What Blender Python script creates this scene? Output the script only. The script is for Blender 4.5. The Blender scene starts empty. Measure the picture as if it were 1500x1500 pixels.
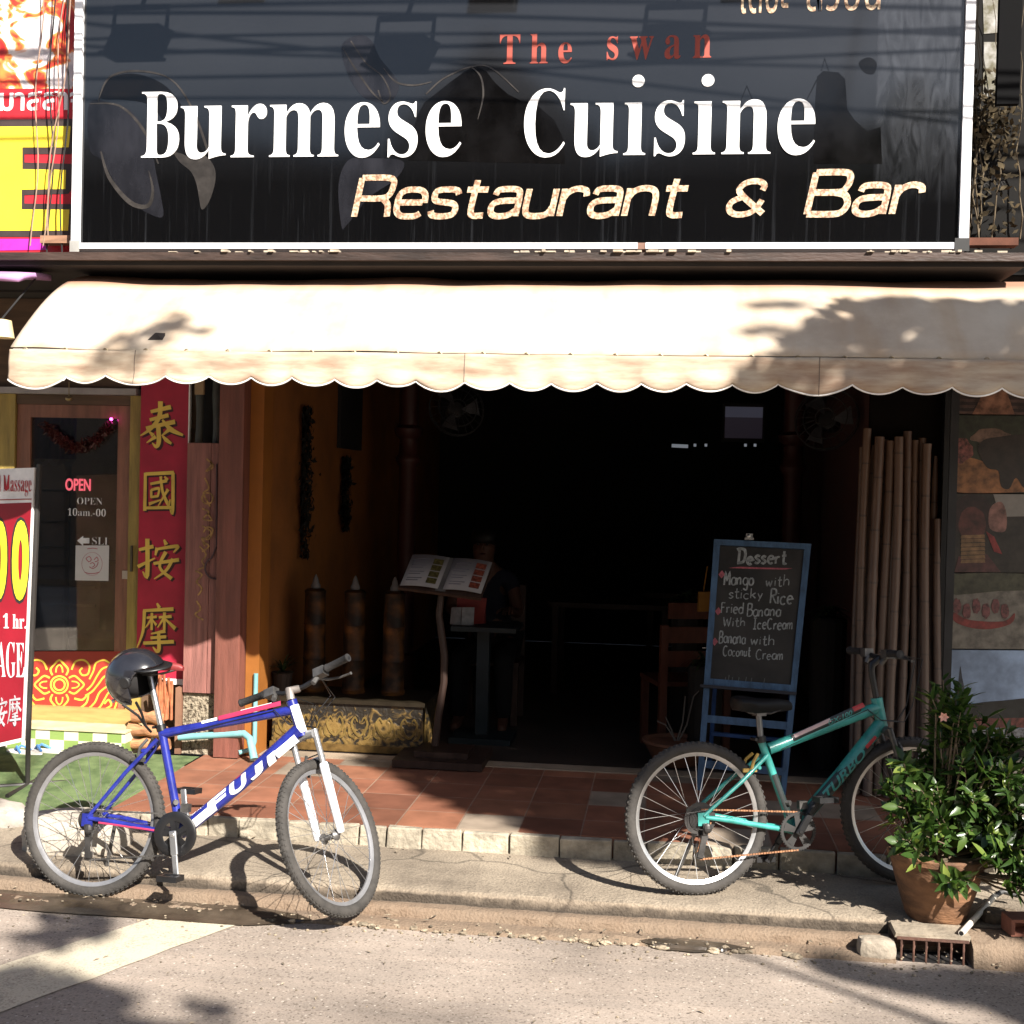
import bpy, bmesh, math, random
from math import sin, cos, pi, radians, sqrt, atan2
from mathutils import Vector, Matrix, Quaternion, noise
random.seed(7)
SC = bpy.context.scene
COL = SC.collection

# ------------------------------------------------------------------ camera, sky, sun, exposure
CAM_H = 1.85; YAW = radians(7.0); ROLL = 0.024; PITCH = -35 / 1800; FPX = 1800.0; CPX = 750.0
fw = Vector((-sin(YAW) * cos(PITCH), cos(YAW) * cos(PITCH), sin(PITCH)))
r0 = Vector((cos(YAW), sin(YAW), 0)); u0 = r0.cross(fw)
rt = r0 * cos(ROLL) + u0 * sin(ROLL); up = u0 * cos(ROLL) - r0 * sin(ROLL)
cam = bpy.data.cameras.new('camera'); camo = bpy.data.objects.new('camera', cam); COL.objects.link(camo)
cam.sensor_width = 36; cam.lens = 36 * FPX / 1500; cam.clip_start = .05; cam.clip_end = 600
M = Matrix((rt, up, -fw)).transposed().to_4x4(); M.translation = (0, 0, CAM_H); camo.matrix_world = M
SC.camera = camo

SUN = Vector((.77, -.97, 1.0)).normalized()          # towards the sun
sl = bpy.data.lights.new('sun', 'SUN'); sl.energy = 5.0; sl.angle = radians(.55); sl.color = (1, .94, .86)
so = bpy.data.objects.new('sun', sl); so.rotation_euler = (-SUN).to_track_quat('-Z', 'Y').to_euler(); so.location = (8, -10, 14); COL.objects.link(so)
wd = bpy.data.worlds.new('World'); SC.world = wd; wd.use_nodes = True
nt = wd.node_tree; bg = nt.nodes['Background']; sky = nt.nodes.new('ShaderNodeTexSky')
sky.sky_type = 'NISHITA'; sky.sun_disc = False; sky.sun_elevation = math.asin(SUN.z); sky.sun_rotation = atan2(SUN.x, SUN.y)
sky.air_density = 1.0; sky.dust_density = 1.5
nt.links.new(sky.outputs[0], bg.inputs[0]); bg.inputs[1].default_value = .05
SC.view_settings.view_transform = 'Standard'; SC.view_settings.look = 'None'; SC.view_settings.gamma = 1
SC.view_settings.use_curve_mapping = False; SC.view_settings.exposure = 1.4
SC.cycles.max_bounces = 8; SC.cycles.transparent_max_bounces = 12
try:
    SC.cycles.use_denoising = True
except Exception: pass

# ------------------------------------------------------------------ measuring helpers: where a sight line meets a real plane
def ray(px, py):
    return fw + rt * ((px - CPX) / FPX) + up * (-(py - CPX) / FPX)
def PY(px, py, Y):
    d = ray(px, py); return Vector((0, 0, CAM_H)) + d * (Y / d.y)
def PZ(px, py, z):
    d = ray(px, py); return Vector((0, 0, CAM_H)) + d * ((z - CAM_H) / d.z)

# ------------------------------------------------------------------ objects, labels
def put(name, mesh, parent=None):
    o = bpy.data.objects.new(name, mesh); COL.objects.link(o)
    if parent is not None:
        o.parent = parent
        if not parent.get('_local'):
            o.matrix_parent_inverse = Matrix.Translation(-root_loc(parent))
    return o
def root_loc(o):
    v = o.location.copy()
    while o.parent is not None:
        return Vector((0, 0, 0)) if o.type == 'MESH' else v
    return v
def tag(o, label, cat, group=None):
    o['label'] = label; o['category'] = cat
    if group: o['group'] = group
    return o
def thing(name, label, cat, loc=(0, 0, 0), group=None):
    o = bpy.data.objects.new(name, None); COL.objects.link(o); o.location = loc; o.empty_display_size = .1
    return tag(o, label, cat, group)
def structure(o):
    o['kind'] = 'structure'; return o
def copy_tree(o, parent=None):
    c = o.copy(); COL.objects.link(c)
    if parent is not None: c.parent = parent; c.matrix_parent_inverse = o.matrix_parent_inverse.copy()
    for ch in list(o.children): copy_tree(ch, c)
    return c

class MB:
    def __init__(s): s.v = []; s.f = []
    def add(s, vs, fs):
        n = len(s.v); s.v += [Vector(v) for v in vs]; s.f += [tuple(i + n for i in f) for f in fs]
    def box(s, x0, x1, y0, y1, z0, z1, T=None, jit=0):
        vs = [(x, y, z) for x in (x0, x1) for y in (y0, y1) for z in (z0, z1)]
        if jit: vs = [tuple(c + random.uniform(-jit, jit) for c in v) for v in vs]
        if T is not None: vs = [T @ Vector(v) for v in vs]
        s.add(vs, [(0, 1, 3, 2), (4, 6, 7, 5), (0, 4, 5, 1), (2, 3, 7, 6), (0, 2, 6, 4), (1, 5, 7, 3)])
    def bar(s, a, b, w, h, upv=(0, 0, 1)):
        a = Vector(a); b = Vector(b); d = (b - a).normalized(); x = d.cross(Vector(upv)).normalized(); z = x.cross(d)
        vs = [p + x * (i * w / 2) + z * (j * h / 2) for p in (a, b) for i, j in ((-1, -1), (1, -1), (1, 1), (-1, 1))]
        s.add(vs, [(0, 1, 2, 3), (7, 6, 5, 4), (0, 4, 5, 1), (1, 5, 6, 2), (2, 6, 7, 3), (3, 7, 4, 0)])
    def tube(s, pts, r, n=8, closed=False):
        pts = [Vector(p) for p in pts]; k = len(pts)
        rr = r if isinstance(r, (list, tuple)) else [r] * k
        def tan(i):
            if closed: return (pts[(i + 1) % k] - pts[i - 1]).normalized()
            return (pts[min(i + 1, k - 1)] - pts[max(i - 1, 0)]).normalized()
        t = tan(0); a = t.orthogonal().normalized(); vs = []
        for i in range(k):
            t2 = tan(i); q = t.rotation_difference(t2); a = (q @ a).normalized(); t = t2; b = t.cross(a)
            for j in range(n):
                w = 2 * pi * j / n; vs.append(pts[i] + (a * cos(w) + b * sin(w)) * rr[i])
        fs = []
        for i in range(k if closed else k - 1):
            i2 = (i + 1) % k
            for j in range(n):
                fs.append((i * n + j, i * n + (j + 1) % n, i2 * n + (j + 1) % n, i2 * n + j))
        if not closed:
            fs.append(tuple(range(n))[::-1]); fs.append(tuple((k - 1) * n + j for j in range(n)))
        s.add(vs, fs)
    def lathe(s, prof, T=None, n=24, cap=True):
        vs = []; k = len(prof)
        for r, z in prof:
            for j in range(n):
                w = 2 * pi * j / n; v = Vector((r * cos(w), r * sin(w), z)); vs.append(T @ v if T is not None else v)
        fs = [(i * n + j, i * n + (j + 1) % n, (i + 1) * n + (j + 1) % n, (i + 1) * n + j) for i in range(k - 1) for j in range(n)]
        if cap: fs.append(tuple(range(n))[::-1]); fs.append(tuple((k - 1) * n + j for j in range(n)))
        s.add(vs, fs)
    def ball(s, c, rx, ry=None, rz=None, n=14, m=9, T=None):
        ry = ry or rx; rz = rz or rx; vs = []
        for i in range(m + 1):
            th = pi * i / m
            for j in range(n):
                w = 2 * pi * j / n; v = Vector((rx * sin(th) * cos(w), ry * sin(th) * sin(w), rz * cos(th)))
                if T is not None: v = T @ v
                vs.append(v + Vector(c))
        s.add(vs, [(i * n + j, (i + 1) * n + j, (i + 1) * n + (j + 1) % n, i * n + (j + 1) % n) for i in range(m) for j in range(n)])
    def prism(s, poly, fn, d):
        k = len(poly)
        vs = [fn(u, v, d) for u, v in poly] + [fn(u, v, 0) for u, v in poly]
        s.add(vs, [tuple(range(k)), tuple(range(2 * k - 1, k - 1, -1))] + [(i, k + i, k + (i + 1) % k, (i + 1) % k) for i in range(k)])
    def ribbon(s, pts, ws, fn, d, sub=5):
        """a brush stroke: a flat strip of varying width laid on fn(u, v, depth)"""
        P = [Vector(p) for p in pts]; k = len(P)
        W = ws if isinstance(ws, (list, tuple)) else [ws] * k
        if len(W) != k: W = [W[0] + (W[-1] - W[0]) * i / max(1, k - 1) for i in range(k)]
        if k > 2 and sub > 1:
            Q = []; V = []
            for i in range(k - 1):
                p0 = P[max(i - 1, 0)]; p1 = P[i]; p2 = P[i + 1]; p3 = P[min(i + 2, k - 1)]
                for j in range(sub):
                    t = j / sub
                    Q.append(.5 * ((2 * p1) + (p2 - p0) * t + (2 * p0 - 5 * p1 + 4 * p2 - p3) * t * t + (3 * p1 - p0 - 3 * p2 + p3) * t ** 3)); V.append(W[i] + (W[i + 1] - W[i]) * t)
            Q.append(P[-1]); V.append(W[-1]); P = Q; W = V; k = len(P)
        L = []; R = []
        for i in range(k):
            if i in (0, k - 1) or k == 2: t = (P[min(i + 1, k - 1)] - P[max(i - 1, 0)])
            else: t = (P[i + 1] - P[i]).normalized() + (P[i] - P[i - 1]).normalized()
            if t.length < 1e-9: t = Vector((1, 0))
            t.normalize(); nrm = Vector((-t.y, t.x)); w = W[i] / 2
            if 0 < i < k - 1:
                c = nrm.dot(Vector((-(P[i + 1] - P[i]).normalized().y, (P[i + 1] - P[i]).normalized().x))); w = min(w / max(c, .5), w * 1.6)
            L.append(P[i] + nrm * w); R.append(P[i] - nrm * w)
        vs = []
        for i in range(k): vs += [fn(L[i].x, L[i].y, d), fn(R[i].x, R[i].y, d), fn(L[i].x, L[i].y, 0), fn(R[i].x, R[i].y, 0)]
        fs = []
        for i in range(k - 1):
            a = 4 * i; b = a + 4; fs += [(a, a + 1, b + 1, b), (a, b, b + 2, a + 2), (a + 1, a + 3, b + 3, b + 1)]
        fs += [(0, 2, 3, 1), (4 * k - 4, 4 * k - 3, 4 * k - 1, 4 * k - 2)]
        s.add(vs, fs)
    def build(s, name, m=None, parent=None, smooth=False, fix=True):
        me = bpy.data.meshes.new(name); me.from_pydata([tuple(v) for v in s.v], [], s.f)
        if fix:
            b = bmesh.new(); b.from_mesh(me); bmesh.ops.recalc_face_normals(b, faces=b.faces); b.to_mesh(me); b.free()
        if smooth:
            for p in me.polygons: p.use_smooth = True
            try: me.set_sharp_from_angle(angle=radians(40))
            except Exception: pass
        if m is not None: me.materials.append(m)
        return put(name, me, parent)

# ------------------------------------------------------------------ materials
def lin(h):
    h = h.lstrip('#'); out = []
    for i in (0, 2, 4):
        c = int(h[i:i + 2], 16) / 255; out.append(c / 12.92 if c <= .04045 else ((c + .055) / 1.055) ** 2.4)
    return tuple(out)
MATS = {}; SHADE_TONE = [1.0]  # section factor; low values put shade into colours of things under cover
def mat(name, col, rough=.7, var=.2, scale=6, bump=0, bscale=40, metal=0, spec=.5, stretch=(1, 1, 1), col2=None, island=0, coat=0, thresh=(.35, .65)):
    if name in MATS: return MATS[name]
    col = tuple(c * SHADE_TONE[0] for c in col); col2 = tuple(c * SHADE_TONE[0] for c in col2) if col2 else None
    m = bpy.data.materials.new(name); m.use_nodes = True; n = m.node_tree.nodes; l = m.node_tree.links; b = n['Principled BSDF']; spec = spec * (SHADE_TONE[0] if SHADE_TONE[0] < .7 else 1)
    b.inputs['Roughness'].default_value = rough; b.inputs['Metallic'].default_value = metal; b.inputs['Specular IOR Level'].default_value = spec
    if coat: b.inputs['Coat Weight'].default_value = coat; b.inputs['Coat Roughness'].default_value = .08
    tc = n.new('ShaderNodeTexCoord'); mp = n.new('ShaderNodeMapping'); mp.inputs['Scale'].default_value = stretch
    l.new(tc.outputs['Object'], mp.inputs[0])
    nz = n.new('ShaderNodeTexNoise'); nz.inputs['Scale'].default_value = scale; nz.inputs['Detail'].default_value = 6; nz.inputs['Roughness'].default_value = .6
    l.new(mp.outputs[0], nz.inputs[0])
    rp = n.new('ShaderNodeValToRGB'); e = rp.color_ramp.elements; e[0].position = thresh[0]; e[1].position = thresh[1]
    c1 = tuple(max(0, c * (1 - var)) for c in col); c2 = col2 or tuple(min(1, c * (1 + var)) for c in col)
    e[0].color = (*c1, 1); e[1].color = (*c2, 1); l.new(nz.outputs[0], rp.inputs[0])
    out = rp.outputs[0]
    if island:
        g = n.new('ShaderNodeNewGeometry'); hs = n.new('ShaderNodeHueSaturation'); mr = n.new('ShaderNodeMapRange')
        mr.inputs[3].default_value = 1 - island; mr.inputs[4].default_value = 1 + island
        l.new(g.outputs['Random Per Island'], mr.inputs[0]); l.new(mr.outputs[0], hs.inputs['Value']); l.new(out, hs.inputs['Color']); out = hs.outputs[0]
    l.new(out, b.inputs['Base Color'])
    rr = n.new('ShaderNodeMapRange'); rr.inputs[3].default_value = max(0.02, rough - .08); rr.inputs[4].default_value = min(1, rough + .1)
    l.new(nz.outputs[0], rr.inputs[0]); l.new(rr.outputs[0], b.inputs['Roughness'])
    if bump:
        n2 = n.new('ShaderNodeTexNoise'); n2.inputs['Scale'].default_value = bscale; n2.inputs['Detail'].default_value = 5; l.new(mp.outputs[0], n2.inputs[0])
        bp = n.new('ShaderNodeBump'); bp.inputs['Strength'].default_value = min(1, bump); bp.inputs['Distance'].default_value = .01
        l.new(n2.outputs[0], bp.inputs['Height']); l.new(bp.outputs[0], b.inputs['Normal'])
    MATS[name] = m; return m
def emit(name, col, s):
    m = bpy.data.materials.new(name); m.use_nodes = True; b = m.node_tree.nodes['Principled BSDF']
    b.inputs['Base Color'].default_value = (*col, 1); b.inputs['Emission Color'].default_value = (*col, 1); b.inputs['Emission Strength'].default_value = s
    return m
def node_mat(name):
    m = bpy.data.materials.new(name); m.use_nodes = True
    n = m.node_tree.nodes; l = m.node_tree.links; b = n['Principled BSDF']
    def N(t, **k):
        x = n.new('ShaderNode' + t)
        for a, v in k.items():
            if a.startswith('i_'): x.inputs[a[2:].replace('_', ' ')].default_value = v
            else: setattr(x, a, v)
        return x
    return m, N, l.new, b

# ------------------------------------------------------------------ lettering
def serif(t):
    r = ''
    for ch in t:
        if 'A' <= ch <= 'Z': r += chr(0x1D400 + ord(ch) - 65)
        elif 'a' <= ch <= 'z': r += chr(0x1D41A + ord(ch) - 97)
        elif '0' <= ch <= '9': r += chr(0x1D7CE + ord(ch) - 48)
        else: r += ch
    return r
def text_mesh(body, offset=0, shear=0, spacing=1, wspace=1):
    c = bpy.data.curves.new('lettering', 'FONT'); c.body = body; c.offset = offset; c.shear = shear; c.space_character = spacing; c.space_word = wspace
    c.extrude = .02; c.resolution_u = 5
    o = bpy.data.objects.new('lettering', c); COL.objects.link(o)
    dg = bpy.context.evaluated_depsgraph_get(); dg.update()
    me = bpy.data.meshes.new_from_object(o.evaluated_get(dg)); bpy.data.objects.remove(o); bpy.data.curves.remove(c)
    return me
def smooth_poly(P, n=5):
    k = len(P); out = []
    for i in range(k):
        p0, p1, p2, p3 = (Vector(P[(i + j) % k]) for j in (-1, 0, 1, 2))
        for j in range(n):
            t = j / n; q = .5 * ((2 * p1) + (p2 - p0) * t + (2 * p0 - 5 * p1 + 4 * p2 - p3) * t * t + (3 * p1 - p0 - 3 * p2 + p3) * t ** 3); out.append((q.x, q.y))
    return out
def text(body, fn, m, parent=None, name='lettering', depth=.003, dots=True, fine=0, **k):
    """fn(u, v, d) with u, v in 0..1 over the lettering's bounding box"""
    me = text_mesh(body, **k)
    if fine:
        bm_ = bmesh.new(); bm_.from_mesh(me)
        for _ in range(fine):
            es = [e for e in bm_.edges if e.calc_length() > .09]
            if es: bmesh.ops.subdivide_edges(bm_, edges=es, cuts=1)
            bmesh.ops.triangulate(bm_, faces=bm_.faces)
        bm_.to_mesh(me); bm_.free()
    if not dots:                                   # take the dots off the letters i: they are set separately, higher up
        bm_ = bmesh.new(); bm_.from_mesh(me); seen = set()
        for v0 in list(bm_.verts):
            if v0 in seen: continue
            isl = [v0]; seen.add(v0); q = [v0]
            while q:
                for e_ in q.pop().link_edges:
                    for w_ in e_.verts:
                        if w_ not in seen: seen.add(w_); isl.append(w_); q.append(w_)
            if min(v.co.y for v in isl) > .5: bmesh.ops.delete(bm_, geom=isl, context='VERTS')
        bm_.to_mesh(me); bm_.free()
    xs = [v.co.x for v in me.vertices]; ys = [v.co.y for v in me.vertices]
    x0, x1, y0, y1 = min(xs), max(xs), min(ys), max(ys)
    for v in me.vertices:
        v.co = fn((v.co.x - x0) / (x1 - x0), (v.co.y - y0) / (y1 - y0), depth if v.co.z > 0 else 0)
    me.materials.clear(); me.materials.append(m)
    me.name = name; return put(name, me, parent)
def wallbox(x0, x1, z0, z1, Y):
    return lambda u, v, d: Vector((x0 + (x1 - x0) * u, Y - d, z0 + (z1 - z0) * v))
def pxbox(px0, px1, py0, py1, Y):
    """a box on the wall plane Y measured from the photograph (py0 is the top)"""
    a = PY((px0 + px1) / 2, py1, Y).z; b = PY((px0 + px1) / 2, py0, Y).z; m = (py0 + py1) / 2
    return wallbox(PY(px0, m, Y).x, PY(px1, m, Y).x, a, b, Y)
def plane(o, ux, vx, n):
    o, ux, vx, n = Vector(o), Vector(ux), Vector(vx), Vector(n)
    return lambda u, v, d: o + ux * u + vx * v + n * d
# brush strokes of the four characters, in a 100 x 100 box, y downwards: (points, widths)
HAN = {
 'thai': [([(23, 23), (69, 12)], (7, 10)), ([(21, 41), (64, 30)], (7, 9)), ([(13, 59), (79, 44)], (7, 10)), ([(45, 0), (43, 34), (24, 60), (0, 76)], (11, 10, 8, 2)),
          ([(50, 40), (70, 61), (98, 73)], (4, 11, 5)), ([(41, 54), (43, 88), (37, 99), (28, 91)], (10, 10, 8, 2)), ([(21, 67), (30, 75)], (4, 9)), ([(36, 77), (15, 91)], (9, 2)), ([(67, 61), (49, 75)], (9, 2)), ([(51, 75), (60, 84), (72, 92)], (3, 9, 5))],
 'guo': [([(6, 5), (6, 98)], (9, 10)), ([(6, 8), (94, 3)], (8, 9)), ([(92, 3), (93, 96), (84, 92)], (10, 10, 2)), ([(8, 91), (90, 88)], (7, 8)), ([(22, 32), (74, 23)], (6, 8)), ([(25, 46), (26, 66)], (7, 7)), ([(25, 47), (49, 43), (46, 62)], (6, 7, 6)), ([(26, 64), (47, 61)], (6, 6)),
         ([(19, 81), (56, 70)], (8, 3)), ([(54, 13), (61, 50), (79, 80), (85, 68)], (8, 8, 10, 2)), ([(78, 44), (47, 86)], (9, 2)), ([(66, 13), (76, 22)], (4, 9))],
 'an': [([(4, 28), (39, 19)], (7, 9)), ([(24, 1), (25, 88), (14, 80)], (10, 10, 2)), ([(2, 69), (43, 47)], (9, 3)), ([(64, 2), (70, 14)], (4, 10)), ([(48, 22), (44, 40)], (9, 4)), ([(49, 25), (96, 17), (87, 32)], (6, 9, 2)),
        ([(69, 31), (55, 68), (84, 95)], (9, 6, 9)), ([(86, 47), (71, 75), (42, 97)], (8, 7, 2)), ([(40, 60), (101, 49)], (7, 9))],
 'mo': [([(49, -2), (56, 8)], (4, 9)), ([(15, 15), (91, 9)], (6, 8)), ([(18, 15), (15, 60), (0, 97)], (8, 7, 2)), ([(24, 30), (49, 27)], (5, 6)), ([(37, 19), (37, 56)], (6, 6)), ([(37, 31), (21, 52)], (6, 2)), ([(39, 34), (49, 45)], (3, 6)),
        ([(55, 28), (87, 25)], (5, 7)), ([(69, 17), (69, 55)], (7, 6)), ([(67, 30), (52, 50)], (6, 2)), ([(71, 31), (97, 51)], (4, 9)), ([(72, 57), (36, 64)], (8, 3)), ([(35, 73), (74, 69)], (6, 7)), ([(17, 85), (94, 79)], (7, 8)), ([(55, 60), (57, 95), (51, 101), (41, 92)], (8, 9, 7, 2))],
}
def han(key, fn, m, parent, name='character', fat=1.0, depth=.003):
    b = MB()
    for i, (p, w) in enumerate(HAN[key]):
        w = [x * fat / 100 for x in w]; w = w if len(w) == len(p) else [w[0] + (w[-1] - w[0]) * j / (len(p) - 1) for j in range(len(p))]
        b.ribbon([(x / 100, 1 - y / 100) for x, y in p], w, fn, depth + i * .0002)
    return b.build(name, m, parent)
# single line letters (box 0..1 wide by 1 high, descenders below 0)
def arc(cx, cy, rx, ry, a0, a1, n=8):
    return [(cx + rx * cos(radians(a0 + (a1 - a0) * i / n)), cy + ry * sin(radians(a0 + (a1 - a0) * i / n))) for i in range(n + 1)]
X = .62
LINE = {
 'a': [arc(.25, .28, .24, .28, 60, 330), [(.48, .55), (.48, 0)]], 'b': [[(0, 1), (0, 0)], arc(.24, .28, .24, .28, 150, -150)], 'c': [arc(.26, .28, .25, .28, 45, 315)],
 'd': [arc(.24, .28, .24, .28, 30, 330), [(.48, 1), (.48, 0)]], 'e': [[(.02, .3), (.46, .34)] + arc(.25, .28, .23, .28, 20, 310)], 'g': [arc(.24, .3, .24, .26, 30, 330), [(.46, .55), (.46, -.2), (.3, -.32), (.06, -.22)]],
 'h': [[(0, 1), (0, 0)], [(0, .35), (.2, .56), (.4, .45), (.42, 0)]], 'i': [[(.05, .55), (.05, 0)], [(.05, .75), (.06, .8)]], 'k': [[(0, 1), (0, 0)], [(.4, .55), (.03, .25)], [(.12, .32), (.42, 0)]],
 'm': [[(0, .55), (0, 0)], [(0, .35), (.15, .56), (.28, .45), (.29, 0)], [(.29, .35), (.44, .56), (.57, .45), (.58, 0)]], 'n': [[(0, .55), (0, 0)], [(0, .35), (.2, .56), (.38, .45), (.4, 0)]],
 'o': [arc(.25, .28, .25, .28, 90, 450, 12)], 'r': [[(0, .55), (0, 0)], [(0, .3), (.15, .52), (.32, .5)]], 's': [[(.36, .48), (.18, .56), (.03, .44), (.18, .29), (.36, .15), (.18, 0), (0, .08)]],
 't': [[(.16, .95), (.16, .1), (.3, 0), (.4, .06)], [(0, .6), (.36, .62)]], 'u': [[(0, .55), (.02, .12), (.2, 0), (.38, .15)], [(.4, .55), (.41, 0)]], 'w': [[(0, .55), (.12, 0), (.27, .42), (.42, 0), (.55, .55)]], 'y': [[(0, .55), (.2, .05)], [(.42, .55), (.1, -.32)]],
 'B': [[(0, 0), (0, 1)], [(0, 1), (.35, .98), (.42, .75), (.3, .55), (0, .53)], [(.25, .54), (.5, .42), (.48, .12), (.25, 0), (0, 0)]], 'C': [arc(.35, .5, .34, .5, 50, 310)], 'D': [[(.1, 0), (.12, 1)], [(-.08, .92), (.15, 1), (.5, .9), (.58, .5), (.45, .08), (0, 0)]],
 'F': [[(0, 0), (0, 1)], [(0, 1), (.42, .98)], [(0, .55), (.34, .56)]], 'I': [[(.2, 0), (.2, 1)], [(0, 1), (.4, 1)], [(0, 0), (.4, 0)]], 'M': [[(0, 0), (.06, 1), (.28, .35), (.52, 1), (.58, 0)]], 'R': [[(0, 0), (0, 1)], [(0, 1), (.4, .95), (.42, .62), (0, .5)], [(.15, .5), (.5, 0)]], 'W': [[(0, 1), (.16, 0), (.36, .75), (.56, 0), (.74, 1)]],
}
ADV = {'i': .28, 'm': .8, 'w': .76, 'W': .92, 'D': .8, 'C': .86, 'r': .48, 's': .52, 't': .54, 'M': .76, ' ': .75, 'I': .56}
def handwrite(body, fn, m, parent, name, w=.1, rot=0, seed=1):
    """chalk handwriting: fn over (0..1, 0..1) of the line's box"""
    rnd = random.Random(seed); x = 0; strokes = []
    for ch in body:
        if ch in LINE:
            dy = rnd.uniform(-.05, .05); k = rnd.uniform(.92, 1.08)
            for s in LINE[ch]: strokes.append([(x + a * k, b * k + dy) for a, b in s])
        x += ADV.get(ch, .64)
    W = x - .1; mb = MB()
    for i, s in enumerate(strokes):
        mb.ribbon([(a / W, b) for a, b in s], 1, lambda u, v, d: Vector((u, v, d)), 0, sub=1) if False else None
        asp = fn(1, 0, 0) - fn(0, 0, 0); hgt = fn(0, 1, 0) - fn(0, 0, 0); su = asp.length / W; sv = hgt.length
        g = lambda u, v, d: fn(u / (su * W), v / sv, d)
        mb.ribbon([(a * su, b * sv) for a, b in s], [w * sv * rnd.uniform(.8, 1.2)] * len(s), g, .0012 + .00008 * (i % 12), sub=3)
    return mb.build(name, m, parent)

# ================================================================== SETTING
def ext(px0, px1, py0, py1, Y):
    m = (py0 + py1) / 2; c = (px0 + px1) / 2
    return PY(px0, m, Y).x, PY(px1, m, Y).x, PY(c, py1, Y).z, PY(c, py0, Y).z

# ---- road
m_road, N, L, B = node_mat('road asphalt')
tc = N('TexCoord'); big = N('TexNoise', i_Scale=1.1, i_Detail=6.0); mid = N('TexNoise', i_Scale=95.0, i_Detail=6.0, i_Roughness=.7); fine = N('TexVoronoi', i_Scale=130.0); fine2 = N('TexNoise', i_Scale=420.0, i_Detail=2.0)
streak = N('TexNoise', i_Scale=3.0, i_Detail=5.0); mp = N('Mapping'); mp.inputs['Scale'].default_value = (.5, 4, 1); L(tc.outputs['Object'], mp.inputs[0]); L(mp.outputs[0], streak.inputs[0])
for t in (big, mid, fine, fine2): L(tc.outputs['Object'], t.inputs[0])
r1 = N('ValToRGB'); r1.color_ramp.elements[0].color = (.27, .225, .186, 1); r1.color_ramp.elements[1].color = (.42, .352, .295, 1); r1.color_ramp.elements[0].position = .3; r1.color_ramp.elements[1].position = .7
L(big.outputs[0], r1.inputs[0])
r2 = N('ValToRGB'); r2.color_ramp.elements[0].position = .28; r2.color_ramp.elements[1].position = .6; r2.color_ramp.elements[0].color = (.62, .62, .62, 1); r2.color_ramp.elements[1].color = (1.08, 1.08, 1.08, 1)
L(mid.outputs[0], r2.inputs[0])
mx = N('MixRGB', blend_type='MULTIPLY'); mx.inputs[0].default_value = .8; L(r1.outputs[0], mx.inputs[1]); L(r2.outputs[0], mx.inputs[2])
r3 = N('ValToRGB'); r3.color_ramp.elements[0].position = .0; r3.color_ramp.elements[1].position = 1; L(fine.outputs['Color'], r3.inputs[0])
chip = N('ValToRGB'); chip.color_ramp.elements[0].position = .86; chip.color_ramp.elements[1].position = .93; L(fine.outputs['Color'], chip.inputs[0])
mx2 = N('MixRGB'); mx2.inputs[2].default_value = (.62, .56, .48, 1); cm = N('Math', operation='MULTIPLY'); cm.inputs[1].default_value = .6; L(chip.outputs[0], cm.inputs[0]); L(cm.outputs[0], mx2.inputs[0]); L(mx.outputs[0], mx2.inputs[1])
r4 = N('ValToRGB'); r4.color_ramp.elements[0].position = .42; r4.color_ramp.elements[1].position = .62; r4.color_ramp.elements[0].color = (.92, .92, .92, 1); r4.color_ramp.elements[1].color = (1.04, 1.03, 1.02, 1); L(streak.outputs[0], r4.inputs[0])
dk = N('ValToRGB'); dk.color_ramp.elements[0].position = .05; dk.color_ramp.elements[0].color = (.42, .40, .38, 1); dk.color_ramp.elements[1].position = .3; L(fine.outputs['Color'], dk.inputs[0]); mx4 = N('MixRGB', blend_type='MULTIPLY'); mx4.inputs[0].default_value = 1; L(mx2.outputs[0], mx4.inputs[1]); L(dk.outputs[0], mx4.inputs[2]); tar = N('TexNoise', i_Scale=.55, i_Detail=3.0); L(tc.outputs['Object'], tar.inputs[0]); tr_ = N('ValToRGB'); tr_.color_ramp.elements[0].position = .36; tr_.color_ramp.elements[0].color = (.72, .72, .73, 1); tr_.color_ramp.elements[1].position = .5; L(tar.outputs[0], tr_.inputs[0]); mx5 = N('MixRGB', blend_type='MULTIPLY'); mx5.inputs[0].default_value = 1; L(mx4.outputs[0], mx5.inputs[1]); L(tr_.outputs[0], mx5.inputs[2]); mx2 = mx5
mx3 = N('MixRGB', blend_type='MULTIPLY'); mx3.inputs[0].default_value = 1; L(mx2.outputs[0], mx3.inputs[1]); L(r4.outputs[0], mx3.inputs[2])
L(mx3.outputs[0], B.inputs['Base Color']); B.inputs['Roughness'].default_value = .9; B.inputs['Specular IOR Level'].default_value = .3
bp = N('Bump'); bp.inputs['Strength'].default_value = .55; bp.inputs['Distance'].default_value = .006; ad = N('Math', operation='ADD'); L(fine2.outputs[0], ad.inputs[0]); L(mid.outputs[0], ad.inputs[1]); L(ad.outputs[0], bp.inputs['Height']); L(bp.outputs[0], B.inputs['Normal'])
b = MB(); b.add([(-90, -90, 0), (90, -90, 0), (90, 90, 0), (-90, 90, 0)], [(0, 1, 2, 3)])
structure(b.build('road', m_road))

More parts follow.
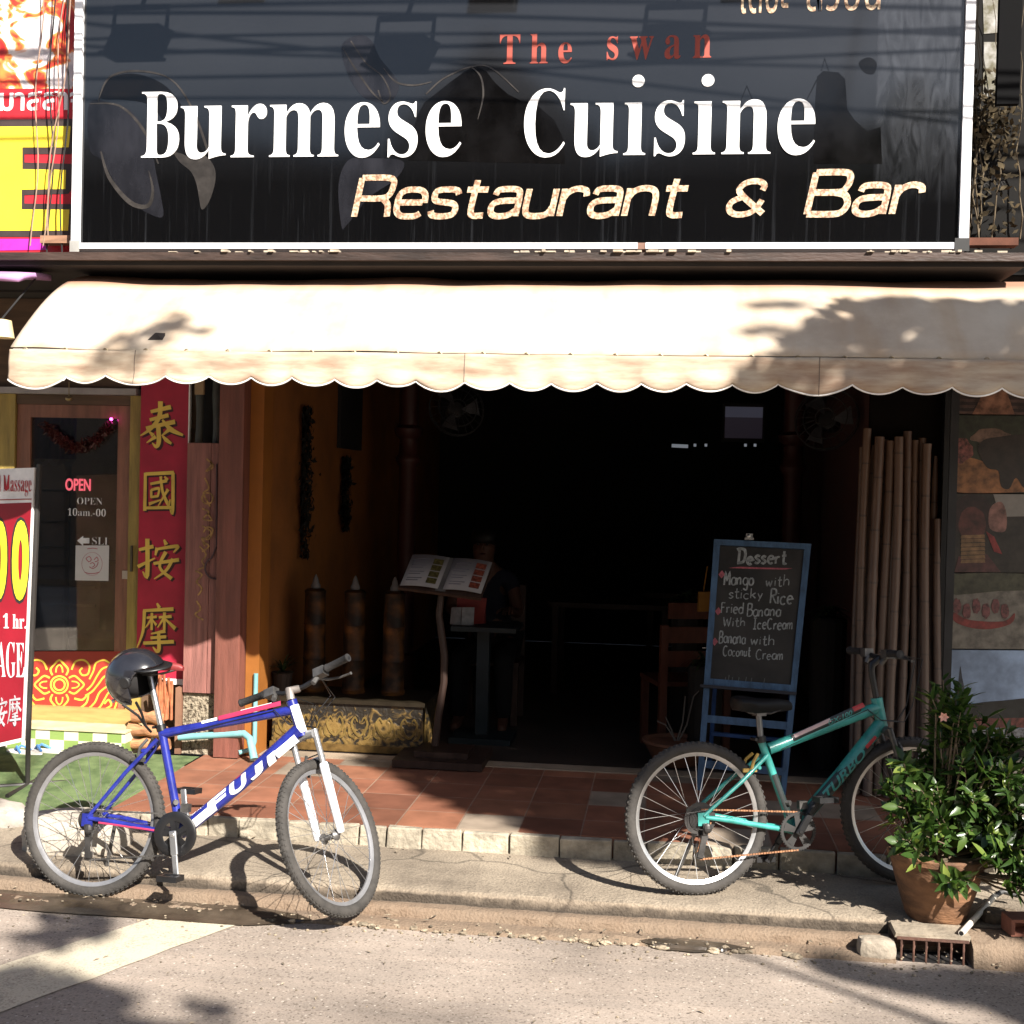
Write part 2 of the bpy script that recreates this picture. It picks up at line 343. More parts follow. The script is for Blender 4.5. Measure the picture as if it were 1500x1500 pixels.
# worn white painted patch on the road
m_paint = node_mat('worn road paint'); mm, N, L, B = m_paint
tc = N('TexCoord'); nz = N('TexNoise', i_Scale=5.0, i_Detail=8.0, i_Roughness=.7); nf = N('TexNoise', i_Scale=120.0, i_Detail=3.0); L(tc.outputs['Object'], nz.inputs[0]); L(tc.outputs['Object'], nf.inputs[0])
ad = N('Math', operation='ADD'); L(nz.outputs[0], ad.inputs[0]); L(nf.outputs[0], ad.inputs[1])
rp = N('ValToRGB'); e = rp.color_ramp.elements; e[0].position = .78 / 2; e[1].position = 1.0 / 2; e[0].color = (.33, .28, .215, 1); e[1].color = (.50, .44, .33, 1)
hv = N('Math', operation='MULTIPLY'); hv.inputs[1].default_value = .5; L(ad.outputs[0], hv.inputs[0]); L(hv.outputs[0], rp.inputs[0]); L(rp.outputs[0], B.inputs['Base Color']); B.inputs['Roughness'].default_value = .85
bp = N('Bump'); bp.inputs['Strength'].default_value = .5; bp.inputs['Distance'].default_value = .006; L(nf.outputs[0], bp.inputs['Height']); L(bp.outputs[0], B.inputs['Normal'])
def sheet(name, pts, z, m, jag=.012, n=16):
    b = MB(); P = []
    for i in range(len(pts)):
        a = Vector(pts[i]); c = Vector(pts[(i + 1) % len(pts)])
        for j in range(n):
            p = a.lerp(c, j / n); q = noise.noise(Vector((p.x * 9, p.y * 9, 3))) * jag; r = noise.noise(Vector((p.x * 9, p.y * 9, 8))) * jag
            P.append((p.x + q, p.y + r, z))
    b.add(P, [tuple(range(len(P)))]); return structure(b.build(name, m))
sheet('road_marking', [(-1.70, 4.95), (-2.07, 4.955), (-3.05, 3.3), (-2.62, 3.2)], .004, mm)
sheet('road_marking', [(-3.1, 4.93), (-3.6, 4.93), (-4.6, 3.3), (-4.1, 3.3)], .004, mm)

# ---- concrete apron and kerb, one long profile with a worn surface
m_conc, N, L, B = node_mat('weathered concrete')
tc = N('TexCoord'); n1 = N('TexNoise', i_Scale=2.2, i_Detail=8.0, i_Roughness=.65); n2 = N('TexNoise', i_Scale=90.0, i_Detail=4.0); geo = N('NewGeometry'); sep = N('SeparateXYZ')
L(tc.outputs['Object'], n1.inputs[0]); L(tc.outputs['Object'], n2.inputs[0]); L(tc.outputs['Object'], sep.inputs[0])
rp = N('ValToRGB'); e = rp.color_ramp.elements; e[0].position = .3; e[1].position = .68; e[0].color = (.145, .118, .09, 1); e[1].color = (.335, .282, .215, 1); L(n1.outputs[0], rp.inputs[0])
r2 = N('ValToRGB'); e = r2.color_ramp.elements; e[0].position = .3; e[1].position = .62; e[0].color = (.6, .58, .55, 1); e[1].color = (1.08, 1.06, 1.03, 1); L(n2.outputs[0], r2.inputs[0])
mx = N('MixRGB', blend_type='MULTIPLY'); mx.inputs[0].default_value = .7; L(rp.outputs[0], mx.inputs[1]); L(r2.outputs[0], mx.inputs[2])
# rusty stain along the gutter ledge (a band of real dirt, Y 5.08 to 5.2)
mr = N('MapRange'); mr.inputs[1].default_value = 5.215; mr.inputs[2].default_value = 5.17; mr.inputs[4].default_value = 1.5; L(sep.outputs['Y'], mr.inputs[0])
mu = N('Math', operation='MULTIPLY'); L(mr.outputs[0], mu.inputs[0]); L(n1.outputs[0], mu.inputs[1])
cw = N('TexNoise', i_Scale=3.0, i_Detail=4.0); L(tc.outputs['Object'], cw.inputs[0]); cm_ = N('MixRGB'); cm_.inputs[0].default_value = .22; L(tc.outputs['Object'], cm_.inputs[1]); L(cw.outputs['Color'], cm_.inputs[2])
vc = N('TexVoronoi', feature='DISTANCE_TO_EDGE', i_Scale=1.05); L(cm_.outputs[0], vc.inputs[0]); cr_ = N('MapRange'); cr_.inputs[1].default_value = .002; cr_.inputs[2].default_value = .011; cr_.inputs[3].default_value = .5; L(vc.outputs['Distance'], cr_.inputs[0])
mk = N('MixRGB', blend_type='MULTIPLY'); mk.inputs[0].default_value = 1; L(mx.outputs[0], mk.inputs[1]); L(cr_.outputs[0], mk.inputs[2]); mx = mk
mx2 = N('MixRGB'); mx2.inputs[2].default_value = (.17, .115, .075, 1); L(mu.outputs[0], mx2.inputs[0]); L(mx.outputs[0], mx2.inputs[1]); gb = N('Math', operation='SUBTRACT'); gb.inputs[1].default_value = 5.188; L(sep.outputs['Y'], gb.inputs[0]); ga = N('Math', operation='ABSOLUTE'); L(gb.outputs[0], ga.inputs[0]); gm2 = N('MapRange'); gm2.inputs[1].default_value = .004; gm2.inputs[2].default_value = .014; gm2.inputs[3].default_value = .28; gm2.inputs[4].default_value = 1; L(ga.outputs[0], gm2.inputs[0]); gmx = N('MixRGB', blend_type='MULTIPLY'); gmx.inputs[0].default_value = 1; L(mx2.outputs[0], gmx.inputs[1]); L(gm2.outputs[0], gmx.inputs[2]); L(gmx.outputs[0], B.inputs['Base Color'])  # dark line in the groove: the ledge's shadow put into the colour
B.inputs['Roughness'].default_value = .92; bp = N('Bump'); bp.inputs['Strength'].default_value = .7; bp.inputs['Distance'].default_value = .012; L(n2.outputs[0], bp.inputs['Height']); L(bp.outputs[0], B.inputs['Normal'])
def strip(name, x0, x1, prof, m, nx, amp, seed=0, ends=True):
    b = MB(); k = len(prof); vs = []
    for i in range(nx + 1):
        x = x0 + (x1 - x0) * i / nx
        for j, (y, z, a) in enumerate(prof):
            q = Vector((x * 4, j * 1.7, seed)); q2 = Vector((x * 19, j * 2.3, seed + 9)); q3 = Vector((x * 60, j * 3.1, seed + 5))
            dy = (noise.noise(q) * .5 + noise.noise(q2) * .35 + noise.noise(q3) * .25) * amp * a
            dz = (noise.noise(q + Vector((0, 0, 4))) * .4 + noise.noise(q2 + Vector((0, 0, 4))) * .3 + noise.noise(q3 + Vector((0, 0, 4))) * .3) * amp * a * .55
            vs.append((x, y + dy, z + dz))
    fs = [(i * k + j, (i + 1) * k + j, (i + 1) * k + j + 1, i * k + j + 1) for i in range(nx) for j in range(k - 1)]
    if ends: fs += [tuple(range(k)), tuple(nx * k + j for j in range(k))[::-1]]
    b.add(vs, fs); return structure(b.build(name, m, smooth=True))
KP = [(4.985, -.02, .3), (5.0, .012, .8), (5.03, .022, 1.3), (5.055, .018, 1.1), (5.085, .016, .8), (5.10, .016, .6), (5.108, .044, .8), (5.12, .054, .8), (5.15, .056, .8), (5.185, .053, .6), (5.19, .048, .4), (5.196, .085, .7), (5.212, .101, .9), (5.25, .106, .7), (5.33, .105, .5), (5.42, .103, .4), (5.52, .102, .3), (5.65, .1, .3), (5.78, .1, .2), (5.87, .1, .1), (5.88, -.05, 0)]
strip('kerb', -6.0, .965, KP, m_conc, 520, .022)
KP2 = [(4.99, -.02, .2), (5.0, .03, .9), (5.015, .075, .9), (5.05, .095, .9), (5.12, .1, .8), (5.22, .1, .5), (5.4, .1, .3), (5.6, .1, .3), (5.88, .1, .2), (5.9, -.05, 0)]
strip('kerb', 1.262, 6.0, KP2, m_conc, 330, .026, seed=4)
# between them, behind the drain inlet
b = MB(); b.box(.966, 1.261, 5.17, 5.88, -.05, .099); structure(b.build('pavement', m_conc))

# ---- raised platform: terracotta tiles
m_tile, N, L, B = node_mat('terracotta tiles')
tc = N('TexCoord'); mp = N('Mapping'); mp.inputs['Location'].default_value = (.05, -5.815, 0)
L(tc.outputs['Object'], mp.inputs[0])
bk = N('TexBrick', offset=0.0, squash=1.0); bk.inputs['Scale'].default_value = 1; bk.inputs['Brick Width'].default_value = .3; bk.inputs['Row Height'].default_value = .3; bk.inputs['Mortar Size'].default_value = .004; bk.inputs['Mortar Smooth'].default_value = .3
bk.inputs['Color1'].default_value = (.20, .080, .048, 1); bk.inputs['Color2'].default_value = (.29, .125, .072, 1); bk.inputs['Mortar'].default_value = (.27, .18, .13, 1); L(mp.outputs[0], bk.inputs['Vector'])
# replaced grey tiles: a white noise per tile
dv = N('VectorMath', operation='DIVIDE'); dv.inputs[1].default_value = (.3, .3, 1); fl = N('VectorMath', operation='FLOOR'); wn = N('TexWhiteNoise', noise_dimensions='2D')
L(mp.outputs[0], dv.inputs[0]); L(dv.outputs[0], fl.inputs[0]); L(fl.outputs[0], wn.inputs['Vector'])
gt = N('Math', operation='GREATER_THAN'); gt.inputs[1].default_value = .87; L(wn.outputs['Value'], gt.inputs[0])
im = N('Math', operation='SUBTRACT'); im.inputs[0].default_value = 1; L(bk.outputs['Fac'], im.inputs[1]); gm = N('Math', operation='MULTIPLY'); L(gt.outputs[0], gm.inputs[0]); L(im.outputs[0], gm.inputs[1])
mx = N('MixRGB'); mx.inputs[2].default_value = (.27, .22, .17, 1); L(gm.outputs[0], mx.inputs[0]); L(bk.outputs['Color'], mx.inputs[1])
hv = N('HueSaturation'); mr = N('MapRange'); mr.inputs[3].default_value = .72; mr.inputs[4].default_value = 1.25; L(wn.outputs['Color'], mr.inputs[0]); L(mr.outputs[0], hv.inputs['Value']); L(mx.outputs[0], hv.inputs['Color'])
n1 = N('TexNoise', i_Scale=7.0, i_Detail=7.0); L(tc.outputs['Object'], n1.inputs[0]); rp = N('ValToRGB'); e = rp.color_ramp.elements; e[0].position = .3; e[1].position = .7; e[0].color = (.62, .6, .58, 1); e[1].color = (1.15, 1.12, 1.1, 1); L(n1.outputs[0], rp.inputs[0])
m2 = N('MixRGB', blend_type='MULTIPLY'); m2.inputs[0].default_value = .8; L(hv.outputs[0], m2.inputs[1]); L(rp.outputs[0], m2.inputs[2]); L(m2.outputs[0], B.inputs['Base Color'])
B.inputs['Roughness'].default_value = .62; bp = N('Bump'); bp.inputs['Strength'].default_value = .5; bp.inputs['Distance'].default_value = .01; bp.invert = True; L(bk.outputs['Fac'], bp.inputs['Height']); L(bp.outputs[0], B.inputs['Normal'])
b = MB(); b.box(-2.70, 1.62, 5.842, 7.16, .0, .2); structure(b.build('tiled_platform', m_tile))
m_strip = mat('floor screed', (.25, .195, .14), .85, .25, 3, .4, 60)
b = MB(); b.box(-2.70, 1.62, 7.161, 7.30, .0, .206); structure(b.build('threshold_strip', m_strip))
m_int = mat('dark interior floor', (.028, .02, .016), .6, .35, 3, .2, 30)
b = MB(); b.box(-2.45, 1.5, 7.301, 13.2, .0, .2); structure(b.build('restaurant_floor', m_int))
m_white_brick = mat('whitewashed bricks', (.31, .27, .205), .9, .35, 9, .8, 45, island=.25)
b = MB(); x = -2.70; rnd = random.Random(3)
while x < 1.60:
    w = rnd.uniform(.13, .27); w = min(w, 1.62 - x)
    if w > .04: b.box(x + .004, x + w - .004, 5.80 + rnd.uniform(-.008, .008), 5.841, .085, .196 + rnd.uniform(-.006, .002), jit=.004)
    x += w
o = structure(b.build('brick_edging', m_white_brick))
bv = o.modifiers.new('bevel', 'BEVEL'); bv.width = .006; bv.segments = 2

# ---- massage shop forecourt on the left: green turf sloping up to a tiled step
m_turf = mat('green turf carpet', (.085, .145, .045), .95, .3, 10, .9, 220, col2=(.15, .21, .08))
b = MB(); n = 10
pts = []
for i in range(n + 1):
    t = i / n
    for xx in (-6.0, -2.704): pts.append((xx, 5.9 + 1.12 * t, .105 + .1 * min(1, t * 1.3)))
b.add(pts, [(2 * i, 2 * i + 1, 2 * i + 3, 2 * i + 2) for i in range(n)]); structure(b.build('turf_carpet', m_turf))
b = MB(); b.box(-6, -2.704, 5.9, 7.3, -.02, .1); structure(b.build('forecourt_slab', m_conc))
m_chk, N, L, B = node_mat('green and white check tiles')
tc = N('TexCoord'); mp = N('Mapping'); mp.inputs['Location'].default_value = (.02, 0, .018); ck = N('TexChecker'); ck.inputs['Scale'].default_value = 1
mp.inputs['Scale'].default_value = (11, .001, 15); L(tc.outputs['Object'], mp.inputs[0]); L(mp.outputs[0], ck.inputs[0]); ck.inputs['Color1'].default_value = (.6, .56, .44, 1); ck.inputs['Color2'].default_value = (.2, .29, .08, 1)
L(ck.outputs[0], B.inputs['Base Color']); B.inputs['Roughness'].default_value = .5
m_tread = mat('cream step tread', (.50, .45, .27), .7, .2, 8, .2)
b = MB(); b.box(-6, -3.16, 7.0, 7.25, .05, .325); st = structure(b.build('entrance_step', m_chk))
b = MB(); b.box(-6, -3.155, 6.99, 7.25, .326, .338); structure(b.build('step_tread', m_tread))
# whitewashed kerb stone and grey slab
m_stone = mat('whitewashed stone', (.56, .51, .43), .9, .25, 9, .8, 30, col2=(.36, .31, .25))
def boulder(name, label, cat, c, r, m, seed, flat=1):
    b = MB(); b.ball(c, *r, n=26, m=16)
    for i, v in enumerate(b.v):
        d = (v - Vector(c)); k = max(abs(d.x / r[0]), abs(d.y / r[1]), abs(d.z / r[2])); e = d / max(k, .3)
        d = d.lerp(e, .55); d *= 1 + .14 * noise.noise(v * 7 + Vector((seed, 0, 0))) + .07 * noise.noise(v * 18); b.v[i] = Vector(c) + d
    return tag(b.build(name, m, smooth=True), label, cat)
boulder('kerb_stone', 'rough whitewashed kerb stone behind the rear wheel of the blue bicycle', 'stone', (-2.72, 5.52, .14), (.25, .17, .13), m_stone, 1)
boulder('stone_slab', 'low grey stone slab at the foot of the red massage sign', 'stone', (-3.55, 5.82, .12), (.42, .12, .085), mat('grey slab', (.33, .3, .26), .9, .2, 8, .6), 5)
boulder('kerb_rubble', 'pale rounded lump of concrete beside the drain inlet', 'stone', (.90, 5.05, .035), (.075, .045, .045), mat('pale lump', (.27, .23, .18), .9, .2, 12, .8), 9)

# gutter water and wet stains
m_wet = mat('wet gutter dirt', (.055, .042, .03), .3, .5, 5, .25, 60, spec=.5)
def surf(y):
    if y <= 4.985: return 0
    for (a, za, _), (c, zc, _) in zip(KP[1:], KP[2:]):
        if y <= c: return za + (zc - za) * max(0, (y - a) / (c - a))
    return .1
def puddle(x0, x1, y0, y1, seed):
    b = MB(); nx, ny = 90, 12; vs = []
    for i in range(nx + 1):
        x = x0 + (x1 - x0) * i / nx; w = min(1, (x1 - x) / .25, (x - x0) / .12 + .02) if x1 < 2 else 1
        a = y0 + .5 * (y1 - y0) * (1 - w) + .02 * noise.noise(Vector((x * 3, seed, 0))) + .008 * noise.noise(Vector((x * 14, seed, 0))); c = y1 - .5 * (y1 - y0) * (1 - w) + .012 * noise.noise(Vector((x * 5, seed, 5)))
        for j in range(ny + 1): y = a + (c - a) * j / ny; vs.append((x, y, max(surf(y), .004) + .003))
    b.add(vs, [(i * (ny + 1) + j, (i + 1) * (ny + 1) + j, (i + 1) * (ny + 1) + j + 1, i * (ny + 1) + j + 1) for i in range(nx) for j in range(ny)]); return structure(b.build('puddle', m_wet, smooth=True))
puddle(-3.6, -1.42, 4.905, 5.095, 1)
puddle(-.05, .42, 4.955, 5.06, 2)
# pebbles and dead leaves lying along the gutter: uncountable litter
b = MB(); rnd = random.Random(11)
for i in range(520):
    x = rnd.uniform(-3.4, 1.5); y = rnd.gauss(4.97, .07) if i < 330 else rnd.uniform(3.3, 4.95); r = rnd.uniform(.003, .009) * (1 if i < 330 else .7)
    z = .0 if y < 4.98 else .018
    b.ball((x, y, z + r * .4), r, r * rnd.uniform(.6, 1), r * .6, n=6, m=4)
for i in range(120):
    x = rnd.uniform(-3.2, 1.4); y = rnd.choice([rnd.gauss(5.06, .03), rnd.gauss(5.75, .05), rnd.uniform(3.4, 4.9)]); z = {0: .003}.get(0) if y < 4.98 else (.03 if y < 5.2 else .108)
    a = rnd.uniform(0, 6.3); l = rnd.uniform(.008, .02); d = Vector((cos(a), sin(a), 0)) * l; e = Vector((-sin(a), cos(a), rnd.uniform(.1, .5))) * l * .4; p = Vector((x, y, z + .003))
    b.add([p - d, p + e, p + d, p - e * .6 + Vector((0, 0, .004))], [(0, 1, 2, 3)])
for i in range(170):
    x = rnd.uniform(-1.6, .6); y = rnd.gauss(5.005, .022); r = rnd.choice([.005, .007, .009, .012, .016]) * rnd.uniform(.7, 1.2); k = len(b.v); b.ball((x, y, .008), r * rnd.uniform(1, 1.8), r * rnd.uniform(.6, 1), r * .7, n=7, m=5)
    for q in range(k, len(b.v)): b.v[q] = b.v[q] + Vector((noise.noise(b.v[q] * 130), noise.noise(b.v[q] * 130 + Vector((5, 0, 0))), 0)) * r * .6
o = b.build('gutter_litter', mat('pebbles and dry leaves', (.21, .17, .12), .9, .4, 60, island=.55)); o['kind'] = 'stuff'; o['label'] = 'pebbles and dry leaf bits along the gutter'

# ---- the building: shell of the restaurant
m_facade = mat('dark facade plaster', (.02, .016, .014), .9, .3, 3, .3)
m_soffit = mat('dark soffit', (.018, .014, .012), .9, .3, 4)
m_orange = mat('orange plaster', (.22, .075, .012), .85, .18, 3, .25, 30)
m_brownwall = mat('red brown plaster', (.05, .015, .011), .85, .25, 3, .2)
m_black = mat('near black', (.007, .006, .006), .8, .3, 4)  # near black holds the darkness of the unlit room and hollows in the colour
root = thing('restaurant_building', 'shophouse behind the black signboard with a dark open restaurant front', 'building', (-.5, 7.1, 0))
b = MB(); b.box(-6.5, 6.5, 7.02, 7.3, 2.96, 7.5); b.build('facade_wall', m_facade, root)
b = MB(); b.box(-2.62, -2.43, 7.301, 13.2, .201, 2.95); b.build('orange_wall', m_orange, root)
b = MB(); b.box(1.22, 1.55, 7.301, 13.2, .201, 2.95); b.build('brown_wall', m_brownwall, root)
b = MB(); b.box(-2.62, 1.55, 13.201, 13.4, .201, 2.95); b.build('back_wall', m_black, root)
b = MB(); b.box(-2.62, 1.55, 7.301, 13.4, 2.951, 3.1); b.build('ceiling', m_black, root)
b = MB(); b.box(-2.62, -2.47, 7.02, 7.3, .207, 2.95); b.build('corner_post', mat('red brown paint', (.17, .058, .04), .6, .25, 4, .3, 60, stretch=(6, 6, .5)), root)
b = MB(); b.box(-2.468, -2.385, 7.13, 7.3, .207, 2.95); b.build('orange_jamb', mat('bright orange paint', (.26, .09, .01), .7, .12, 3), root)
b = MB(); b.box(1.555, 1.60, 7.0, 7.12, .207, 2.95); b.build('metal_jamb', mat('dark steel', (.03, .03, .032), .45, .2, 5, metal=.6), root)
for xx in (-2.02, .98):
    b = MB(); b.lathe([(.1, .2), (.1, .5), (.075, .52), (.07, 2.0), (.1, 2.04), (.1, 2.07), (.075, 2.1), (.075, 2.22), (.11, 2.26), (.12, 2.3), (.08, 2.33), (.08, 2.95)], Matrix.Translation((xx, 9.6, 0)), 16)
    b.build('column', mat('dark red column', (.05, .012, .009), .5, .2, 4), root, True)
# brown sheet metal ledge that the sign stands on
m_ledge = mat('rusty brown sheet', (.030, .017, .012), .6, .4, 5, .4, 30, stretch=(.6, 3, 3), col2=(.055, .032, .024))
b = MB(); b.box(-6.5, 1.72, 6.2, 7.02, 3.0, 3.02); b.box(-6.5, 1.72, 6.17, 6.199, 2.998, 3.038); b.build('roof_ledge', m_ledge, root)
b = MB(); b.box(-6.5, 1.70, 6.2, 7.02, 2.975, 2.999); b.build('soffit', m_soffit, root)
b = MB(); rnd = random.Random(5)
for i in range(60):
    x = rnd.choice([rnd.uniform(-2.6, -1.6), rnd.uniform(-.8, .3), rnd.uniform(.9, 1.6)]); b.box(x, x + rnd.uniform(.01, .05), 6.15 + rnd.uniform(0, .03), 6.21, 3.039, 3.039 + rnd.uniform(.003, .012))
b.build('dry_litter', mat('dry bits', (.4, .34, .26), .9, .3, 20), root)
# upper neighbour walls right and left of the sign
# ---- neighbour on the right: shop with a collage of tour photographs
root = thing('tour_shop', 'right hand shop front of dark boards beside the bamboo poles', 'building', (2.6, 7.2, 0))
b = MB(); b.box(1.605, 6.5, 7.16, 7.3, .0, 2.955); b.build('front_wall', mat('dark boards', (.03, .022, .018), .7, .3, 3), root)
b = MB(); b.box(1.605, 6.5, 6.95, 7.159, .05, .42); b.build('plinth', mat('dark plinth', (.06, .05, .04), .8, .3, 3), root)
# forecourt on the right
b = MB(); b.box(1.625, 6, 5.9, 6.949, -.02, .14); structure(b.build('forecourt_slab', m_conc))

# ---- opposite side of the street (behind the camera; seen only mirrored in the sign and the door glass)
m_opp = mat('opposite plaster', (.09, .08, .07), .85, .25, 1.5); m_roof = mat('opposite roof', (.05, .035, .03), .8, .3, 4)
def opp_house(x0, x1, y1, h, gable, label):
    r = thing('opposite_house', label, 'building', ((x0 + x1) / 2, y1, 0))
    b = MB(); b.box(x0, x1, y1 - 6, y1, 0, h); b.build('wall', m_opp, r)
    c = (x0 + x1) / 2; b = MB()
    b.add([(x0 - .3, y1 + .3, h), (x1 + .3, y1 + .3, h), (c, y1 + .3, h + gable), (x0 - .3, y1 - 6, h), (x1 + .3, y1 - 6, h), (c, y1 - 6, h + gable)], [(0, 1, 2), (3, 5, 4), (0, 2, 5, 3), (1, 4, 5, 2), (0, 3, 4, 1)]); b.build('roof', m_roof, r)
    for k in range(2):
        for xx in (.25, .7):
            xa = x0 + (x1 - x0) * xx; b = MB(); b.box(xa - .5, xa + .5, y1 + .002, y1 + .05, 1 + 2.9 * k, 2.2 + 2.9 * k); b.build('window', mat('dark panes', (.02, .025, .03), .1, .2, 3), r)
opp_house(-4.6, -1.4, -7.5, 7.4, 1.9, 'gabled house across the street, the one facing the sign')
opp_house(-12, -4.9, -7.5, 7.3, .5, 'low wide house across the street, left of the gabled one')
opp_house(-1.1, 6, -8.2, 7.4, .6, 'wide house across the street, right of the gabled one')
b = MB(); b.box(-30, 30, -7.4, -5.2, -.02, .12); structure(b.build('opposite_pavement', m_conc))

# ================================================================== SIGNBOARD
YS = 6.4
SX0, SX1, SZ0, SZ1 = -3.196, 1.43, 3.13, 4.85
m_sign, N, L, B = node_mat('glossy black sign sheet')
tc = N('TexCoord'); mp = N('Mapping'); mp.inputs['Scale'].default_value = (26, 1, .55); L(tc.outputs['Object'], mp.inputs[0])
st = N('TexNoise', i_Scale=1.6, i_Detail=5.0, i_Roughness=.7); L(mp.outputs[0], st.inputs[0])
cl = N('TexNoise', i_Scale=1.3, i_Detail=5.0); L(tc.outputs['Object'], cl.inputs[0]); sp = N('SeparateXYZ'); L(tc.outputs['Object'], sp.inputs[0])
gr = N('MapRange'); gr.inputs[1].default_value = 3.95; gr.inputs[2].default_value = 3.15; gr.inputs[3].default_value = .0; gr.inputs[4].default_value = .55; L(sp.outputs['Z'], gr.inputs[0])
sr = N('ValToRGB'); sr.color_ramp.elements[0].position = .56; sr.color_ramp.elements[1].position = .8; L(st.outputs[0], sr.inputs[0])
mu = N('Math', operation='MULTIPLY'); L(gr.outputs[0], mu.inputs[0]); L(sr.outputs[0], mu.inputs[1])
# film of dust, paler towards the top of the sheet and with the patched film at the right end
hz = N('MapRange'); hz.inputs[1].default_value = 3.45; hz.inputs[2].default_value = 4.1; hz.inputs[3].default_value = .0; hz.inputs[4].default_value = .018; L(sp.outputs['Z'], hz.inputs[0])
hm = N('Math', operation='MULTIPLY'); cr = N('MapRange'); cr.inputs[3].default_value = .5; cr.inputs[4].default_value = 1.5; L(cl.outputs[0], cr.inputs[0]); L(hz.outputs[0], hm.inputs[0]); L(cr.outputs[0], hm.inputs[1])
ad = N('Math', operation='ADD'); ad.use_clamp = True; L(hm.outputs[0], ad.inputs[0]); ms = N('Math', operation='MULTIPLY'); ms.inputs[1].default_value = .05; L(mu.outputs[0], ms.inputs[0]); L(ms.outputs[0], ad.inputs[1])
# old film still stuck to the right end of the sheet, paler and streaky
fx = N('MapRange'); fx.inputs[1].default_value = 1.005; fx.inputs[2].default_value = 1.02; L(sp.outputs['X'], fx.inputs[0]); fz = N('MapRange'); fz.inputs[1].default_value = 3.32; fz.inputs[2].default_value = 3.62; L(sp.outputs['Z'], fz.inputs[0])
wv = N('TexNoise', i_Scale=3.2, i_Detail=5.0, i_Distortion=1.6); m3 = N('Mapping'); m3.inputs['Scale'].default_value = (5, 1, 1.3); L(tc.outputs['Object'], m3.inputs[0]); L(m3.outputs[0], wv.inputs[0]); wr = N('MapRange'); wr.inputs[1].default_value = .35; wr.inputs[2].default_value = .7; wr.inputs[3].default_value = .004; wr.inputs[4].default_value = .035; L(wv.outputs[0], wr.inputs[0])
f1 = N('Math', operation='MULTIPLY'); L(fx.outputs[0], f1.inputs[0]); L(fz.outputs[0], f1.inputs[1]); f2 = N('Math', operation='MULTIPLY'); L(f1.outputs[0], f2.inputs[0]); L(wr.outputs[0], f2.inputs[1]); a2 = N('Math', operation='ADD'); L(ad.outputs[0], a2.inputs[0]); L(f2.outputs[0], a2.inputs[1]); ad = a2
mx = N('MixRGB'); mx.inputs[1].default_value = (.0025, .0025, .0028, 1); mx.inputs[2].default_value = (.74, .79, .90, 1); L(ad.outputs[0], mx.inputs[0]); L(mx.outputs[0], B.inputs['Base Color'])
B.inputs['Roughness'].default_value = .08; B.inputs['Specular IOR Level'].default_value = .75
wn = N('TexNoise', i_Scale=1.6, i_Detail=1.0); L(tc.outputs['Object'], wn.inputs[0]); bp = N('Bump'); bp.inputs['Strength'].default_value = .12; bp.inputs['Distance'].default_value = .02; L(wn.outputs[0], bp.inputs['Height']); L(bp.outputs[0], B.inputs['Normal'])
sign = thing('restaurant_sign', 'big glossy black signboard in a white frame with white restaurant lettering', 'signboard', (-.9, YS, 3.05))
b = MB(); b.box(SX0, SX1, YS, YS + .12, SZ0, SZ1); b.build('panel', m_sign, sign)
m_frame = mat('white enamel frame', (.82, .82, .84), .4, .06, 4)
b = MB(); d0, d1 = YS - .022, YS + .122
b.box(SX0 - .045, SX0 - .001, d0, d1, SZ0 - .03, SZ1); b.box(SX1 + .001, SX1 + .047, d0, d1, SZ0 - .03, SZ1)
xg = PY(940, 357, YS).x
b.box(SX0, xg - .02, d0, d1, SZ0 - .032, SZ0 - .001); b.box(xg + .02, SX1, d0, d1, SZ0 - .032, SZ0 - .001); b.box(SX0, SX1, d0, d1, SZ1 + .001, SZ1 + .04)
o = b.build('frame', m_frame, sign)
b = MB(); b.box(xg - .019, xg + .019, d0 + .004, d1, SZ0 - .034, SZ0 - .001); b.build('frame_joint', mat('rusty joint', (.2, .11, .08), .7), sign)
b = MB(); b.box(SX0 - .05, SX0 + .004, d0 - .004, d0 - .0005, SZ0 - .05, SZ0 + .01); b.build('corner_cap', mat('grey plastic cap', (.3, .29, .27), .5), sign)
b = MB(); b.box(SX1 - .02, SX1 + .05, d0 - .004, d0 - .0005, SZ0 - .045, SZ0 + .02); b.build('corner_cap', mat('black plastic cap', (.02, .02, .02), .5), sign)
yl = YS - .001
m_wl = mat('white cut vinyl', (.86, .86, .86), .5, .03, 3)
m_red = mat('faded red vinyl', (.32, .055, .036), .6, .15, 4)
m_gold, N, L, B = node_mat('crackled gold leaf')
tc = N('TexCoord'); vo = N('TexVoronoi', i_Scale=60.0); L(tc.outputs['Object'], vo.inputs[0]); n1 = N('TexNoise', i_Scale=70.0, i_Detail=5.0); L(tc.outputs['Object'], n1.inputs[0])
rp = N('ValToRGB'); e = rp.color_ramp.elements; e[0].position = .38; e[1].position = .6; e[0].color = (.24, .125, .07, 1); e[1].color = (.60, .47, .32, 1); L(n1.outputs[0], rp.inputs[0]); L(rp.outputs[0], B.inputs['Base Color']); B.inputs['Roughness'].default_value = .55
for w_, bx in (('B', (208, 263, 135, 231)), ('urmese', (265, 676, 151, 232))): text(serif(w_), pxbox(*bx, YS), m_wl, sign, offset=-.006, depth=.006)
for w_, bx in (('C', (768, 828, 130, 231)), ('uisine', (835, 1194, 147, 229))): text(serif(w_), pxbox(*bx, YS), m_wl, sign, offset=-.006, depth=.006, dots=False)
for px, py in ((935, 119), (1037, 118)):
    b = MB(); c = PY(px, py, YS); b.lathe([(.0, .006), (.031, .006), (.0325, .0)], Matrix.Translation((c.x, YS, c.z)) @ Matrix.Rotation(pi / 2, 4, 'X'), 28, cap=False); b.build('letter_dot', m_wl, sign)
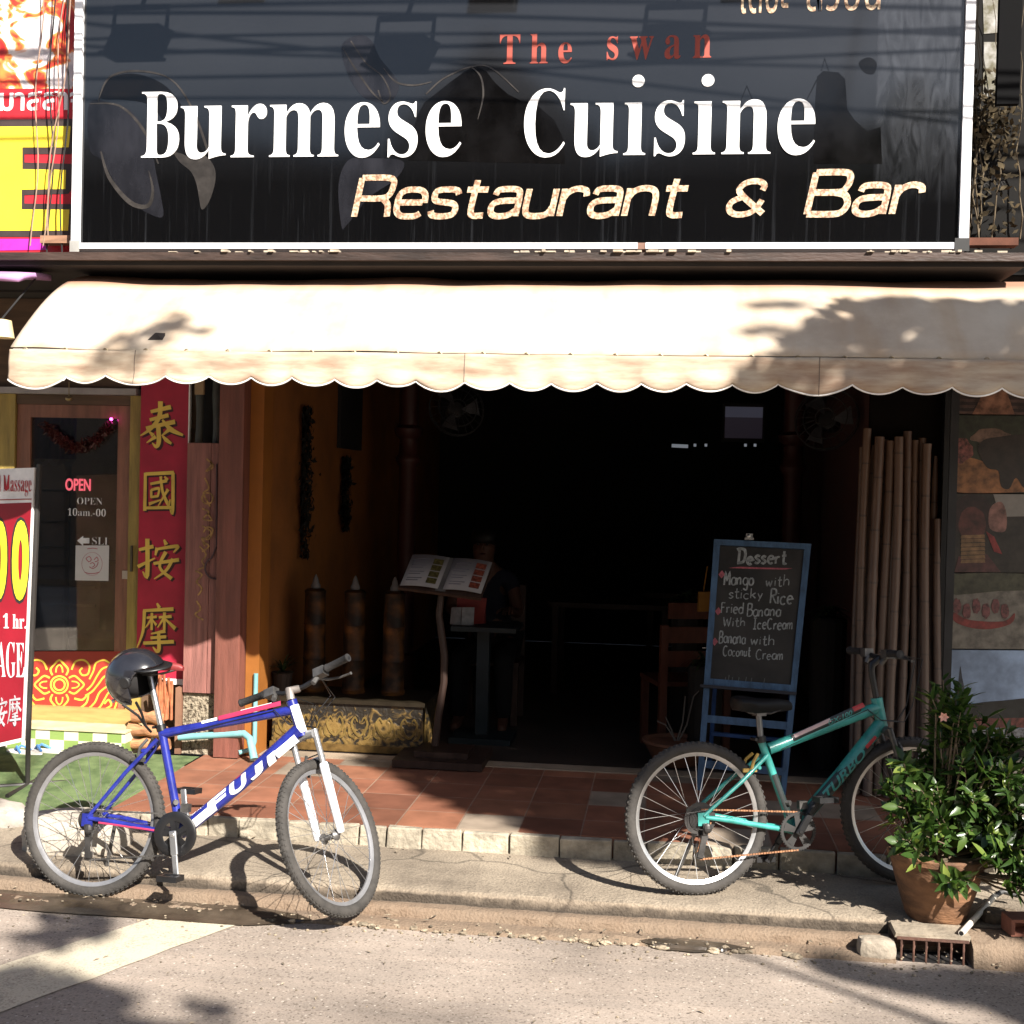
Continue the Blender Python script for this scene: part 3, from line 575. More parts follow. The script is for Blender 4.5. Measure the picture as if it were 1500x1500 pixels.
def wide(body, px0, px1, py0, py1, Y, m, parent, w, seed=1):
    """broad square-shouldered italic capitals and small letters, drawn as even strokes"""
    def rr(cx, cy, rx, ry, a0, a1, n=20, p=3.0):
        out = []
        for i in range(n + 1):
            t = radians(a0 + (a1 - a0) * i / n); c, s = cos(t), sin(t)
            out.append((cx + rx * (abs(c) ** (2 / p)) * (1 if c >= 0 else -1), cy + ry * (abs(s) ** (2 / p)) * (1 if s >= 0 else -1)))
        return out
    G = {
     'R': ([[(0, 0), (0, 1)], [(0, 1), (.6, 1), (.78, .93), (.8, .75), (.74, .55), (.55, .47), (0, .47)], [(.62, .46), (.76, .3), (.8, 0)]], .98),
     'B': ([[(0, 0), (0, 1)], [(0, 1), (.6, 1), (.75, .93), (.77, .75), (.68, .56), (.5, .52), (0, .52)], [(.5, .52), (.74, .45), (.83, .25), (.76, .07), (.58, 0), (0, 0)]], 1.0),
     'e': ([[(.06, .36), (.62, .36)], rr(.34, .345, .33, .345, 0, 318)], .84),
     's': ([[(.62, .56), (.56, .66), (.36, .69), (.1, .66), (.04, .52), (.12, .39), (.5, .33), (.6, .2), (.55, .05), (.33, 0), (.08, .03), (.02, .14)]], .8),
     't': ([[(.2, .92), (.18, .18), (.26, .02), (.5, .02)], [(0, .68), (.5, .68)]], .64),
     'a': ([[(.06, .54), (.12, .66), (.34, .69), (.58, .66), (.64, .5), (.64, 0)], [(.64, .4), (.2, .38), (.03, .28), (.04, .08), (.2, 0), (.45, .03), (.64, .18)]], .84),
     'u': ([[(0, .69), (0, .2), (.08, .03), (.3, 0), (.52, .05), (.62, .22)], [(.64, .69), (.64, 0)]], .84),
     'r': ([[(0, .69), (0, 0)], [(0, .42), (.1, .6), (.3, .69), (.5, .64), (.54, .5)]], .68),
     'n': ([[(0, .69), (0, 0)], [(0, .44), (.12, .62), (.34, .69), (.56, .64), (.64, .45), (.64, 0)]], .84),
     '&': ([[(.8, .02), (.22, .6), (.2, .82), (.36, .95), (.58, .95), (.7, .84), (.68, .7)], [(.3, .52), (.06, .36), (.04, .14), (.2, 0), (.46, .02), (.62, .16), (.72, .42)]], 1.0)}
    x = 0; S = []
    for ch in body:
        s, a = G[ch]; S += [[(u + x, v) for u, v in q] for q in s]; x += a
    W = x - .17; fn = pxbox(px0, px1, py0, py1, Y); sh = .2
    su = (fn(1, 0, 0) - fn(0, 0, 0)).length; sv = (fn(0, 1, 0) - fn(0, 0, 0)).length; k = (su - sh * sv) / W
    g = lambda u, v, d: fn((u + sh * v) / su, v / sv, d)
    b = MB()
    for i, q in enumerate(S):
        b.ribbon([(u * k, v * sv * .93 + .035 * sv) for u, v in q], w * sv, g, .004 + .0002 * (i % 9), sub=5 if len(q) > 2 else 1)
    return b.build('lettering', m, parent)
wide('Restaurant', 519, 1010, 257, 319, YS, m_gold, sign, .145)
wide('&', 1064, 1130, 262, 316, YS, m_gold, sign, .16)
wide('Bar', 1182, 1355, 250, 316, YS, m_gold, sign, .145)
text(serif('The'), pxbox(732, 838, 50, 94, YS), m_red, sign, offset=0, spacing=1.5)
text(serif('swan'), pxbox(889, 1042, 52, 87, YS), m_red, sign, offset=0, spacing=1.6)
text('เดอะ', pxbox(1086, 1155, -38, 20, YS), m_gold, sign, offset=.0)
text('สวอน', pxbox(1182, 1290, -38, 16, YS), m_gold, sign, offset=.0)
# two pale swans printed faintly on the sheet
m_swan = mat('grey swan print', (.013, .013, .016), .16, .5, 5, spec=.5, stretch=(1, 1, .4)); m_swan2 = mat('pale swan print', (.034, .030, .027), .25, .4, 9)
m_swan3 = mat('dark swan print', (.004, .0035, .0035), .14, .3, 5)
wall = lambda u, v, d: Vector((PY(u, v, YS).x, YS - d, PY(u, v, YS).z))
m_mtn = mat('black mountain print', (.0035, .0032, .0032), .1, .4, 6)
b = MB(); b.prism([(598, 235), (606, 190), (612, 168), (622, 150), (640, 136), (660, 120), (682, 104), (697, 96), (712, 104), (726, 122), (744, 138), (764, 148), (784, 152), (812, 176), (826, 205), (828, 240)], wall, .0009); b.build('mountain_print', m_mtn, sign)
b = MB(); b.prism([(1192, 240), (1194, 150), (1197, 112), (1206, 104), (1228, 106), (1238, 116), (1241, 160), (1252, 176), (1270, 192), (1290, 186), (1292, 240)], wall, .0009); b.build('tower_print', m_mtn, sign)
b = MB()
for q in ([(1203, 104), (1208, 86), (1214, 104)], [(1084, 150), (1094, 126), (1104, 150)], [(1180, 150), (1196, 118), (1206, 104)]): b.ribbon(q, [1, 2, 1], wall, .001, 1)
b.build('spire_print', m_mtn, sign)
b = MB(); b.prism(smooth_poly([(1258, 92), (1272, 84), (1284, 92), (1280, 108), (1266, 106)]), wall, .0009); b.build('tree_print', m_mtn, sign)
b = MB(); b.prism(smooth_poly([(131, 152), (160, 150), (188, 160), (210, 185), (222, 215), (228, 250), (236, 290), (238, 318), (212, 310), (185, 290), (165, 262), (150, 235), (131, 218)]), wall, .0012); b.build('swan_print', m_swan, sign)
b = MB(); b.prism(smooth_poly([(146, 143), (158, 118), (185, 108), (215, 112), (245, 128), (268, 158), (284, 195), (298, 228), (290, 245), (272, 228), (252, 200), (236, 172), (215, 152), (180, 146)]), wall, .0014); b.build('swan_print', m_swan3, sign)
b = MB(); b.prism(smooth_poly([(286, 235), (300, 228), (314, 245), (315, 268), (306, 296), (296, 307), (292, 292), (288, 270), (280, 252), (264, 238), (255, 224), (268, 226)]), wall, .0016)
b.ribbon([(144, 148), (160, 114), (200, 104), (250, 116), (282, 160), (306, 225)], [1, 3, 3, 2, 3, 4], wall, .0018); b.ribbon([(148, 222), (160, 260), (190, 296), (216, 302), (224, 280), (218, 250)], [2, 5, 7, 6, 4, 1], wall, .002)
b.ribbon([(132, 152), (175, 155), (210, 190), (232, 240)], [1, 3, 4, 2], wall, .0019); b.build('swan_print', m_swan2, sign)
b = MB(); b.prism(smooth_poly([(500, 70), (514, 55), (532, 52), (546, 62), (556, 84), (572, 104), (584, 122), (580, 140), (566, 152), (548, 148), (530, 140), (510, 110)]), wall, .0012); b.build('swan_print', m_swan, sign); b = MB(); b.prism(smooth_poly([(496, 270), (510, 235), (540, 232), (590, 236), (580, 262), (540, 290), (508, 330), (500, 330)]), wall, .0013); b.build('swan_print', m_swan, sign)
b = MB()
for q in ([(502, 70), (520, 100), (545, 135), (562, 150)], [(514, 60), (536, 92), (560, 112), (572, 140), (562, 152), (554, 132)], [(562, 100), (580, 120), (606, 125), (632, 120)], [(690, 98), (704, 112), (708, 140), (700, 175)], [(624, 138), (650, 115), (690, 98), (720, 100), (760, 135)]): b.ribbon(q, [1.2, 2.6, 2.6, 1] if len(q) == 4 else 2, wall, .002)
b.build('swan_print', m_swan2, sign)
# floodlights on arms above the sign, power cables in front of it (their shadows cross the sheet)
m_flood = mat('dark floodlight housing', (.03, .03, .032), .5, .2, 6, metal=.4)
lab = ['first floodlight on an arm over the sign, at its left end', 'middle floodlight on an arm over the sign', 'floodlight on an arm over the right half of the sign']
prev = None
for i, (px, py) in enumerate(((203, 60), (590, 78), (985, 62))):
    p = PY(px, py, YS); dy = .5; c = Vector((p.x + .77 / .97 * dy, YS - dy, p.z + dy / .97)); 
    if prev is None:
        f = thing('floodlight', lab[i], 'floodlight', c, 'floodlights over the sign')
        b = MB(); T = Matrix.Translation(c) @ Matrix.Rotation(radians(35), 4, 'X'); b.box(-.125, .125, -.05, .05, -.1, .1, T); b.box(-.14, .14, -.062, -.051, -.115, .115, T); b.build('housing', m_flood, f)
        b = MB(); b.tube([c + Vector((-.15, 0, 0)), c + Vector((-.15, .02, .16)), c + Vector((.15, .02, .16)), c + Vector((.15, 0, 0))], .012); b.build('bracket', m_flood, f)
        b = MB(); b.tube([c + Vector((0, .02, .16)), c + Vector((0, .1, .28)), Vector((c.x, YS + .05, SZ1 + .12 if SZ1 + .12 > c.z + .2 else c.z + .25))], .013); b.build('arm', m_flood, f); prev = f
    else:
        f = copy_tree(prev); f.location = c; f['label'] = lab[i]
m_cable = mat('black cable', (.02, .02, .02), .6)
def cable(pts, r, label, name='power_cable', group='cables over the pavement', m=None, seg=14):
    P = []
    for i in range(len(pts) - 1):
        a = Vector(pts[i]); c = Vector(pts[i + 1])
        for j in range(seg):
            t = j / seg; p = a.lerp(c, t); P.append(p)
    P.append(Vector(pts[-1])); b = MB(); b.tube(P, r, 6); o = b.build(name, m or m_cable, smooth=True); return tag(o, label, 'cable', group)
cz = [(20, 46, .010, 0), (66, 30, .008, -4), (84, 46, .011, 8), (112, 88, .009, 10), (60, 118, .008, 4), (30, 178, .009, -8), (10, 14, .012, 3), (150, 162, .009, 5)]
for i, (ya, yb, r, sag) in enumerate(cz):
    dy = .9 + .04 * i; off = Vector((.77 / .97 * dy, -dy, dy / .97)); a = PY(130, ya, YS) + off; c = PY(1410, yb, YS) + off
    d = c - a; a2 = a - d * .9; c2 = c + d * .6; P = []
    for j in range(25):
        t = j / 24; p = a2.lerp(c2, t); p.z += -.03 * sin(t * 9 + i) - .004 * sag * sin(t * 5 + 1) ; P.append(p)
    b = MB(); b.tube(P, r * .8, 6); tag(b.build('power_cable', m_cable, smooth=True), 'black cable strung along the street in front of the signboard', 'cable', 'cables over the pavement')

# ================================================================== AWNING
AX0, AX1, AYF, AYT, AZF, AZT = -3.20, 3.40, 5.70, 6.78, 2.478, 2.972  # right end lengthened out of view to keep sun off the wall
m_aw, N, L, B = node_mat('cream awning canvas')
tc = N('TexCoord'); n1 = N('TexNoise', i_Scale=1.8, i_Detail=7.0, i_Roughness=.65); L(tc.outputs['Object'], n1.inputs[0]); sp = N('SeparateXYZ'); L(tc.outputs['Object'], sp.inputs[0])
mp = N('Mapping'); mp.inputs['Scale'].default_value = (5, 1, 1.2); L(tc.outputs['Object'], mp.inputs[0]); n2 = N('TexNoise', i_Scale=1.6, i_Detail=4.0); L(mp.outputs[0], n2.inputs[0])
rp = N('ValToRGB'); e = rp.color_ramp.elements; e[0].position = .32; e[1].position = .62; e[0].color = (.42, .33, .245, 1); e[1].color = (.58, .49, .38, 1); L(n1.outputs[0], rp.inputs[0])
r2 = N('ValToRGB'); e = r2.color_ramp.elements; e[0].position = .34; e[1].position = .55; e[0].color = (.92, .84, .75, 1); e[1].color = (1, 1, 1, 1); L(n2.outputs[0], r2.inputs[0])
mx = N('MixRGB', blend_type='MULTIPLY'); mx.inputs[0].default_value = .8; L(rp.outputs[0], mx.inputs[1]); L(r2.outputs[0], mx.inputs[2])
# terracotta dirt washed from the roof along the top edge
mr = N('MapRange'); mr.inputs[1].default_value = 2.865; mr.inputs[2].default_value = 2.93; nn = N('Math', operation='MULTIPLY_ADD'); nn.inputs[1].default_value = .06; L(n1.outputs[0], nn.inputs[0]); L(sp.outputs['Z'], nn.inputs[2]); L(nn.outputs[0], mr.inputs[0])
ml = N('Math', operation='MULTIPLY'); ml.inputs[1].default_value = .85; L(mr.outputs[0], ml.inputs[0])
m2 = N('MixRGB'); m2.inputs[2].default_value = (.30, .13, .075, 1); L(ml.outputs[0], m2.inputs[0]); L(mx.outputs[0], m2.inputs[1]); L(m2.outputs[0], B.inputs['Base Color'])
B.inputs['Roughness'].default_value = .75; B.inputs['Transmission Weight'].default_value = 0
n3 = N('TexNoise', i_Scale=300.0, i_Detail=2.0); L(tc.outputs['Object'], n3.inputs[0]); bp = N('Bump'); bp.inputs['Strength'].default_value = .15; bp.inputs['Distance'].default_value = .003; L(n3.outputs[0], bp.inputs['Height']); L(bp.outputs[0], B.inputs['Normal'])
aw = thing('awning', 'cream canvas awning with a scalloped valance over the restaurant front', 'awning', (-.7, 6.0, 2.3))
def awn(x, s):
    """point of the canopy: s 0 at the wall, 1 at the front bar"""
    t = s; y = AYT + (AYF - AYT) * (t ** .92); z = AZT + (AZF - AZT) * (t ** 1.75) + .035 * sin(pi * t)
    z += (.022 * noise.noise(Vector((x * 1.1, 3, 0))) + .012 * noise.noise(Vector((x * 3.1, 8, t)))) * (1 - .5 * t) + .012 * noise.noise(Vector((x * 2.3, t * 3, 5))) * sin(pi * t)
    return Vector((x, y, z))
b = MB(); nx, ns = 230, 18; vs = [awn(AX0 + (AX1 - AX0) * i / nx, j / ns) for i in range(nx + 1) for j in range(ns + 1)]
b.add(vs, [(i * (ns + 1) + j, i * (ns + 1) + j + 1, (i + 1) * (ns + 1) + j + 1, (i + 1) * (ns + 1) + j) for i in range(nx) for j in range(ns)])
cn = b.build('canopy', m_aw, aw, True); md = cn.modifiers.new('thick', 'SOLIDIFY'); md.thickness = .004; md.offset = -1
b = MB(); b.tube([(AX0 + .01, AYF + .018, AZF - .012), (AX1 - .01, AYF + .018, AZF - .012)], .016, 10); b.build('front_bar', mat('painted steel tube', (.3, .28, .25), .5), aw, True)
for xx in (-2.9, -.7):
    b = MB(); b.tube([(xx, AYF + .03, AZF - .03), (xx, 7.0, 2.62)], .014, 8); b.build('support_arm', mat('dark steel tube', (.05, .045, .04), .5), aw, True)
# valance
notch = [20, 97, 157, 247, 309, 370, 430, 492, 553, 610, 682, 748, 808, 875, 940, 1005, 1073, 1140, 1247, 1322, 1393, 1467]
nxs = [PY(p, 555, AYF).x for p in notch]; nxs[0] = AX0; nxs += [nxs[-1] + .22 * k for k in range(1, 11)]
def val_z(x):
    for a, c in zip(nxs, nxs[1:]):
        if a <= x <= c:
            t = (x - a) / (c - a); d = .036 * min(1.25, (c - a) / .2) * (1 + .25 * noise.noise(Vector((a * 7, 1, 1)))); base = 2.346 + .006 * sin(x * 2.1) - .02 * (x < -2.9)
            return base - d * (sin(pi * t) ** .8)
    return 2.33
def val_pt(x, t):
    z = AZF - .006 + (val_z(x) - AZF + .006) * t
    y = AYF - .006 - .018 * t + .022 * t * noise.noise(Vector((x * 3.3, 1, t * .8))) + .012 * t * noise.noise(Vector((x * 9, 4, t)))
    y += .026 * t * noise.noise(Vector((x * 2.6, t * 2.2, 7))) + .016 * t * noise.noise(Vector((x * 5.5, 2, 7))) + .010 * t * sin(x * 30.5) + .014 * t * t * noise.noise(Vector((x * 1.2, 9, 0)))
    z += .004 * noise.noise(Vector((x * 5, 0, 2))) * (1 - t) + .006 * t * noise.noise(Vector((x * 4.3, 6, 2)))
    return Vector((x, y, z))
m_val, N, L, B = node_mat('stained valance canvas')
tc = N('TexCoord'); mp = N('Mapping'); mp.inputs['Scale'].default_value = (1.6, 1, 9); L(tc.outputs['Object'], mp.inputs[0]); n1 = N('TexNoise', i_Scale=2.2, i_Detail=6.0, i_Roughness=.6); L(mp.outputs[0], n1.inputs[0])
rp = N('ValToRGB'); e = rp.color_ramp.elements; e[0].position = .33; e[1].position = .6; e[0].color = (.30, .20, .135, 1); e[1].color = (.47, .385, .285, 1); L(n1.outputs[0], rp.inputs[0]); L(rp.outputs[0], B.inputs['Base Color']); B.inputs['Roughness'].default_value = .8
n2 = N('TexNoise', i_Scale=260.0, i_Detail=2.0); L(tc.outputs['Object'], n2.inputs[0]); bp = N('Bump'); bp.inputs['Strength'].default_value = .15; bp.inputs['Distance'].default_value = .003; L(n2.outputs[0], bp.inputs['Height']); L(bp.outputs[0], B.inputs['Normal'])
b = MB(); nx, ns = 700, 9; xs = [AX0 + (nxs[-1] - AX0) * i / nx for i in range(nx + 1)]; xs = [x for x in xs if x <= AX1]; nx = len(xs) - 1
b.add([val_pt(x, j / ns) for x in xs for j in range(ns + 1)], [(i * (ns + 1) + j, i * (ns + 1) + j + 1, (i + 1) * (ns + 1) + j + 1, (i + 1) * (ns + 1) + j) for i in range(nx) for j in range(ns)])
va = b.build('valance', m_val, aw, True); md = va.modifiers.new('thick', 'SOLIDIFY'); md.thickness = .003
b = MB(); b.tube([val_pt(x, 1) + Vector((0, -.001, -.001)) for x in xs], .0042, 6); b.build('piping', mat('white piping', (.8, .78, .74), .6), va, True)
m_dk = mat('dark thread', (.12, .09, .07), .8)
b = MB(); P = [Vector((x, AYF - .0035, AZF - .012 + .003 * sin(x * 26))) for x in xs]; b.tube(P, .0016, 4); b.build('seam', m_dk, va)
for k in range(34):
    x = AX0 + .08 + k * .206; b = MB()
    if x > AX1: break
    b.tube([(x + .011 * cos(a * pi / 5), AYF - .006, AZF - .008 + .011 * sin(a * pi / 5)) for a in range(10)], .003, 5, True)
    b.build('grommet', mat('tarnished brass', (.3, .24, .15), .4, metal=.7), va)
for px in (199, 681, 1200):
    x = PY(px, 545, AYF).x; b = MB(); b.tube([val_pt(x, t / 8) + Vector((0, -.0035, 0)) for t in range(9)], .0018, 4); b.build('seam', m_dk, va)
b = MB(); q = awn(PY(222, 498, 5.72).x, .93); b.add([q + Vector((-.04, -.012, -.012)), q + Vector((.05, -.012, -.02)), q + Vector((.035, .03, .03)), q + Vector((-.025, .04, .03)), q + Vector((.0, .0, .028))], [(0, 1, 4), (1, 2, 4), (2, 3, 4), (3, 0, 4)]); b.build('torn_flap', mat('dark tear', (.03, .022, .02), .9), cn)

# ================================================================== LEFT: billboard, massage shop
YB = 6.56
bill = thing('massage_billboard', 'red and yellow massage billboard left of the black sign', 'billboard', (-3.7, YB, 3.05))
def W(Y): return lambda u, v, d: Vector((PY(u, v, Y).x, Y - d, PY(u, v, Y).z))
wb = W(YB); m_bred = mat('billboard red', (.50, .02, .03), .45, .12, 5)
m_yel = mat('billboard yellow', (.80, .62, .04), .45, .06, 3); m_out = mat('billboard dark outline', (.045, .03, .028), .5); m_mag = mat('billboard magenta', (.50, .03, .38), .45)
b = MB(); x1 = PY(119, 200, YB).x; b.box(-5.2, x1, YB, YB + .05, 3.08, 4.8); b.build('panel', m_bred, bill)
m_pic, N, L, B = node_mat('printed food picture'); tc = N('TexCoord'); mp = N('Mapping'); mp.inputs['Scale'].default_value = (4, 1, 5); L(tc.outputs['Object'], mp.inputs[0]); n1 = N('TexNoise', i_Scale=1.3, i_Detail=3.0, i_Distortion=1.2); L(mp.outputs[0], n1.inputs[0])
rp = N('ValToRGB'); cr = rp.color_ramp; cr.interpolation = 'EASE'; cr.elements[0].position = .3; cr.elements[0].color = (.42, .02, .02, 1); cr.elements[1].position = .72; cr.elements[1].color = (.78, .75, .74, 1)
for p, c in ((.44, (.55, .05, .03, 1)), (.5, (.75, .25, .06, 1)), (.55, (.78, .70, .66, 1)), (.63, (.55, .5, .52, 1))): e = cr.elements.new(p); e.color = c
L(n1.outputs[0], rp.inputs[0]); L(rp.outputs[0], B.inputs['Base Color']); B.inputs['Roughness'].default_value = .35
b = MB(); b.prism([(-60, 130), (119, 130), (121, -60), (-60, -60)], wb, .002); b.build('printed_picture', m_pic, bill)
text('มาสสาจ', pxbox(0, 122, 134, 162, YB), mat('white print', (.8, .8, .8), .5), bill, offset=.02, depth=.003)
b = MB()
outl = [(-60, 176), (108, 174), (112, 180), (110, 222), (104, 226), (36, 226), (36, 238), (105, 240), (107, 247), (106, 276), (100, 284), (36, 286), (36, 298), (104, 299), (110, 306), (108, 342), (100, 347), (-60, 347)]
b.prism(outl, wb, .002); b.build('letter_outline', m_out, bill)
b = MB(); b.prism([(-60, 186), (104, 185), (101, 216), (33, 216), (33, 248), (97, 249), (96, 277), (32, 278), (32, 307), (102, 307), (100, 338), (-60, 338)], wb, .0035); b.build('letter', m_yel, bill)
b = MB(); b.prism([(-60, 350), (64, 350), (68, 366), (-60, 368)], wb, .0025); b.build('magenta_band', m_mag, bill)
b = MB(); b.box(PY(64, 352, 6.5).x, PY(112, 352, 6.5).x, 6.46, 6.54, PY(80, 358, 6.5).z, PY(80, 347, 6.5).z); tag(b.build('wooden_batten', mat('old batten', (.28, .15, .09), .8, .3, 8, stretch=(1, 6, 6))), 'short brown batten under the red billboard, beside the corner of the black sign', 'batten')
for i, (xa, xb, ya) in enumerate(((62, 48, 6.5), (78, 72, 6.49), (96, 70, 6.48), (104, 88, 6.47), (112, 60, 6.46))):
    P = [PY(xa + (xb - xa) * t / 12 + 4 * sin(t * .9 + i), -40 + t * (440 if i % 2 else 400) / 12, ya) for t in range(13)]
    b = MB(); b.tube(P, .0035 + .001 * (i % 2), 5); tag(b.build('hanging_wire', m_cable if i % 2 else mat('tan wire', (.3, .2, .15), .7), smooth=True), 'thin wire hanging loosely in front of the red billboard', 'wire', 'wires hanging over the billboard')
# purple awning scrap, pale lamp and pole of the massage shop under the billboard
b = MB(); P0 = []
for i in range(15):
    t = i / 14; x = -4.9 + (PY(62, 405, 6.3).x + 4.9) * t
    for j in range(7): s = j / 6; P0.append((x, 6.3 - .35 * s + .1, 2.95 - .065 * s * s + .012 * sin(9 * t)))
b.add(P0, [(i * 7 + j, i * 7 + j + 1, (i + 1) * 7 + j + 1, (i + 1) * 7 + j) for i in range(14) for j in range(6)])
o = b.build('purple_awning', mat('faded purple canvas', (.42, .22, .42), .8, .2, 4), smooth=True); md = o.modifiers.new('t', 'SOLIDIFY'); md.thickness = .03; tag(o, 'small faded purple awning left of the cream one, under the billboard', 'awning')
b = MB(); c = PY(2, 482, 6.0); b.lathe([(.065, -.045), (.05, .045), (.02, .05)], Matrix.Translation(c), 18); o = b.build('lamp_shade', mat('cream lamp shade', (.65, .52, .28), .6), smooth=True)
lp = thing('hanging_lamp', 'small cream lamp shade hanging at the left end of the cream awning', 'lamp', c); o.parent = lp; o.matrix_parent_inverse = Matrix.Translation(-c)
b = MB(); b.tube([c + Vector((0, 0, .05)), c + Vector((.01, .3, .3)), c + Vector((0, .5, .45))], .005, 6); b.build('cord', m_cable, lp)

YM = 7.25
SHADE_TONE[0] = 1.0
ms = thing('massage_shop', 'massage shop front with mustard door posts beside the restaurant', 'building', (-3.6, YM, .2))
wm = W(YM)
m_must = mat('mustard paint', (.33, .235, .06), .6, .25, 5, .3, 40, stretch=(5, 5, .6)); m_leaf = mat('pinkish brown door wood', (.24, .105, .065), .55, .25, 5, .3, 40, stretch=(5, 5, .5)); m_lint = mat('brown lintel', (.10, .06, .035), .7, .3, 5, stretch=(.5, 5, 5))
x0, x1, z0, z1 = ext(-5, 206, 520, 568, YM); b = MB(); b.box(-6, x1, YM - .02, YM + .1, z0, 2.955); b.build('lintel', m_lint, ms)
x0, x1, z0, z1 = ext(0, 205, 569, 578, YM); b = MB(); b.box(-6, x1, YM - .06, YM + .02, z0, z1); b.build('curtain_rail', mat('grey rail', (.34, .31, .3), .5), ms)
xr0, xr1, zb, zt = ext(189, 206, 580, 1062, YM)
b = MB(); b.box(xr0, xr1 + .02, YM - .02, YM + .1, .34, zt); b.build('door_post', m_must, ms)
xl = PY(22, 800, YM).x; b = MB(); b.box(xl - .13, xl - .002, YM - .02, YM + .1, .34, zt); b.build('door_post', m_must, ms)
b = MB(); b.box(-6, xl - .132, YM, YM + .1, .34, zt); b.build('side_wall', mat('plum wall', (.12, .03, .05), .7), ms)
b = MB(); b.box(xl, xr0 - .002, YM - .01, YM + .09, zt - .06, zt); b.build('door_head', m_lint, ms)
b = MB(); b.box(-6, xr1 + .02, YM - .05, YM + .1, .339, .425); b.build('sill', mat('varnished sill', (.42, .25, .09), .5, .2, 6, stretch=(.5, 4, 4)), ms)
b = MB(); b.box(xr1 + .021, -2.62, YM, YM + .1, .2, 2.955); b.build('side_wall', m_lint, ms)
b = MB(); b.box(-6, -2.63, 8.7, 8.8, .2, 2.955); b.build('back_wall', mat('massage room wall', (.26, .19, .14), .8), ms)
# the door: a frame, a glass pane, an ornament panel
zh = zt - .062
dx0, dx1 = xl + .002, xr0 - .004; gx0, gx1, gz0, gz1 = ext(42, 170, 612, 958, YM)
dr = MB(); dr.box(dx0, gx0, YM, YM + .045, .427, zh); dr.box(gx1, dx1, YM, YM + .045, .427, zh); dr.box(gx0, gx1, YM, YM + .045, gz1, zh); dr.box(gx0, gx1, YM + .002, YM + .043, .427, gz0)
door = dr.build('door', m_leaf, ms)
m_glass, N, L, B = node_mat('door glass'); B.inputs['Base Color'].default_value = (.01, .01, .01, 1); B.inputs['Roughness'].default_value = .03
out = [n for n in m_glass.node_tree.nodes if n.type == 'OUTPUT_MATERIAL'][0]; tr = N('BsdfTransparent'); tr.inputs[0].default_value = (.75, .75, .72, 1); mxs = N('MixShader'); fr = N('Fresnel'); fr.inputs[0].default_value = 2.1; gl = N('BsdfGlossy'); gl.inputs['Roughness'].default_value = .02
L(fr.outputs[0], mxs.inputs[0]); L(tr.outputs[0], mxs.inputs[1]); L(gl.outputs[0], mxs.inputs[2]); L(mxs.outputs[0], out.inputs[0])
b = MB(); b.box(gx0 + .001, gx1 - .001, YM + .018, YM + .026, gz0 + .001, gz1 - .001); b.build('glass', m_glass, door)
b = MB(); b.tube([Vector((xr0 + .03, YM - .03, z)) for z in (1.28, 1.32, 1.4, 1.44)], .009, 8); b.build('door_handle', mat('dark handle', (.06, .05, .03), .4, metal=.5), ms)
b = MB(); xx, _, za, zz = ext(180, 190, 836, 848, YM); b.box(xx, xx + .05, YM - .012, YM - .001, za, zz); b.build('door_lock', mat('brushed steel', (.5, .48, .45), .35, metal=.8), door)
yd = YM + .017
wd_ = W(YM + .016)
m_whp = mat('white print', (.8, .8, .8), .5)
text('OPEN', pxbox(96, 133, 701, 719, yd), emit('pink neon letters', (.8, .12, .16), .32), door, offset=.02, depth=.004)
text(serif('OPEN'), pxbox(113, 150, 729, 739, yd), m_whp, door, offset=-.015, depth=.001)
text(serif('10am.-00'), pxbox(99, 155, 745, 756, yd), m_whp, door, offset=-.015, depth=.001)
text(serif('SLI'), pxbox(135, 158, 787, 798, yd), m_whp, door, offset=-.015, depth=.001)
b = MB(); b.prism([(113, 792), (122, 785), (122, 788), (131, 788), (131, 796), (122, 796), (122, 800)], wd_, .001); b.build('arrow', m_whp, door)
b = MB(); b.prism([(111, 799), (160, 799), (159, 851), (110, 850)], wd_, .0012); po = b.build('notice', mat('white notice paper', (.55, .53, .53), .7, .05, 4), door)
b = MB(); mpk = mat('pink emblem ink', (.45, .15, .18), .7)
b.tube([wd_(135 + 15 * cos(a * pi / 12), 826 + 17 * sin(a * pi / 12), .0015) for a in range(24)], .0013, 4, True)
for q in ([(126, 818), (131, 815), (134, 820), (130, 823), (126, 818)], [(138, 820), (142, 816), (144, 821), (139, 823)], [(131, 830), (136, 833), (142, 829), (144, 823)], [(132, 826), (136, 824), (139, 828), (135, 831)], [(124, 838), (130, 840), (138, 840), (146, 838)], [(128, 804), (136, 803), (143, 804)]): b.ribbon(q, 1.3, wd_, .0016, 2)
b.build('emblem', mpk, po)
# the red ornament panel at the foot of the door
wo = W(YM - .004); SHADE_TONE[0] = .8; m_or = mat('ornament red', (.42, .045, .03), .45, .1, 5); m_oy = mat('ornament yellow', (.85, .62, .08), .45)
b = MB(); b.prism([(40, 954), (176, 954), (172, 1046), (42, 1042)], W(YM), .004); b.build('ornament_panel', m_or, door)
b = MB()
cx, cy = 87, 1003; k = [0]
def rb(q, w=2.6):
    k[0] += 1; b.ribbon(q, w, wo, .001 + .00015 * (k[0] % 16), 4)
ci = lambda r, a0=0, a1=360, n=16, x=cx, y=cy: [(x + r * cos(radians(a0 + (a1 - a0) * i / n)), y + r * sin(radians(a0 + (a1 - a0) * i / n))) for i in range(n + 1)]
rb(ci(12.5)); rb(ci(8))
for a in (0, 90, 180, 270):
    R_ = lambda p: (cx + p[0] * cos(radians(a)) - p[1] * sin(radians(a)), cy + p[0] * sin(radians(a)) + p[1] * cos(radians(a)))
    rb([R_(p) for p in ((14, 10), (22, 13), (30, 7), (36, 0), (30, -7), (22, -13), (14, -10))]); rb([R_(p) for p in ((18, 5), (25, 4), (29, 0), (25, -4), (18, -5))], 2)
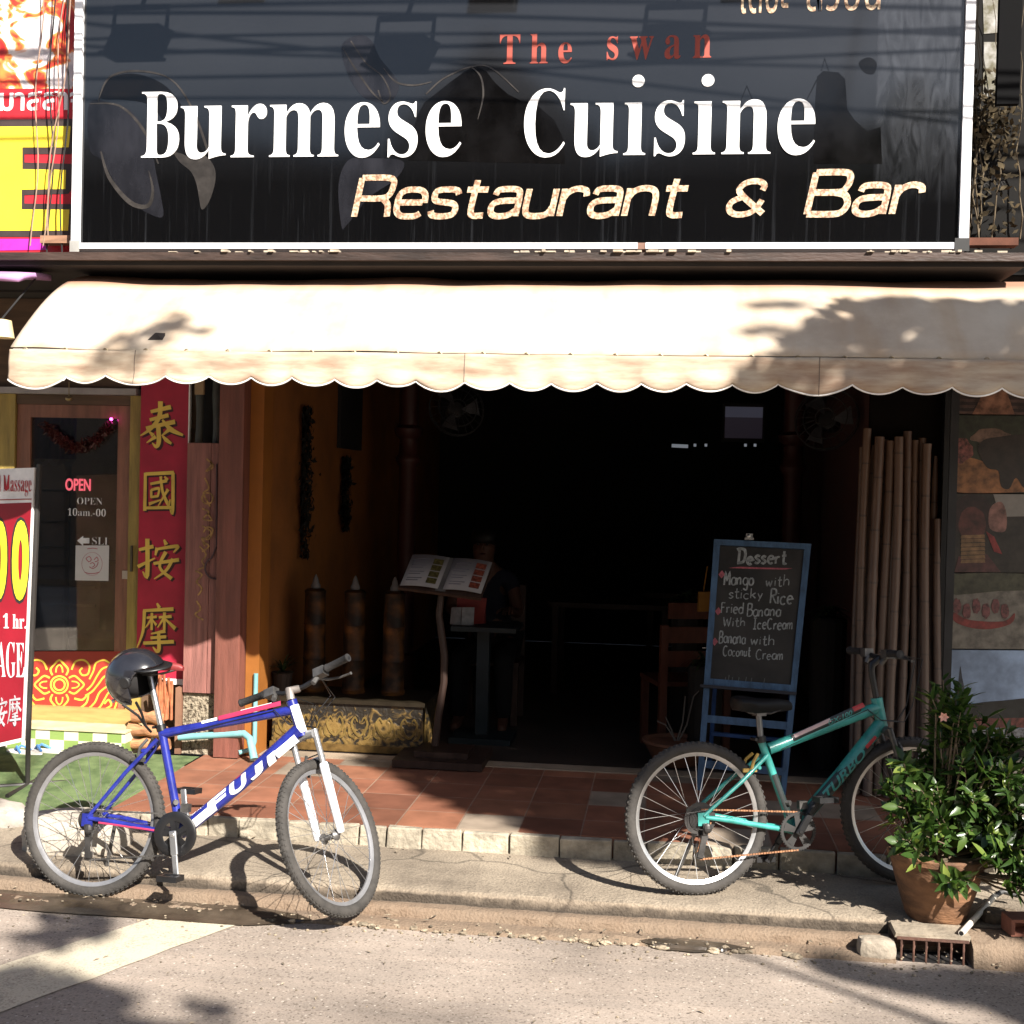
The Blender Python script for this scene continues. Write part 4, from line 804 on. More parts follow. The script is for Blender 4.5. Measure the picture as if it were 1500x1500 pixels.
for sx in (-1, 1):
    S = lambda q: [(cx + sx * x, cy + y) for x, y in q]
    rb(S([(18, -22), (24, -34), (36, -36), (44, -28), (42, -16), (34, -14), (30, -20), (34, -25)])); rb(S([(44, -8), (50, -20), (54, -32), (66, -36), (76, -30)])); rb(S([(40, 8), (48, 0), (56, -14), (64, -24), (78, -28)]))
    rb(S([(38, 16), (48, 10), (58, -2), (66, -12), (80, -18)])); rb(S([(22, 20), (34, 22), (42, 14), (40, 26), (30, 34), (20, 36)])); rb(S([(26, 36), (40, 36), (52, 26), (60, 10), (80, -4)])); rb(S([(46, 36), (58, 34), (66, 22), (72, 12), (82, 6)])); rb(S([(56, 40), (66, 36), (76, 30), (72, 22), (66, 28)])); rb(S([(70, 40), (80, 36), (84, 26)]))
    rb(S([(10, 36), (20, 40), (36, 42)]))
b.build('ornament', m_oy, door)
# behind the glass: a purple curtain with lace hem, garland with a pink light
b = MB(); cxs = [PY(36 + 76 * i / 24, 640, 7.5).x for i in range(25)]; za = PY(70, 610, 7.5).z; zb2 = PY(70, 672, 7.5).z
b.add([(x, 7.5 + .02 * sin(i * 1.3), z) for i, x in enumerate(cxs) for z in (za, zb2)], [(2 * i, 2 * i + 1, 2 * i + 3, 2 * i + 2) for i in range(24)])
cu = b.build('curtain', mat('purple curtain', (.19, .05, .22), .9), smooth=True); cu.modifiers.new('t', 'SOLIDIFY').thickness = .006; tag(cu, 'short purple curtain behind the glass of the massage shop door', 'curtain')
b = MB()
for i in range(4):
    for rr_ in (.045, .035, .025): b.tube([Vector((cxs[3 + i * 6] + rr_ * cos(pi + pi * t / 8), 7.485, zb2 + rr_ * sin(pi + pi * t / 8))) for t in range(9)], .003, 5)
b.build('lace_hem', mat('white lace', (.6, .55, .52), .8), cu)
gz = thing('garland', 'dark red tinsel garland draped across the top of the glass door', 'garland', PY(110, 650, 7.22))
b = MB(); rnd = random.Random(2)
for i in range(900):
    t = rnd.random(); p = PY(66 + 96 * t, 622 + 34 * sin(pi * t), 7.225) + Vector((rnd.gauss(0, .014), rnd.gauss(0, .008), rnd.gauss(0, .014))); a = Vector((rnd.gauss(0, 1), rnd.gauss(0, 1), rnd.gauss(0, 1))).normalized() * .02; c = a.orthogonal().normalized() * .003
    b.add([p - a - c, p - a + c, p + a + c, p + a - c], [(0, 1, 2, 3)])
b.build('tinsel', mat('dark red tinsel', (.09, .015, .015), .4, .5, 20), gz)
b = MB(); b.ball(PY(163, 614, 7.215), .009); b.build('pink_light', emit('pink led', (1, .05, .5), 6), gz)
b = MB(); b.ball(PY(101, 584, 7.15), .022, .022, .016); b.tube([PY(101, 584, 7.15), PY(101, 560, 7.15)], .003, 5); tag(b.build('door_bell', mat('dull brass', (.35, .28, .15), .4, metal=.6), smooth=True), 'small brass bell hanging over the massage shop door', 'bell')
b = MB(); b.box(-4.05, -3.35, 8.0, 8.6, .2, .75); b.box(-4.05, -3.35, 8.5, 8.65, .751, 1.25); tag(b.build('massage_chair', mat('brown upholstery', (.12, .08, .055), .8)), 'brown upholstered bench seen dimly through the massage shop door', 'bench')
shf = thing('reflected_rails', 'added pale slats behind the massage shop door glass, in place of rail lines reflected in it', 'screen', (-3.7, 7.75, .2)); m_sl = mat('cream slats', (.5, .42, .3), .6)  # slats added in place of bright lines reflected in the glass
for py in (718, 764, 801, 828, 857, 884): b = MB(); a = PY(46, py, 7.75); c = PY(100 if py < 850 else 140, py - 2, 7.75); b.box(a.x, c.x, 7.74, 7.76, a.z - .008, a.z + .008); b.build('slat', m_sl, shf)
b = MB(); a = PY(46, 900, 7.77); c = PY(100, 600, 7.77); b.box(a.x - .02, a.x + .01, 7.765, 7.79, .2, c.z - .3); b.box(c.x - .01, c.x + .02, 7.765, 7.79, .2, c.z - .3); b.build('upright', m_sl, shf)
# vertical red banner with four gold characters
SHADE_TONE[0] = 1.2
YV = 7.19
ban = thing('red_banner', 'tall red banner with four gold Chinese characters', 'banner', (-3.02, YV, .6))
ax, bx_, zb3, zt3 = ext(203, 273, 545, 1003, YV); bx0 = PY(203, 780, YV).x; bx1 = PY(273, 780, YV).x
b = MB(); b.box(bx0, bx1, YV, YV + .025, .635, 2.5); b.build('banner_sheet', mat('banner red cloth', (.33, .012, .035), .55, .15, 5), ban)
b = MB(); b.box(bx1 + .0005, bx1 + .008, YV - .004, YV + .025, .605, 2.5); b.box(bx0, bx1, YV - .004, YV + .025, .60, .634); b.build('white_edge', mat('white edging', (.75, .72, .7), .6), ban)
m_chs = mat('character shadow', (.04, .01, .012), .6); m_chg = mat('character gold', (.62, .43, .08), .5, .12, 6)
for key, (a, c, d, e) in (('thai', (206, 270, 588, 655)), ('guo', (210, 257, 690, 750)), ('an', (201, 262, 789, 850)), ('mo', (201, 259, 885, 953))):
    f = pxbox(a, c, d, e, YV); han(key, lambda u, v, dd: f(u + .045, v - .04, dd), m_chs, ban, 'character_shadow', 1.15, .001); han(key, f, m_chg, ban, 'character', 1.0, .0035)

SHADE_TONE[0] = 1.0
# standing massage sign at the left edge
YT = 6.3
sg = thing('standing_sign', 'red standing massage price sign on a black pole at the left', 'sign', (-3.44, 6.36, .18))
A = PY(50, 685, YT); Bp = PY(34, 1086, YT); D = Vector((-.94, .12, -.02))
fs = lambda px, py, d: Vector((PY(px, py, YT).x, YT + .12 * ((PY(px, py, YT).x - A.x) / -.94) - d, PY(px, py, YT).z))
b = MB(); b.prism([(-120, 690), (50, 685), (34, 1086), (-118, 1122)], fs, 0.0); b.prism([(-120, 690), (50, 685), (34, 1086), (-118, 1122)], lambda u, v, d: fs(u, v, -.03), 0); 
b = MB(); b.prism([(-120, 690), (50, 685), (34, 1086), (-118, 1122)], lambda u, v, d: fs(u, v, d - .025), .025); b.build('sign_board', mat('white sign edge', (.78, .76, .74), .5), sg)
b = MB(); b.prism([(-116, 742), (46, 736), (31, 1081), (-114, 1116)], fs, .002); b.build('red_field', mat('price sign red', (.27, .008, .02), .4, .15, 4), sg)
b = MB(); b.ribbon([(-116, 735), (46, 731)], 1.5, fs, .0022, 1); b.build('red_line', m_red, sg)
def pf(px0, px1, py0, py1, sk=0): return lambda u, v, d: fs(px0 + (px1 - px0) * u + sk * (1 - v), py1 + (py0 - py1) * v, d + .002)
text(serif('l Massage'), pf(-5, 46, 695, 727), mat('price sign dark red', (.42, .02, .03), .5), sg, offset=-.02)
m_y2 = mat('price yellow', (.85, .68, .03), .45)
m_blk = mat('black ink', (.02, .02, .02), .5)
text('0', pf(14, 45, 757, 885, -2), m_blk, sg, offset=.07, depth=.001); text('0', pf(-20, 11, 757, 885, -2), m_blk, sg, offset=.07, depth=.001)
text('0', pf(17, 43, 762, 880, -2), m_y2, sg, offset=.05, depth=.003); text('0', pf(-17, 9, 762, 880, -2), m_y2, sg, offset=.05, depth=.003)
m_ws = mat('white sign print', (.8, .8, .8), .5)
text(serif('1 hr.'), pf(2, 38, 899, 921), m_ws, sg, offset=0)
text(serif('AGE'), pf(-8, 35, 941, 993), m_ws, sg, offset=-.01)
m_gs = mat('grey sign print', (.42, .42, .44), .5)
han('an', pf(-16, 8, 1022, 1066), m_gs, sg); han('mo', pf(9, 31, 1020, 1062), m_gs, sg)
m_pole = mat('black pole', (.025, .022, .02), .5)
b = MB(); b.tube([A + Vector((.018, .02, .02)), Bp + Vector((.018, .02, 0)), Vector((-3.43, 6.36, .16))], .014, 8); b.build('pole', m_pole, sg, True)
b = MB(); b.tube([(-3.75, 6.2, .15), (-3.15, 6.5, .16)], .012, 8); b.tube([(-3.43, 6.15, .145), (-3.43, 6.62, .165)], .012, 8); b.build('foot', m_pole, sg, True)

# flip-flops on the turf, kindling pile
def slipper(c, rz, sole, strap, label):
    t = thing('flip_flop', label, 'sandal', c, 'sandals on the turf'); T = Matrix.Translation(c) @ Matrix.Rotation(rz, 4, 'Z')
    out = [(.13 * cos(2 * pi * i / 20), (.045 + .008 * cos(2 * pi * i / 20)) * sin(2 * pi * i / 20)) for i in range(20)]
    b = MB(); b.prism(out, lambda u, v, d: T @ Vector((u, v, d)), .022); b.build('sole', sole, t)
    b = MB(); b.tube([T @ Vector(p) for p in ((.075, 0, .022), (.04, .02, .05), (-.01, .045, .024))], .008, 6); b.tube([T @ Vector(p) for p in ((.075, 0, .022), (.04, -.02, .05), (-.01, -.045, .024))], .008, 6); b.build('strap', strap, t, True)
m_sw = mat('white foam sole', (.66, .62, .58), .7); m_sb = mat('blue strap', (.08, .22, .5), .5)
slipper(PZ(36, 1106, .19), 2.9, m_sw, m_sb, 'white flip-flop with blue straps, the left one of the pair on the turf'); slipper(PZ(66, 1104, .19), 2.95, m_sw, m_sb, 'white flip-flop with blue straps, nearer the blue bicycle wheel'); slipper(PZ(110, 1094, .195), 2.6, mat('green sole', (.05, .25, .12), .6), mat('white strap', (.7, .68, .65), .5), 'green and white sandal just above the bicycle tyre')
lab = ['split log on top of the firewood pile', 'split log in the middle of the firewood pile', 'split log at the bottom of the firewood pile', 'bundle of red brown sticks standing on the firewood']
m_log = mat('split log', (.36, .17, .08), .8, .4, 8, .5, 40, stretch=(1, 6, 6))
for i, (py, w) in enumerate(((1046, .21), (1068, .25), (1090, .27))):
    p = PZ(218, 1100, .2); b = MB(); z = .245 + (2 - i) * .082; yy = 7.1
    P = [(p.x + w * (t / 6 - .5), yy + .01 * sin(t + i), z + .006 * sin(t * 2 + i)) for t in range(7)]; b.tube(P, [.036 + .006 * sin(t * 1.7 + i) for t in range(7)], 9); tag(b.build('firewood_log', m_log, smooth=True), lab[i], 'log', 'firewood by the door')
b = MB(); rnd = random.Random(9)
for i in range(14):
    x = PY(243, 1020, 7.1).x + rnd.uniform(-.045, .045); b.tube([(x, 7.1 + rnd.uniform(-.03, .03), .4), (x + rnd.uniform(-.02, .02), 7.1 + rnd.uniform(-.03, .03), .66 + rnd.uniform(-.03, .02))], .009, 6)
tag(b.build('stick_bundle', mat('red brown sticks', (.36, .12, .05), .7, .3, 20)), lab[3], 'sticks')

# ================================================================== post, planks, pipes between the shops
YP = 7.08
m_plank = mat('weathered red brown planks', (.23, .095, .078), .65, .3, 5, .4, 40, stretch=(7, 7, .45))
pl = thing('plank_panel', 'red brown plank panel with faded gold scrolls beside the red banner', 'panel', (-2.73, YP, .58))
xs_ = [PY(p, 840, YP).x for p in (271, 306, 341, 347)]
for a, c in zip(xs_, xs_[1:]):
    b = MB(); b.box(a + .0015, c - .0015, YP + random.uniform(-.003, .003), YP + .03, .575, 2.075); b.build('plank', m_plank, pl)
b = MB(); wp = W(YP - .005); k = [0]; m_fg = mat('faded gold paint', (.30, .17, .06), .7, .5, 30)
for q in ([(302, 672), (310, 680), (302, 690), (312, 684), (308, 676)], [(300, 700), (306, 715), (298, 722), (304, 735), (308, 742)], ci(8, x=304, y=730), [(296, 745), (306, 750), (298, 760), (310, 762), (304, 752)], [(296, 770), (310, 780), (298, 792), (306, 800), (296, 808)], [(298, 780), (304, 772), (312, 776), (306, 790), (296, 788), (300, 800)], [(292, 800), (302, 812), (296, 822), (300, 830), (290, 834)], [(286, 836), (296, 842), (288, 852), (296, 862), (290, 872)], [(288, 880), (294, 892), (286, 900), (298, 908)]):
    k[0] += 1; b.ribbon(q, 2.4, wp, .001 + .0002 * k[0], 4)
b.build('scroll_paint', m_fg, pl)
b = MB(); P = [wp(318, y, .006) for y in (680, 720, 760, 800)] + [wp(316 - 15 * sin(a * .35), 832 - 16 * cos(a * .35), .008) for a in range(1, 17)]; b.tube(P, .0055, 7); tag(b.build('iron_hook', mat('dark iron', (.06, .03, .035), .6), smooth=True), 'long dark iron hook hanging on the plank panel', 'hook')
b = MB(); x0, x1, z0, z1 = ext(273, 346, 560, 652, YP); b.box(x0, x1, YP + .15, YP + .2, 2.08, 2.95); o = b.build('recess_back', m_black); tag(o, 'dark board behind the dry stalks above the plank panel', 'board')
for i, (px, r, c) in enumerate(((292, .022, (.05, .055, .05)), (318, .026, (.06, .065, .06)), (338, .022, (.10, .10, .095)))):
    b = MB(); p = PY(px, 620, YP + .08); P = [(p.x + .004 * sin(i + t), YP + .08, 2.08 + .09 * t) for t in range(10)]; b.tube(P, [r * (1.12 if t % 3 == 0 else 1) for t in range(10)], 9)
    tag(b.build('dry_stalk', mat('grey stalk %d' % i, c, .7, .3, 9), smooth=True), ('thin dark stalk', 'thick dark stalk', 'pale grey stalk')[i] + ' standing in the recess above the plank panel', 'stalk')
b = MB(); x0, x1, z0, z1 = ext(286, 299, 560, 578, YP); b.box(x0, x1, YP - .01, YP + .01, z0, z1 + .06); tag(b.build('wood_block', mat('pale wood block', (.28, .19, .1), .7)), 'pale wooden block above the recess, just under the awning', 'block')
m_rough, N, L, B = node_mat('pebbledash'); tc = N('TexCoord'); n1 = N('TexNoise', i_Scale=55.0, i_Detail=4.0); L(tc.outputs['Object'], n1.inputs[0]); rp = N('ValToRGB'); e = rp.color_ramp.elements; e[0].position = .38; e[1].position = .5; e[0].color = (.10, .075, .05, 1); e[1].color = (.30, .25, .18, 1); L(n1.outputs[0], rp.inputs[0]); L(rp.outputs[0], B.inputs['Base Color']); B.inputs['Roughness'].default_value = .95; bp = N('Bump'); bp.inputs['Strength'].default_value = 1; bp.inputs['Distance'].default_value = .03; L(n1.outputs[0], bp.inputs['Height']); L(bp.outputs[0], B.inputs['Normal'])
b = MB(); b.box(-2.845, -2.625, 7.10, 7.249, .2, .57, jit=.004); tag(b.build('rough_pier', m_rough), 'rough pebbledash pier under the plank panel', 'pier')
b = MB(); b.box(-2.885, -2.848, 7.08, 7.2, .2, .6); tag(b.build('corner_batten', mat('brown batten', (.2, .1, .06), .7)), 'brown batten at the edge of the pebbledash pier', 'batten')
m_pipe = mat('pale turquoise pipe', (.16, .36, .37), .45, .15, 8)
b = MB(); P = [PY(262, 1080, 7.03), PY(330, 1076, 7.03), PY(358, 1075, 7.02), PY(366, 1082, 7.0), Vector((PY(374, 1105, 6.96).x, 6.94, .225))]; b.tube(P, [.02, .02, .022, .022, .024], 10); tag(b.build('drain_pipe', m_pipe, smooth=True), 'pale turquoise pipe elbow at the foot of the red brown post', 'pipe')
b = MB(); q = PY(374, 1030, 7.12); P = [Vector((q.x, 7.12, .7)), Vector((q.x, 7.12, .29)), Vector((q.x - .005, 7.1, .25)), Vector((q.x - .07, 7.04, .235))]; b.tube(P, .014, 10); tag(b.build('drain_pipe', m_pipe, smooth=True), 'thin upright turquoise pipe behind the blue handlebar grip', 'pipe')

SHADE_TONE[0] = .44

# ================================================================== INSIDE THE RESTAURANT
# carved gold and black bench
m_chest, N, L, B = node_mat('black lacquer with worn gold'); tc = N('TexCoord'); n1 = N('TexNoise', i_Scale=16.0, i_Detail=6.0, i_Distortion=1.5); L(tc.outputs['Object'], n1.inputs[0]); sp = N('SeparateXYZ'); L(tc.outputs['Object'], sp.inputs[0])
mr = N('MapRange'); mr.inputs[1].default_value = .52; mr.inputs[2].default_value = .33; mr.inputs[3].default_value = -.1; mr.inputs[4].default_value = .1; L(sp.outputs['Z'], mr.inputs[0]); ad = N('Math', operation='ADD'); L(n1.outputs[0], ad.inputs[0]); L(mr.outputs[0], ad.inputs[1])
rp = N('ValToRGB'); e = rp.color_ramp.elements; e[0].position = .5; e[1].position = .66; e[0].color = (.012, .009, .005, 1); e[1].color = (.17, .105, .028, 1); L(ad.outputs[0], rp.inputs[0]); L(rp.outputs[0], B.inputs['Base Color']); B.inputs['Roughness'].default_value = .5; bp = N('Bump'); bp.inputs['Strength'].default_value = .8; bp.inputs['Distance'].default_value = .012; L(n1.outputs[0], bp.inputs['Height']); L(bp.outputs[0], B.inputs['Normal'])
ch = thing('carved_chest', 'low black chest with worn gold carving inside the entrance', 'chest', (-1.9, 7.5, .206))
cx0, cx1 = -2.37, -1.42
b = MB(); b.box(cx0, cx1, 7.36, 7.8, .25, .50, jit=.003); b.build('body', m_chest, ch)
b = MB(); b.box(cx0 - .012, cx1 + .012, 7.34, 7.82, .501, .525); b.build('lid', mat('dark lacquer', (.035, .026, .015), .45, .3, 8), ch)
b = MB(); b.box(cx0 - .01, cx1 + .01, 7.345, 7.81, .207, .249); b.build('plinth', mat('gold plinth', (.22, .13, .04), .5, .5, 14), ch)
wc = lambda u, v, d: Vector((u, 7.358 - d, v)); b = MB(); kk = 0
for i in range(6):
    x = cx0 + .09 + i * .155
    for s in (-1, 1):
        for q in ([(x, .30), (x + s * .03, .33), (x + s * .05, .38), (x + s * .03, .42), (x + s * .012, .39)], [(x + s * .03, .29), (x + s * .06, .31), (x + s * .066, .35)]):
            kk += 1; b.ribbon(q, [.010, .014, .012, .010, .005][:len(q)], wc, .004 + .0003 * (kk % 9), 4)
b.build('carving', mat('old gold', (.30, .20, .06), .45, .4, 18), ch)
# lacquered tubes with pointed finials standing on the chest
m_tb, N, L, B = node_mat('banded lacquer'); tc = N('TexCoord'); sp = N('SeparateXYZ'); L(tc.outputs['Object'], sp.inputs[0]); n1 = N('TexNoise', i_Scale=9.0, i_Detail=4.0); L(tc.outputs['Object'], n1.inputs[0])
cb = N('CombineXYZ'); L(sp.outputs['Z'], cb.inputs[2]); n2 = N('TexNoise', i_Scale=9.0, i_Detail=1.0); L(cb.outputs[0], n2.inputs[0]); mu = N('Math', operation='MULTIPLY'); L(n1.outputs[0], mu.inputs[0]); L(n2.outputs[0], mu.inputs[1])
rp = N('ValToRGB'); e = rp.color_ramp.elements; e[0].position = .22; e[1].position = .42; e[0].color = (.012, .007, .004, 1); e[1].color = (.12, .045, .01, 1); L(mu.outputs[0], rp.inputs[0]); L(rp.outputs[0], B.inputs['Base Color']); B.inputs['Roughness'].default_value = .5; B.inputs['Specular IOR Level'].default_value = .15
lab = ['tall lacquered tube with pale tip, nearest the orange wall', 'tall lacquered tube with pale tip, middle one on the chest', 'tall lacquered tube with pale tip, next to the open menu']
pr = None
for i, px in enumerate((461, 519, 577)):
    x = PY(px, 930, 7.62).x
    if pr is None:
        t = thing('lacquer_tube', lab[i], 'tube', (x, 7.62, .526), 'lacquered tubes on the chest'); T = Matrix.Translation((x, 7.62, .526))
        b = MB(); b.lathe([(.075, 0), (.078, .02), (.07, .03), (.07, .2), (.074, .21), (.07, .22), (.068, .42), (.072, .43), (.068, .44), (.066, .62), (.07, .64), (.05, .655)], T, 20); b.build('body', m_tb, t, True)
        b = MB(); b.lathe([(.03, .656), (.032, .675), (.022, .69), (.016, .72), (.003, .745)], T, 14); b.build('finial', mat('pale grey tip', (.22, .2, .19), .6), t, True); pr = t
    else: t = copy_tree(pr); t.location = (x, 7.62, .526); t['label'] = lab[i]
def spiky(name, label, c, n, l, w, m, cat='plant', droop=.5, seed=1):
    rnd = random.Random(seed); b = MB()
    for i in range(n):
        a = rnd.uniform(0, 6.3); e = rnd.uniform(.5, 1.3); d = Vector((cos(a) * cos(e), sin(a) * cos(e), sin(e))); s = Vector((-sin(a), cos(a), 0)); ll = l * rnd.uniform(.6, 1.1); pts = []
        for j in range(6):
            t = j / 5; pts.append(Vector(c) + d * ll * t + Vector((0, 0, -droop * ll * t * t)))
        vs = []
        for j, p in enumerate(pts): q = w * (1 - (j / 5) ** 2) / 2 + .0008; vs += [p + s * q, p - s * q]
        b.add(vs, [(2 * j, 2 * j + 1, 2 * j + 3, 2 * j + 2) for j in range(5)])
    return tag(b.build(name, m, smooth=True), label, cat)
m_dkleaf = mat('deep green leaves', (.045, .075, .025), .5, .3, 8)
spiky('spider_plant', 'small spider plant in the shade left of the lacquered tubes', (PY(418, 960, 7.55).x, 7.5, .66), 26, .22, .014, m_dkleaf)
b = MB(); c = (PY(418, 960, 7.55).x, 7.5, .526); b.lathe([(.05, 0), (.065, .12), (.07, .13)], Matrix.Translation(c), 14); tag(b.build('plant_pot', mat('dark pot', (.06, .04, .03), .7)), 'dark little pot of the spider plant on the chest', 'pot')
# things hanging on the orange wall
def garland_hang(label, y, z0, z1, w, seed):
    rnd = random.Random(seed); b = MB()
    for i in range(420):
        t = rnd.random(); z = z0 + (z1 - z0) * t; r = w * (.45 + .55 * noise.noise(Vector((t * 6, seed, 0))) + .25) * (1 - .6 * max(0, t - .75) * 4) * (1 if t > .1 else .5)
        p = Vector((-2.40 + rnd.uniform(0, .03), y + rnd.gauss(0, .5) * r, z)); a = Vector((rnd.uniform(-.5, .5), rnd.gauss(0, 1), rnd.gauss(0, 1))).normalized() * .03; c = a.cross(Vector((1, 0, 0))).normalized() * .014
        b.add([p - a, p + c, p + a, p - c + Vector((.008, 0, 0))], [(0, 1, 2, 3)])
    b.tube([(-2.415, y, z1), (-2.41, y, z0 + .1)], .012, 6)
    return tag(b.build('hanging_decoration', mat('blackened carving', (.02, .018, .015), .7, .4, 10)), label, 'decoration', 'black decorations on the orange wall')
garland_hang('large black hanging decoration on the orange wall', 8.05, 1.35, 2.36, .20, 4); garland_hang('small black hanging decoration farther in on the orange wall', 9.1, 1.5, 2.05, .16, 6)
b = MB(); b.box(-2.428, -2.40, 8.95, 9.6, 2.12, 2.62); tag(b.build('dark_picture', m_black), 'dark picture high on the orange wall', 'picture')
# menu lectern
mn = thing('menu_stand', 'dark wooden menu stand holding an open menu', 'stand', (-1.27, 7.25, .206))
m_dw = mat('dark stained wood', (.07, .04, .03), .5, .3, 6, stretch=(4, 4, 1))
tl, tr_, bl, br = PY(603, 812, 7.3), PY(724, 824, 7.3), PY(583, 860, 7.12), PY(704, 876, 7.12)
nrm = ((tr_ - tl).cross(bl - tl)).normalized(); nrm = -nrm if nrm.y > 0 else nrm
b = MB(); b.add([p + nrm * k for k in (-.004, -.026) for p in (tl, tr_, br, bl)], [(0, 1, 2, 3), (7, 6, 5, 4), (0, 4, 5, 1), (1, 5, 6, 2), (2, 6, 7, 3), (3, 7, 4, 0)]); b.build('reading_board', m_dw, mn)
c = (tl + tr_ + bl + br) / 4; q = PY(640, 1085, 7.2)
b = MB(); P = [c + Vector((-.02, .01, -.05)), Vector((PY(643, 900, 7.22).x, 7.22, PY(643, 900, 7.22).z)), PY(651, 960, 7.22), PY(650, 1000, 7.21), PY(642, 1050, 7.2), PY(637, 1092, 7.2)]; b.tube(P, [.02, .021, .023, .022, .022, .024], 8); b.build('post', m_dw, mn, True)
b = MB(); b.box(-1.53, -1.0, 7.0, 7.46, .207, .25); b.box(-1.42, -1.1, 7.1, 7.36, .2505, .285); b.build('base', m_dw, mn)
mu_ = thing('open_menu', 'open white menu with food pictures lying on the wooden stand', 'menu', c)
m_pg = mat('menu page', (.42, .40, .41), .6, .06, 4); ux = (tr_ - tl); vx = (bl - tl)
def page(u0, u1, sag):
    vs = []; n = 6
    for i in range(n + 1):
        t = i / n; u = u0 + (u1 - u0) * t
        for v in (.03, .97):
            vs.append(tl + ux * u + vx * v + nrm * (.006 + .012 * sin(pi * t) + sag * (1 - t if u0 > .4 else t)))
    return vs, [(2 * i, 2 * i + 1, 2 * i + 3, 2 * i + 2) for i in range(n)]
for u0, u1 in ((.02, .47), (.53, .98)):
    b = MB(); v, f = page(u0, u1, .006); b.add(v, f); pg = b.build('page', m_pg, mu_, True); pg.modifiers.new('t', 'SOLIDIFY').thickness = .003
    b = MB()
    for r in range(4):
        for (a, c2, mm_) in ((.1, .55, 0),):
            pu = lambda u, w: tl + ux * (u0 + (u1 - u0) * u) + vx * w + nrm * (.0125 + .012 * sin(pi * u) + .006 * ((1 - u) if u0 > .4 else u))
            for j in range(2): w = .16 + r * .19 + j * .07; b.add([pu(.1, w), pu(.5 - .08 * j, w), pu(.5 - .08 * j, w + .025), pu(.1, w + .025)], [(0, 1, 2, 3)])
    b.build('print', mat('grey print', (.25, .23, .27), .7), pg)
    b = MB()
    for r in range(4): w = .14 + r * .19; b.add([pu(.64, w), pu(.9, w), pu(.9, w + .16), pu(.64, w + .16)], [(0, 1, 2, 3)])
    b.build('food_picture', mat('food picture red' if u0 > .4 else 'food picture olive', (.25, .06, .035) if u0 > .4 else (.12, .10, .03), .5, .6, 60), pg)
b = MB(); b.add([tl + ux * .44 + nrm * .004, tl + ux * .56 + nrm * .004, bl + ux * .56 + nrm * .004, bl + ux * .44 + nrm * .004], [(0, 1, 2, 3)]); b.build('spine', mat('grey spine', (.2, .19, .19), .6), mu_)
# small high table with leaflets and a red bag, waiter seated behind it
tb = thing('high_table', 'dark teal pedestal table behind the menu stand', 'table', (-1.03, 7.95, .2)); m_teal = mat('dark teal paint', (.02, .03, .035), .5, .3, 6)
tz = .955; xc = PY(712, 918, 7.95).x
b = MB(); b.box(xc - .2, xc + .22, 7.75, 8.15, tz - .03, tz); b.build('tabletop', m_teal, tb)
b = MB(); b.box(xc - .05, xc + .03, 7.9, 7.98, .24, tz - .031); b.build('leg', m_teal, tb); b = MB(); b.box(xc - .2, xc + .2, 7.76, 8.12, .201, .239); b.build('base', m_teal, tb)
b = MB(); p = PY(678, 895, 7.85); b.add([(p.x - .085, 7.86, tz + .002), (p.x - .01, 7.83, tz + .002), (p.x - .01, 7.85, tz + .115), (p.x - .08, 7.88, tz + .11)], [(0, 1, 2, 3)]); b.add([(p.x - .005, 7.83, tz + .002), (p.x + .07, 7.86, tz + .002), (p.x + .07, 7.88, tz + .115), (p.x - .005, 7.85, tz + .115)], [(0, 1, 2, 3)])
o = b.build('leaflet', mat('leaflet paper', (.30, .30, .31), .7, .2, 30)); o.modifiers.new('t', 'SOLIDIFY').thickness = .004; tag(o, 'folded white leaflet standing on the teal table', 'leaflet')
b = MB(); p = PY(690, 885, 7.98); b.box(p.x - .09, p.x + .10, 7.93, 8.03, tz + .001, tz + .17, jit=.012); b.tube([(p.x - .04, 7.95, tz + .17), (p.x - .03, 7.95, tz + .23), (p.x + .03, 7.95, tz + .23), (p.x + .05, 7.95, tz + .17)], .006, 6); tag(b.build('red_bag', mat('red bag', (.22, .025, .02), .6, .2, 6)), 'red bag standing behind the leaflet on the teal table', 'bag')
# seated person in the dark
SHADE_TONE[0] = .3
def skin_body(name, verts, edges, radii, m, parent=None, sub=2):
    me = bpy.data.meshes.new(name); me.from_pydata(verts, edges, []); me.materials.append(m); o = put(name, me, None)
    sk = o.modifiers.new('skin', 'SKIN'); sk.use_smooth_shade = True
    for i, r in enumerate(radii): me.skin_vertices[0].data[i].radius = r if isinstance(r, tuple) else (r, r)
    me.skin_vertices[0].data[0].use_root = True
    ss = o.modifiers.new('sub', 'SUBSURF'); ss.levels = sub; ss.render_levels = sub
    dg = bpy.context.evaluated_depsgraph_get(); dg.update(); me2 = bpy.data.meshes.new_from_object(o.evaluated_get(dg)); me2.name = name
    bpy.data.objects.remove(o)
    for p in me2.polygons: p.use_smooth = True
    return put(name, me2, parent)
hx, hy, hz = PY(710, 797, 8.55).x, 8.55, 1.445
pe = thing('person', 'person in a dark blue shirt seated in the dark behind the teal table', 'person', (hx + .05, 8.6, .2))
m_skin = mat('skin', (.16, .075, .05), .55, .1, 10); m_navy = mat('navy cloth', (.02, .022, .04), .85, .2, 8)
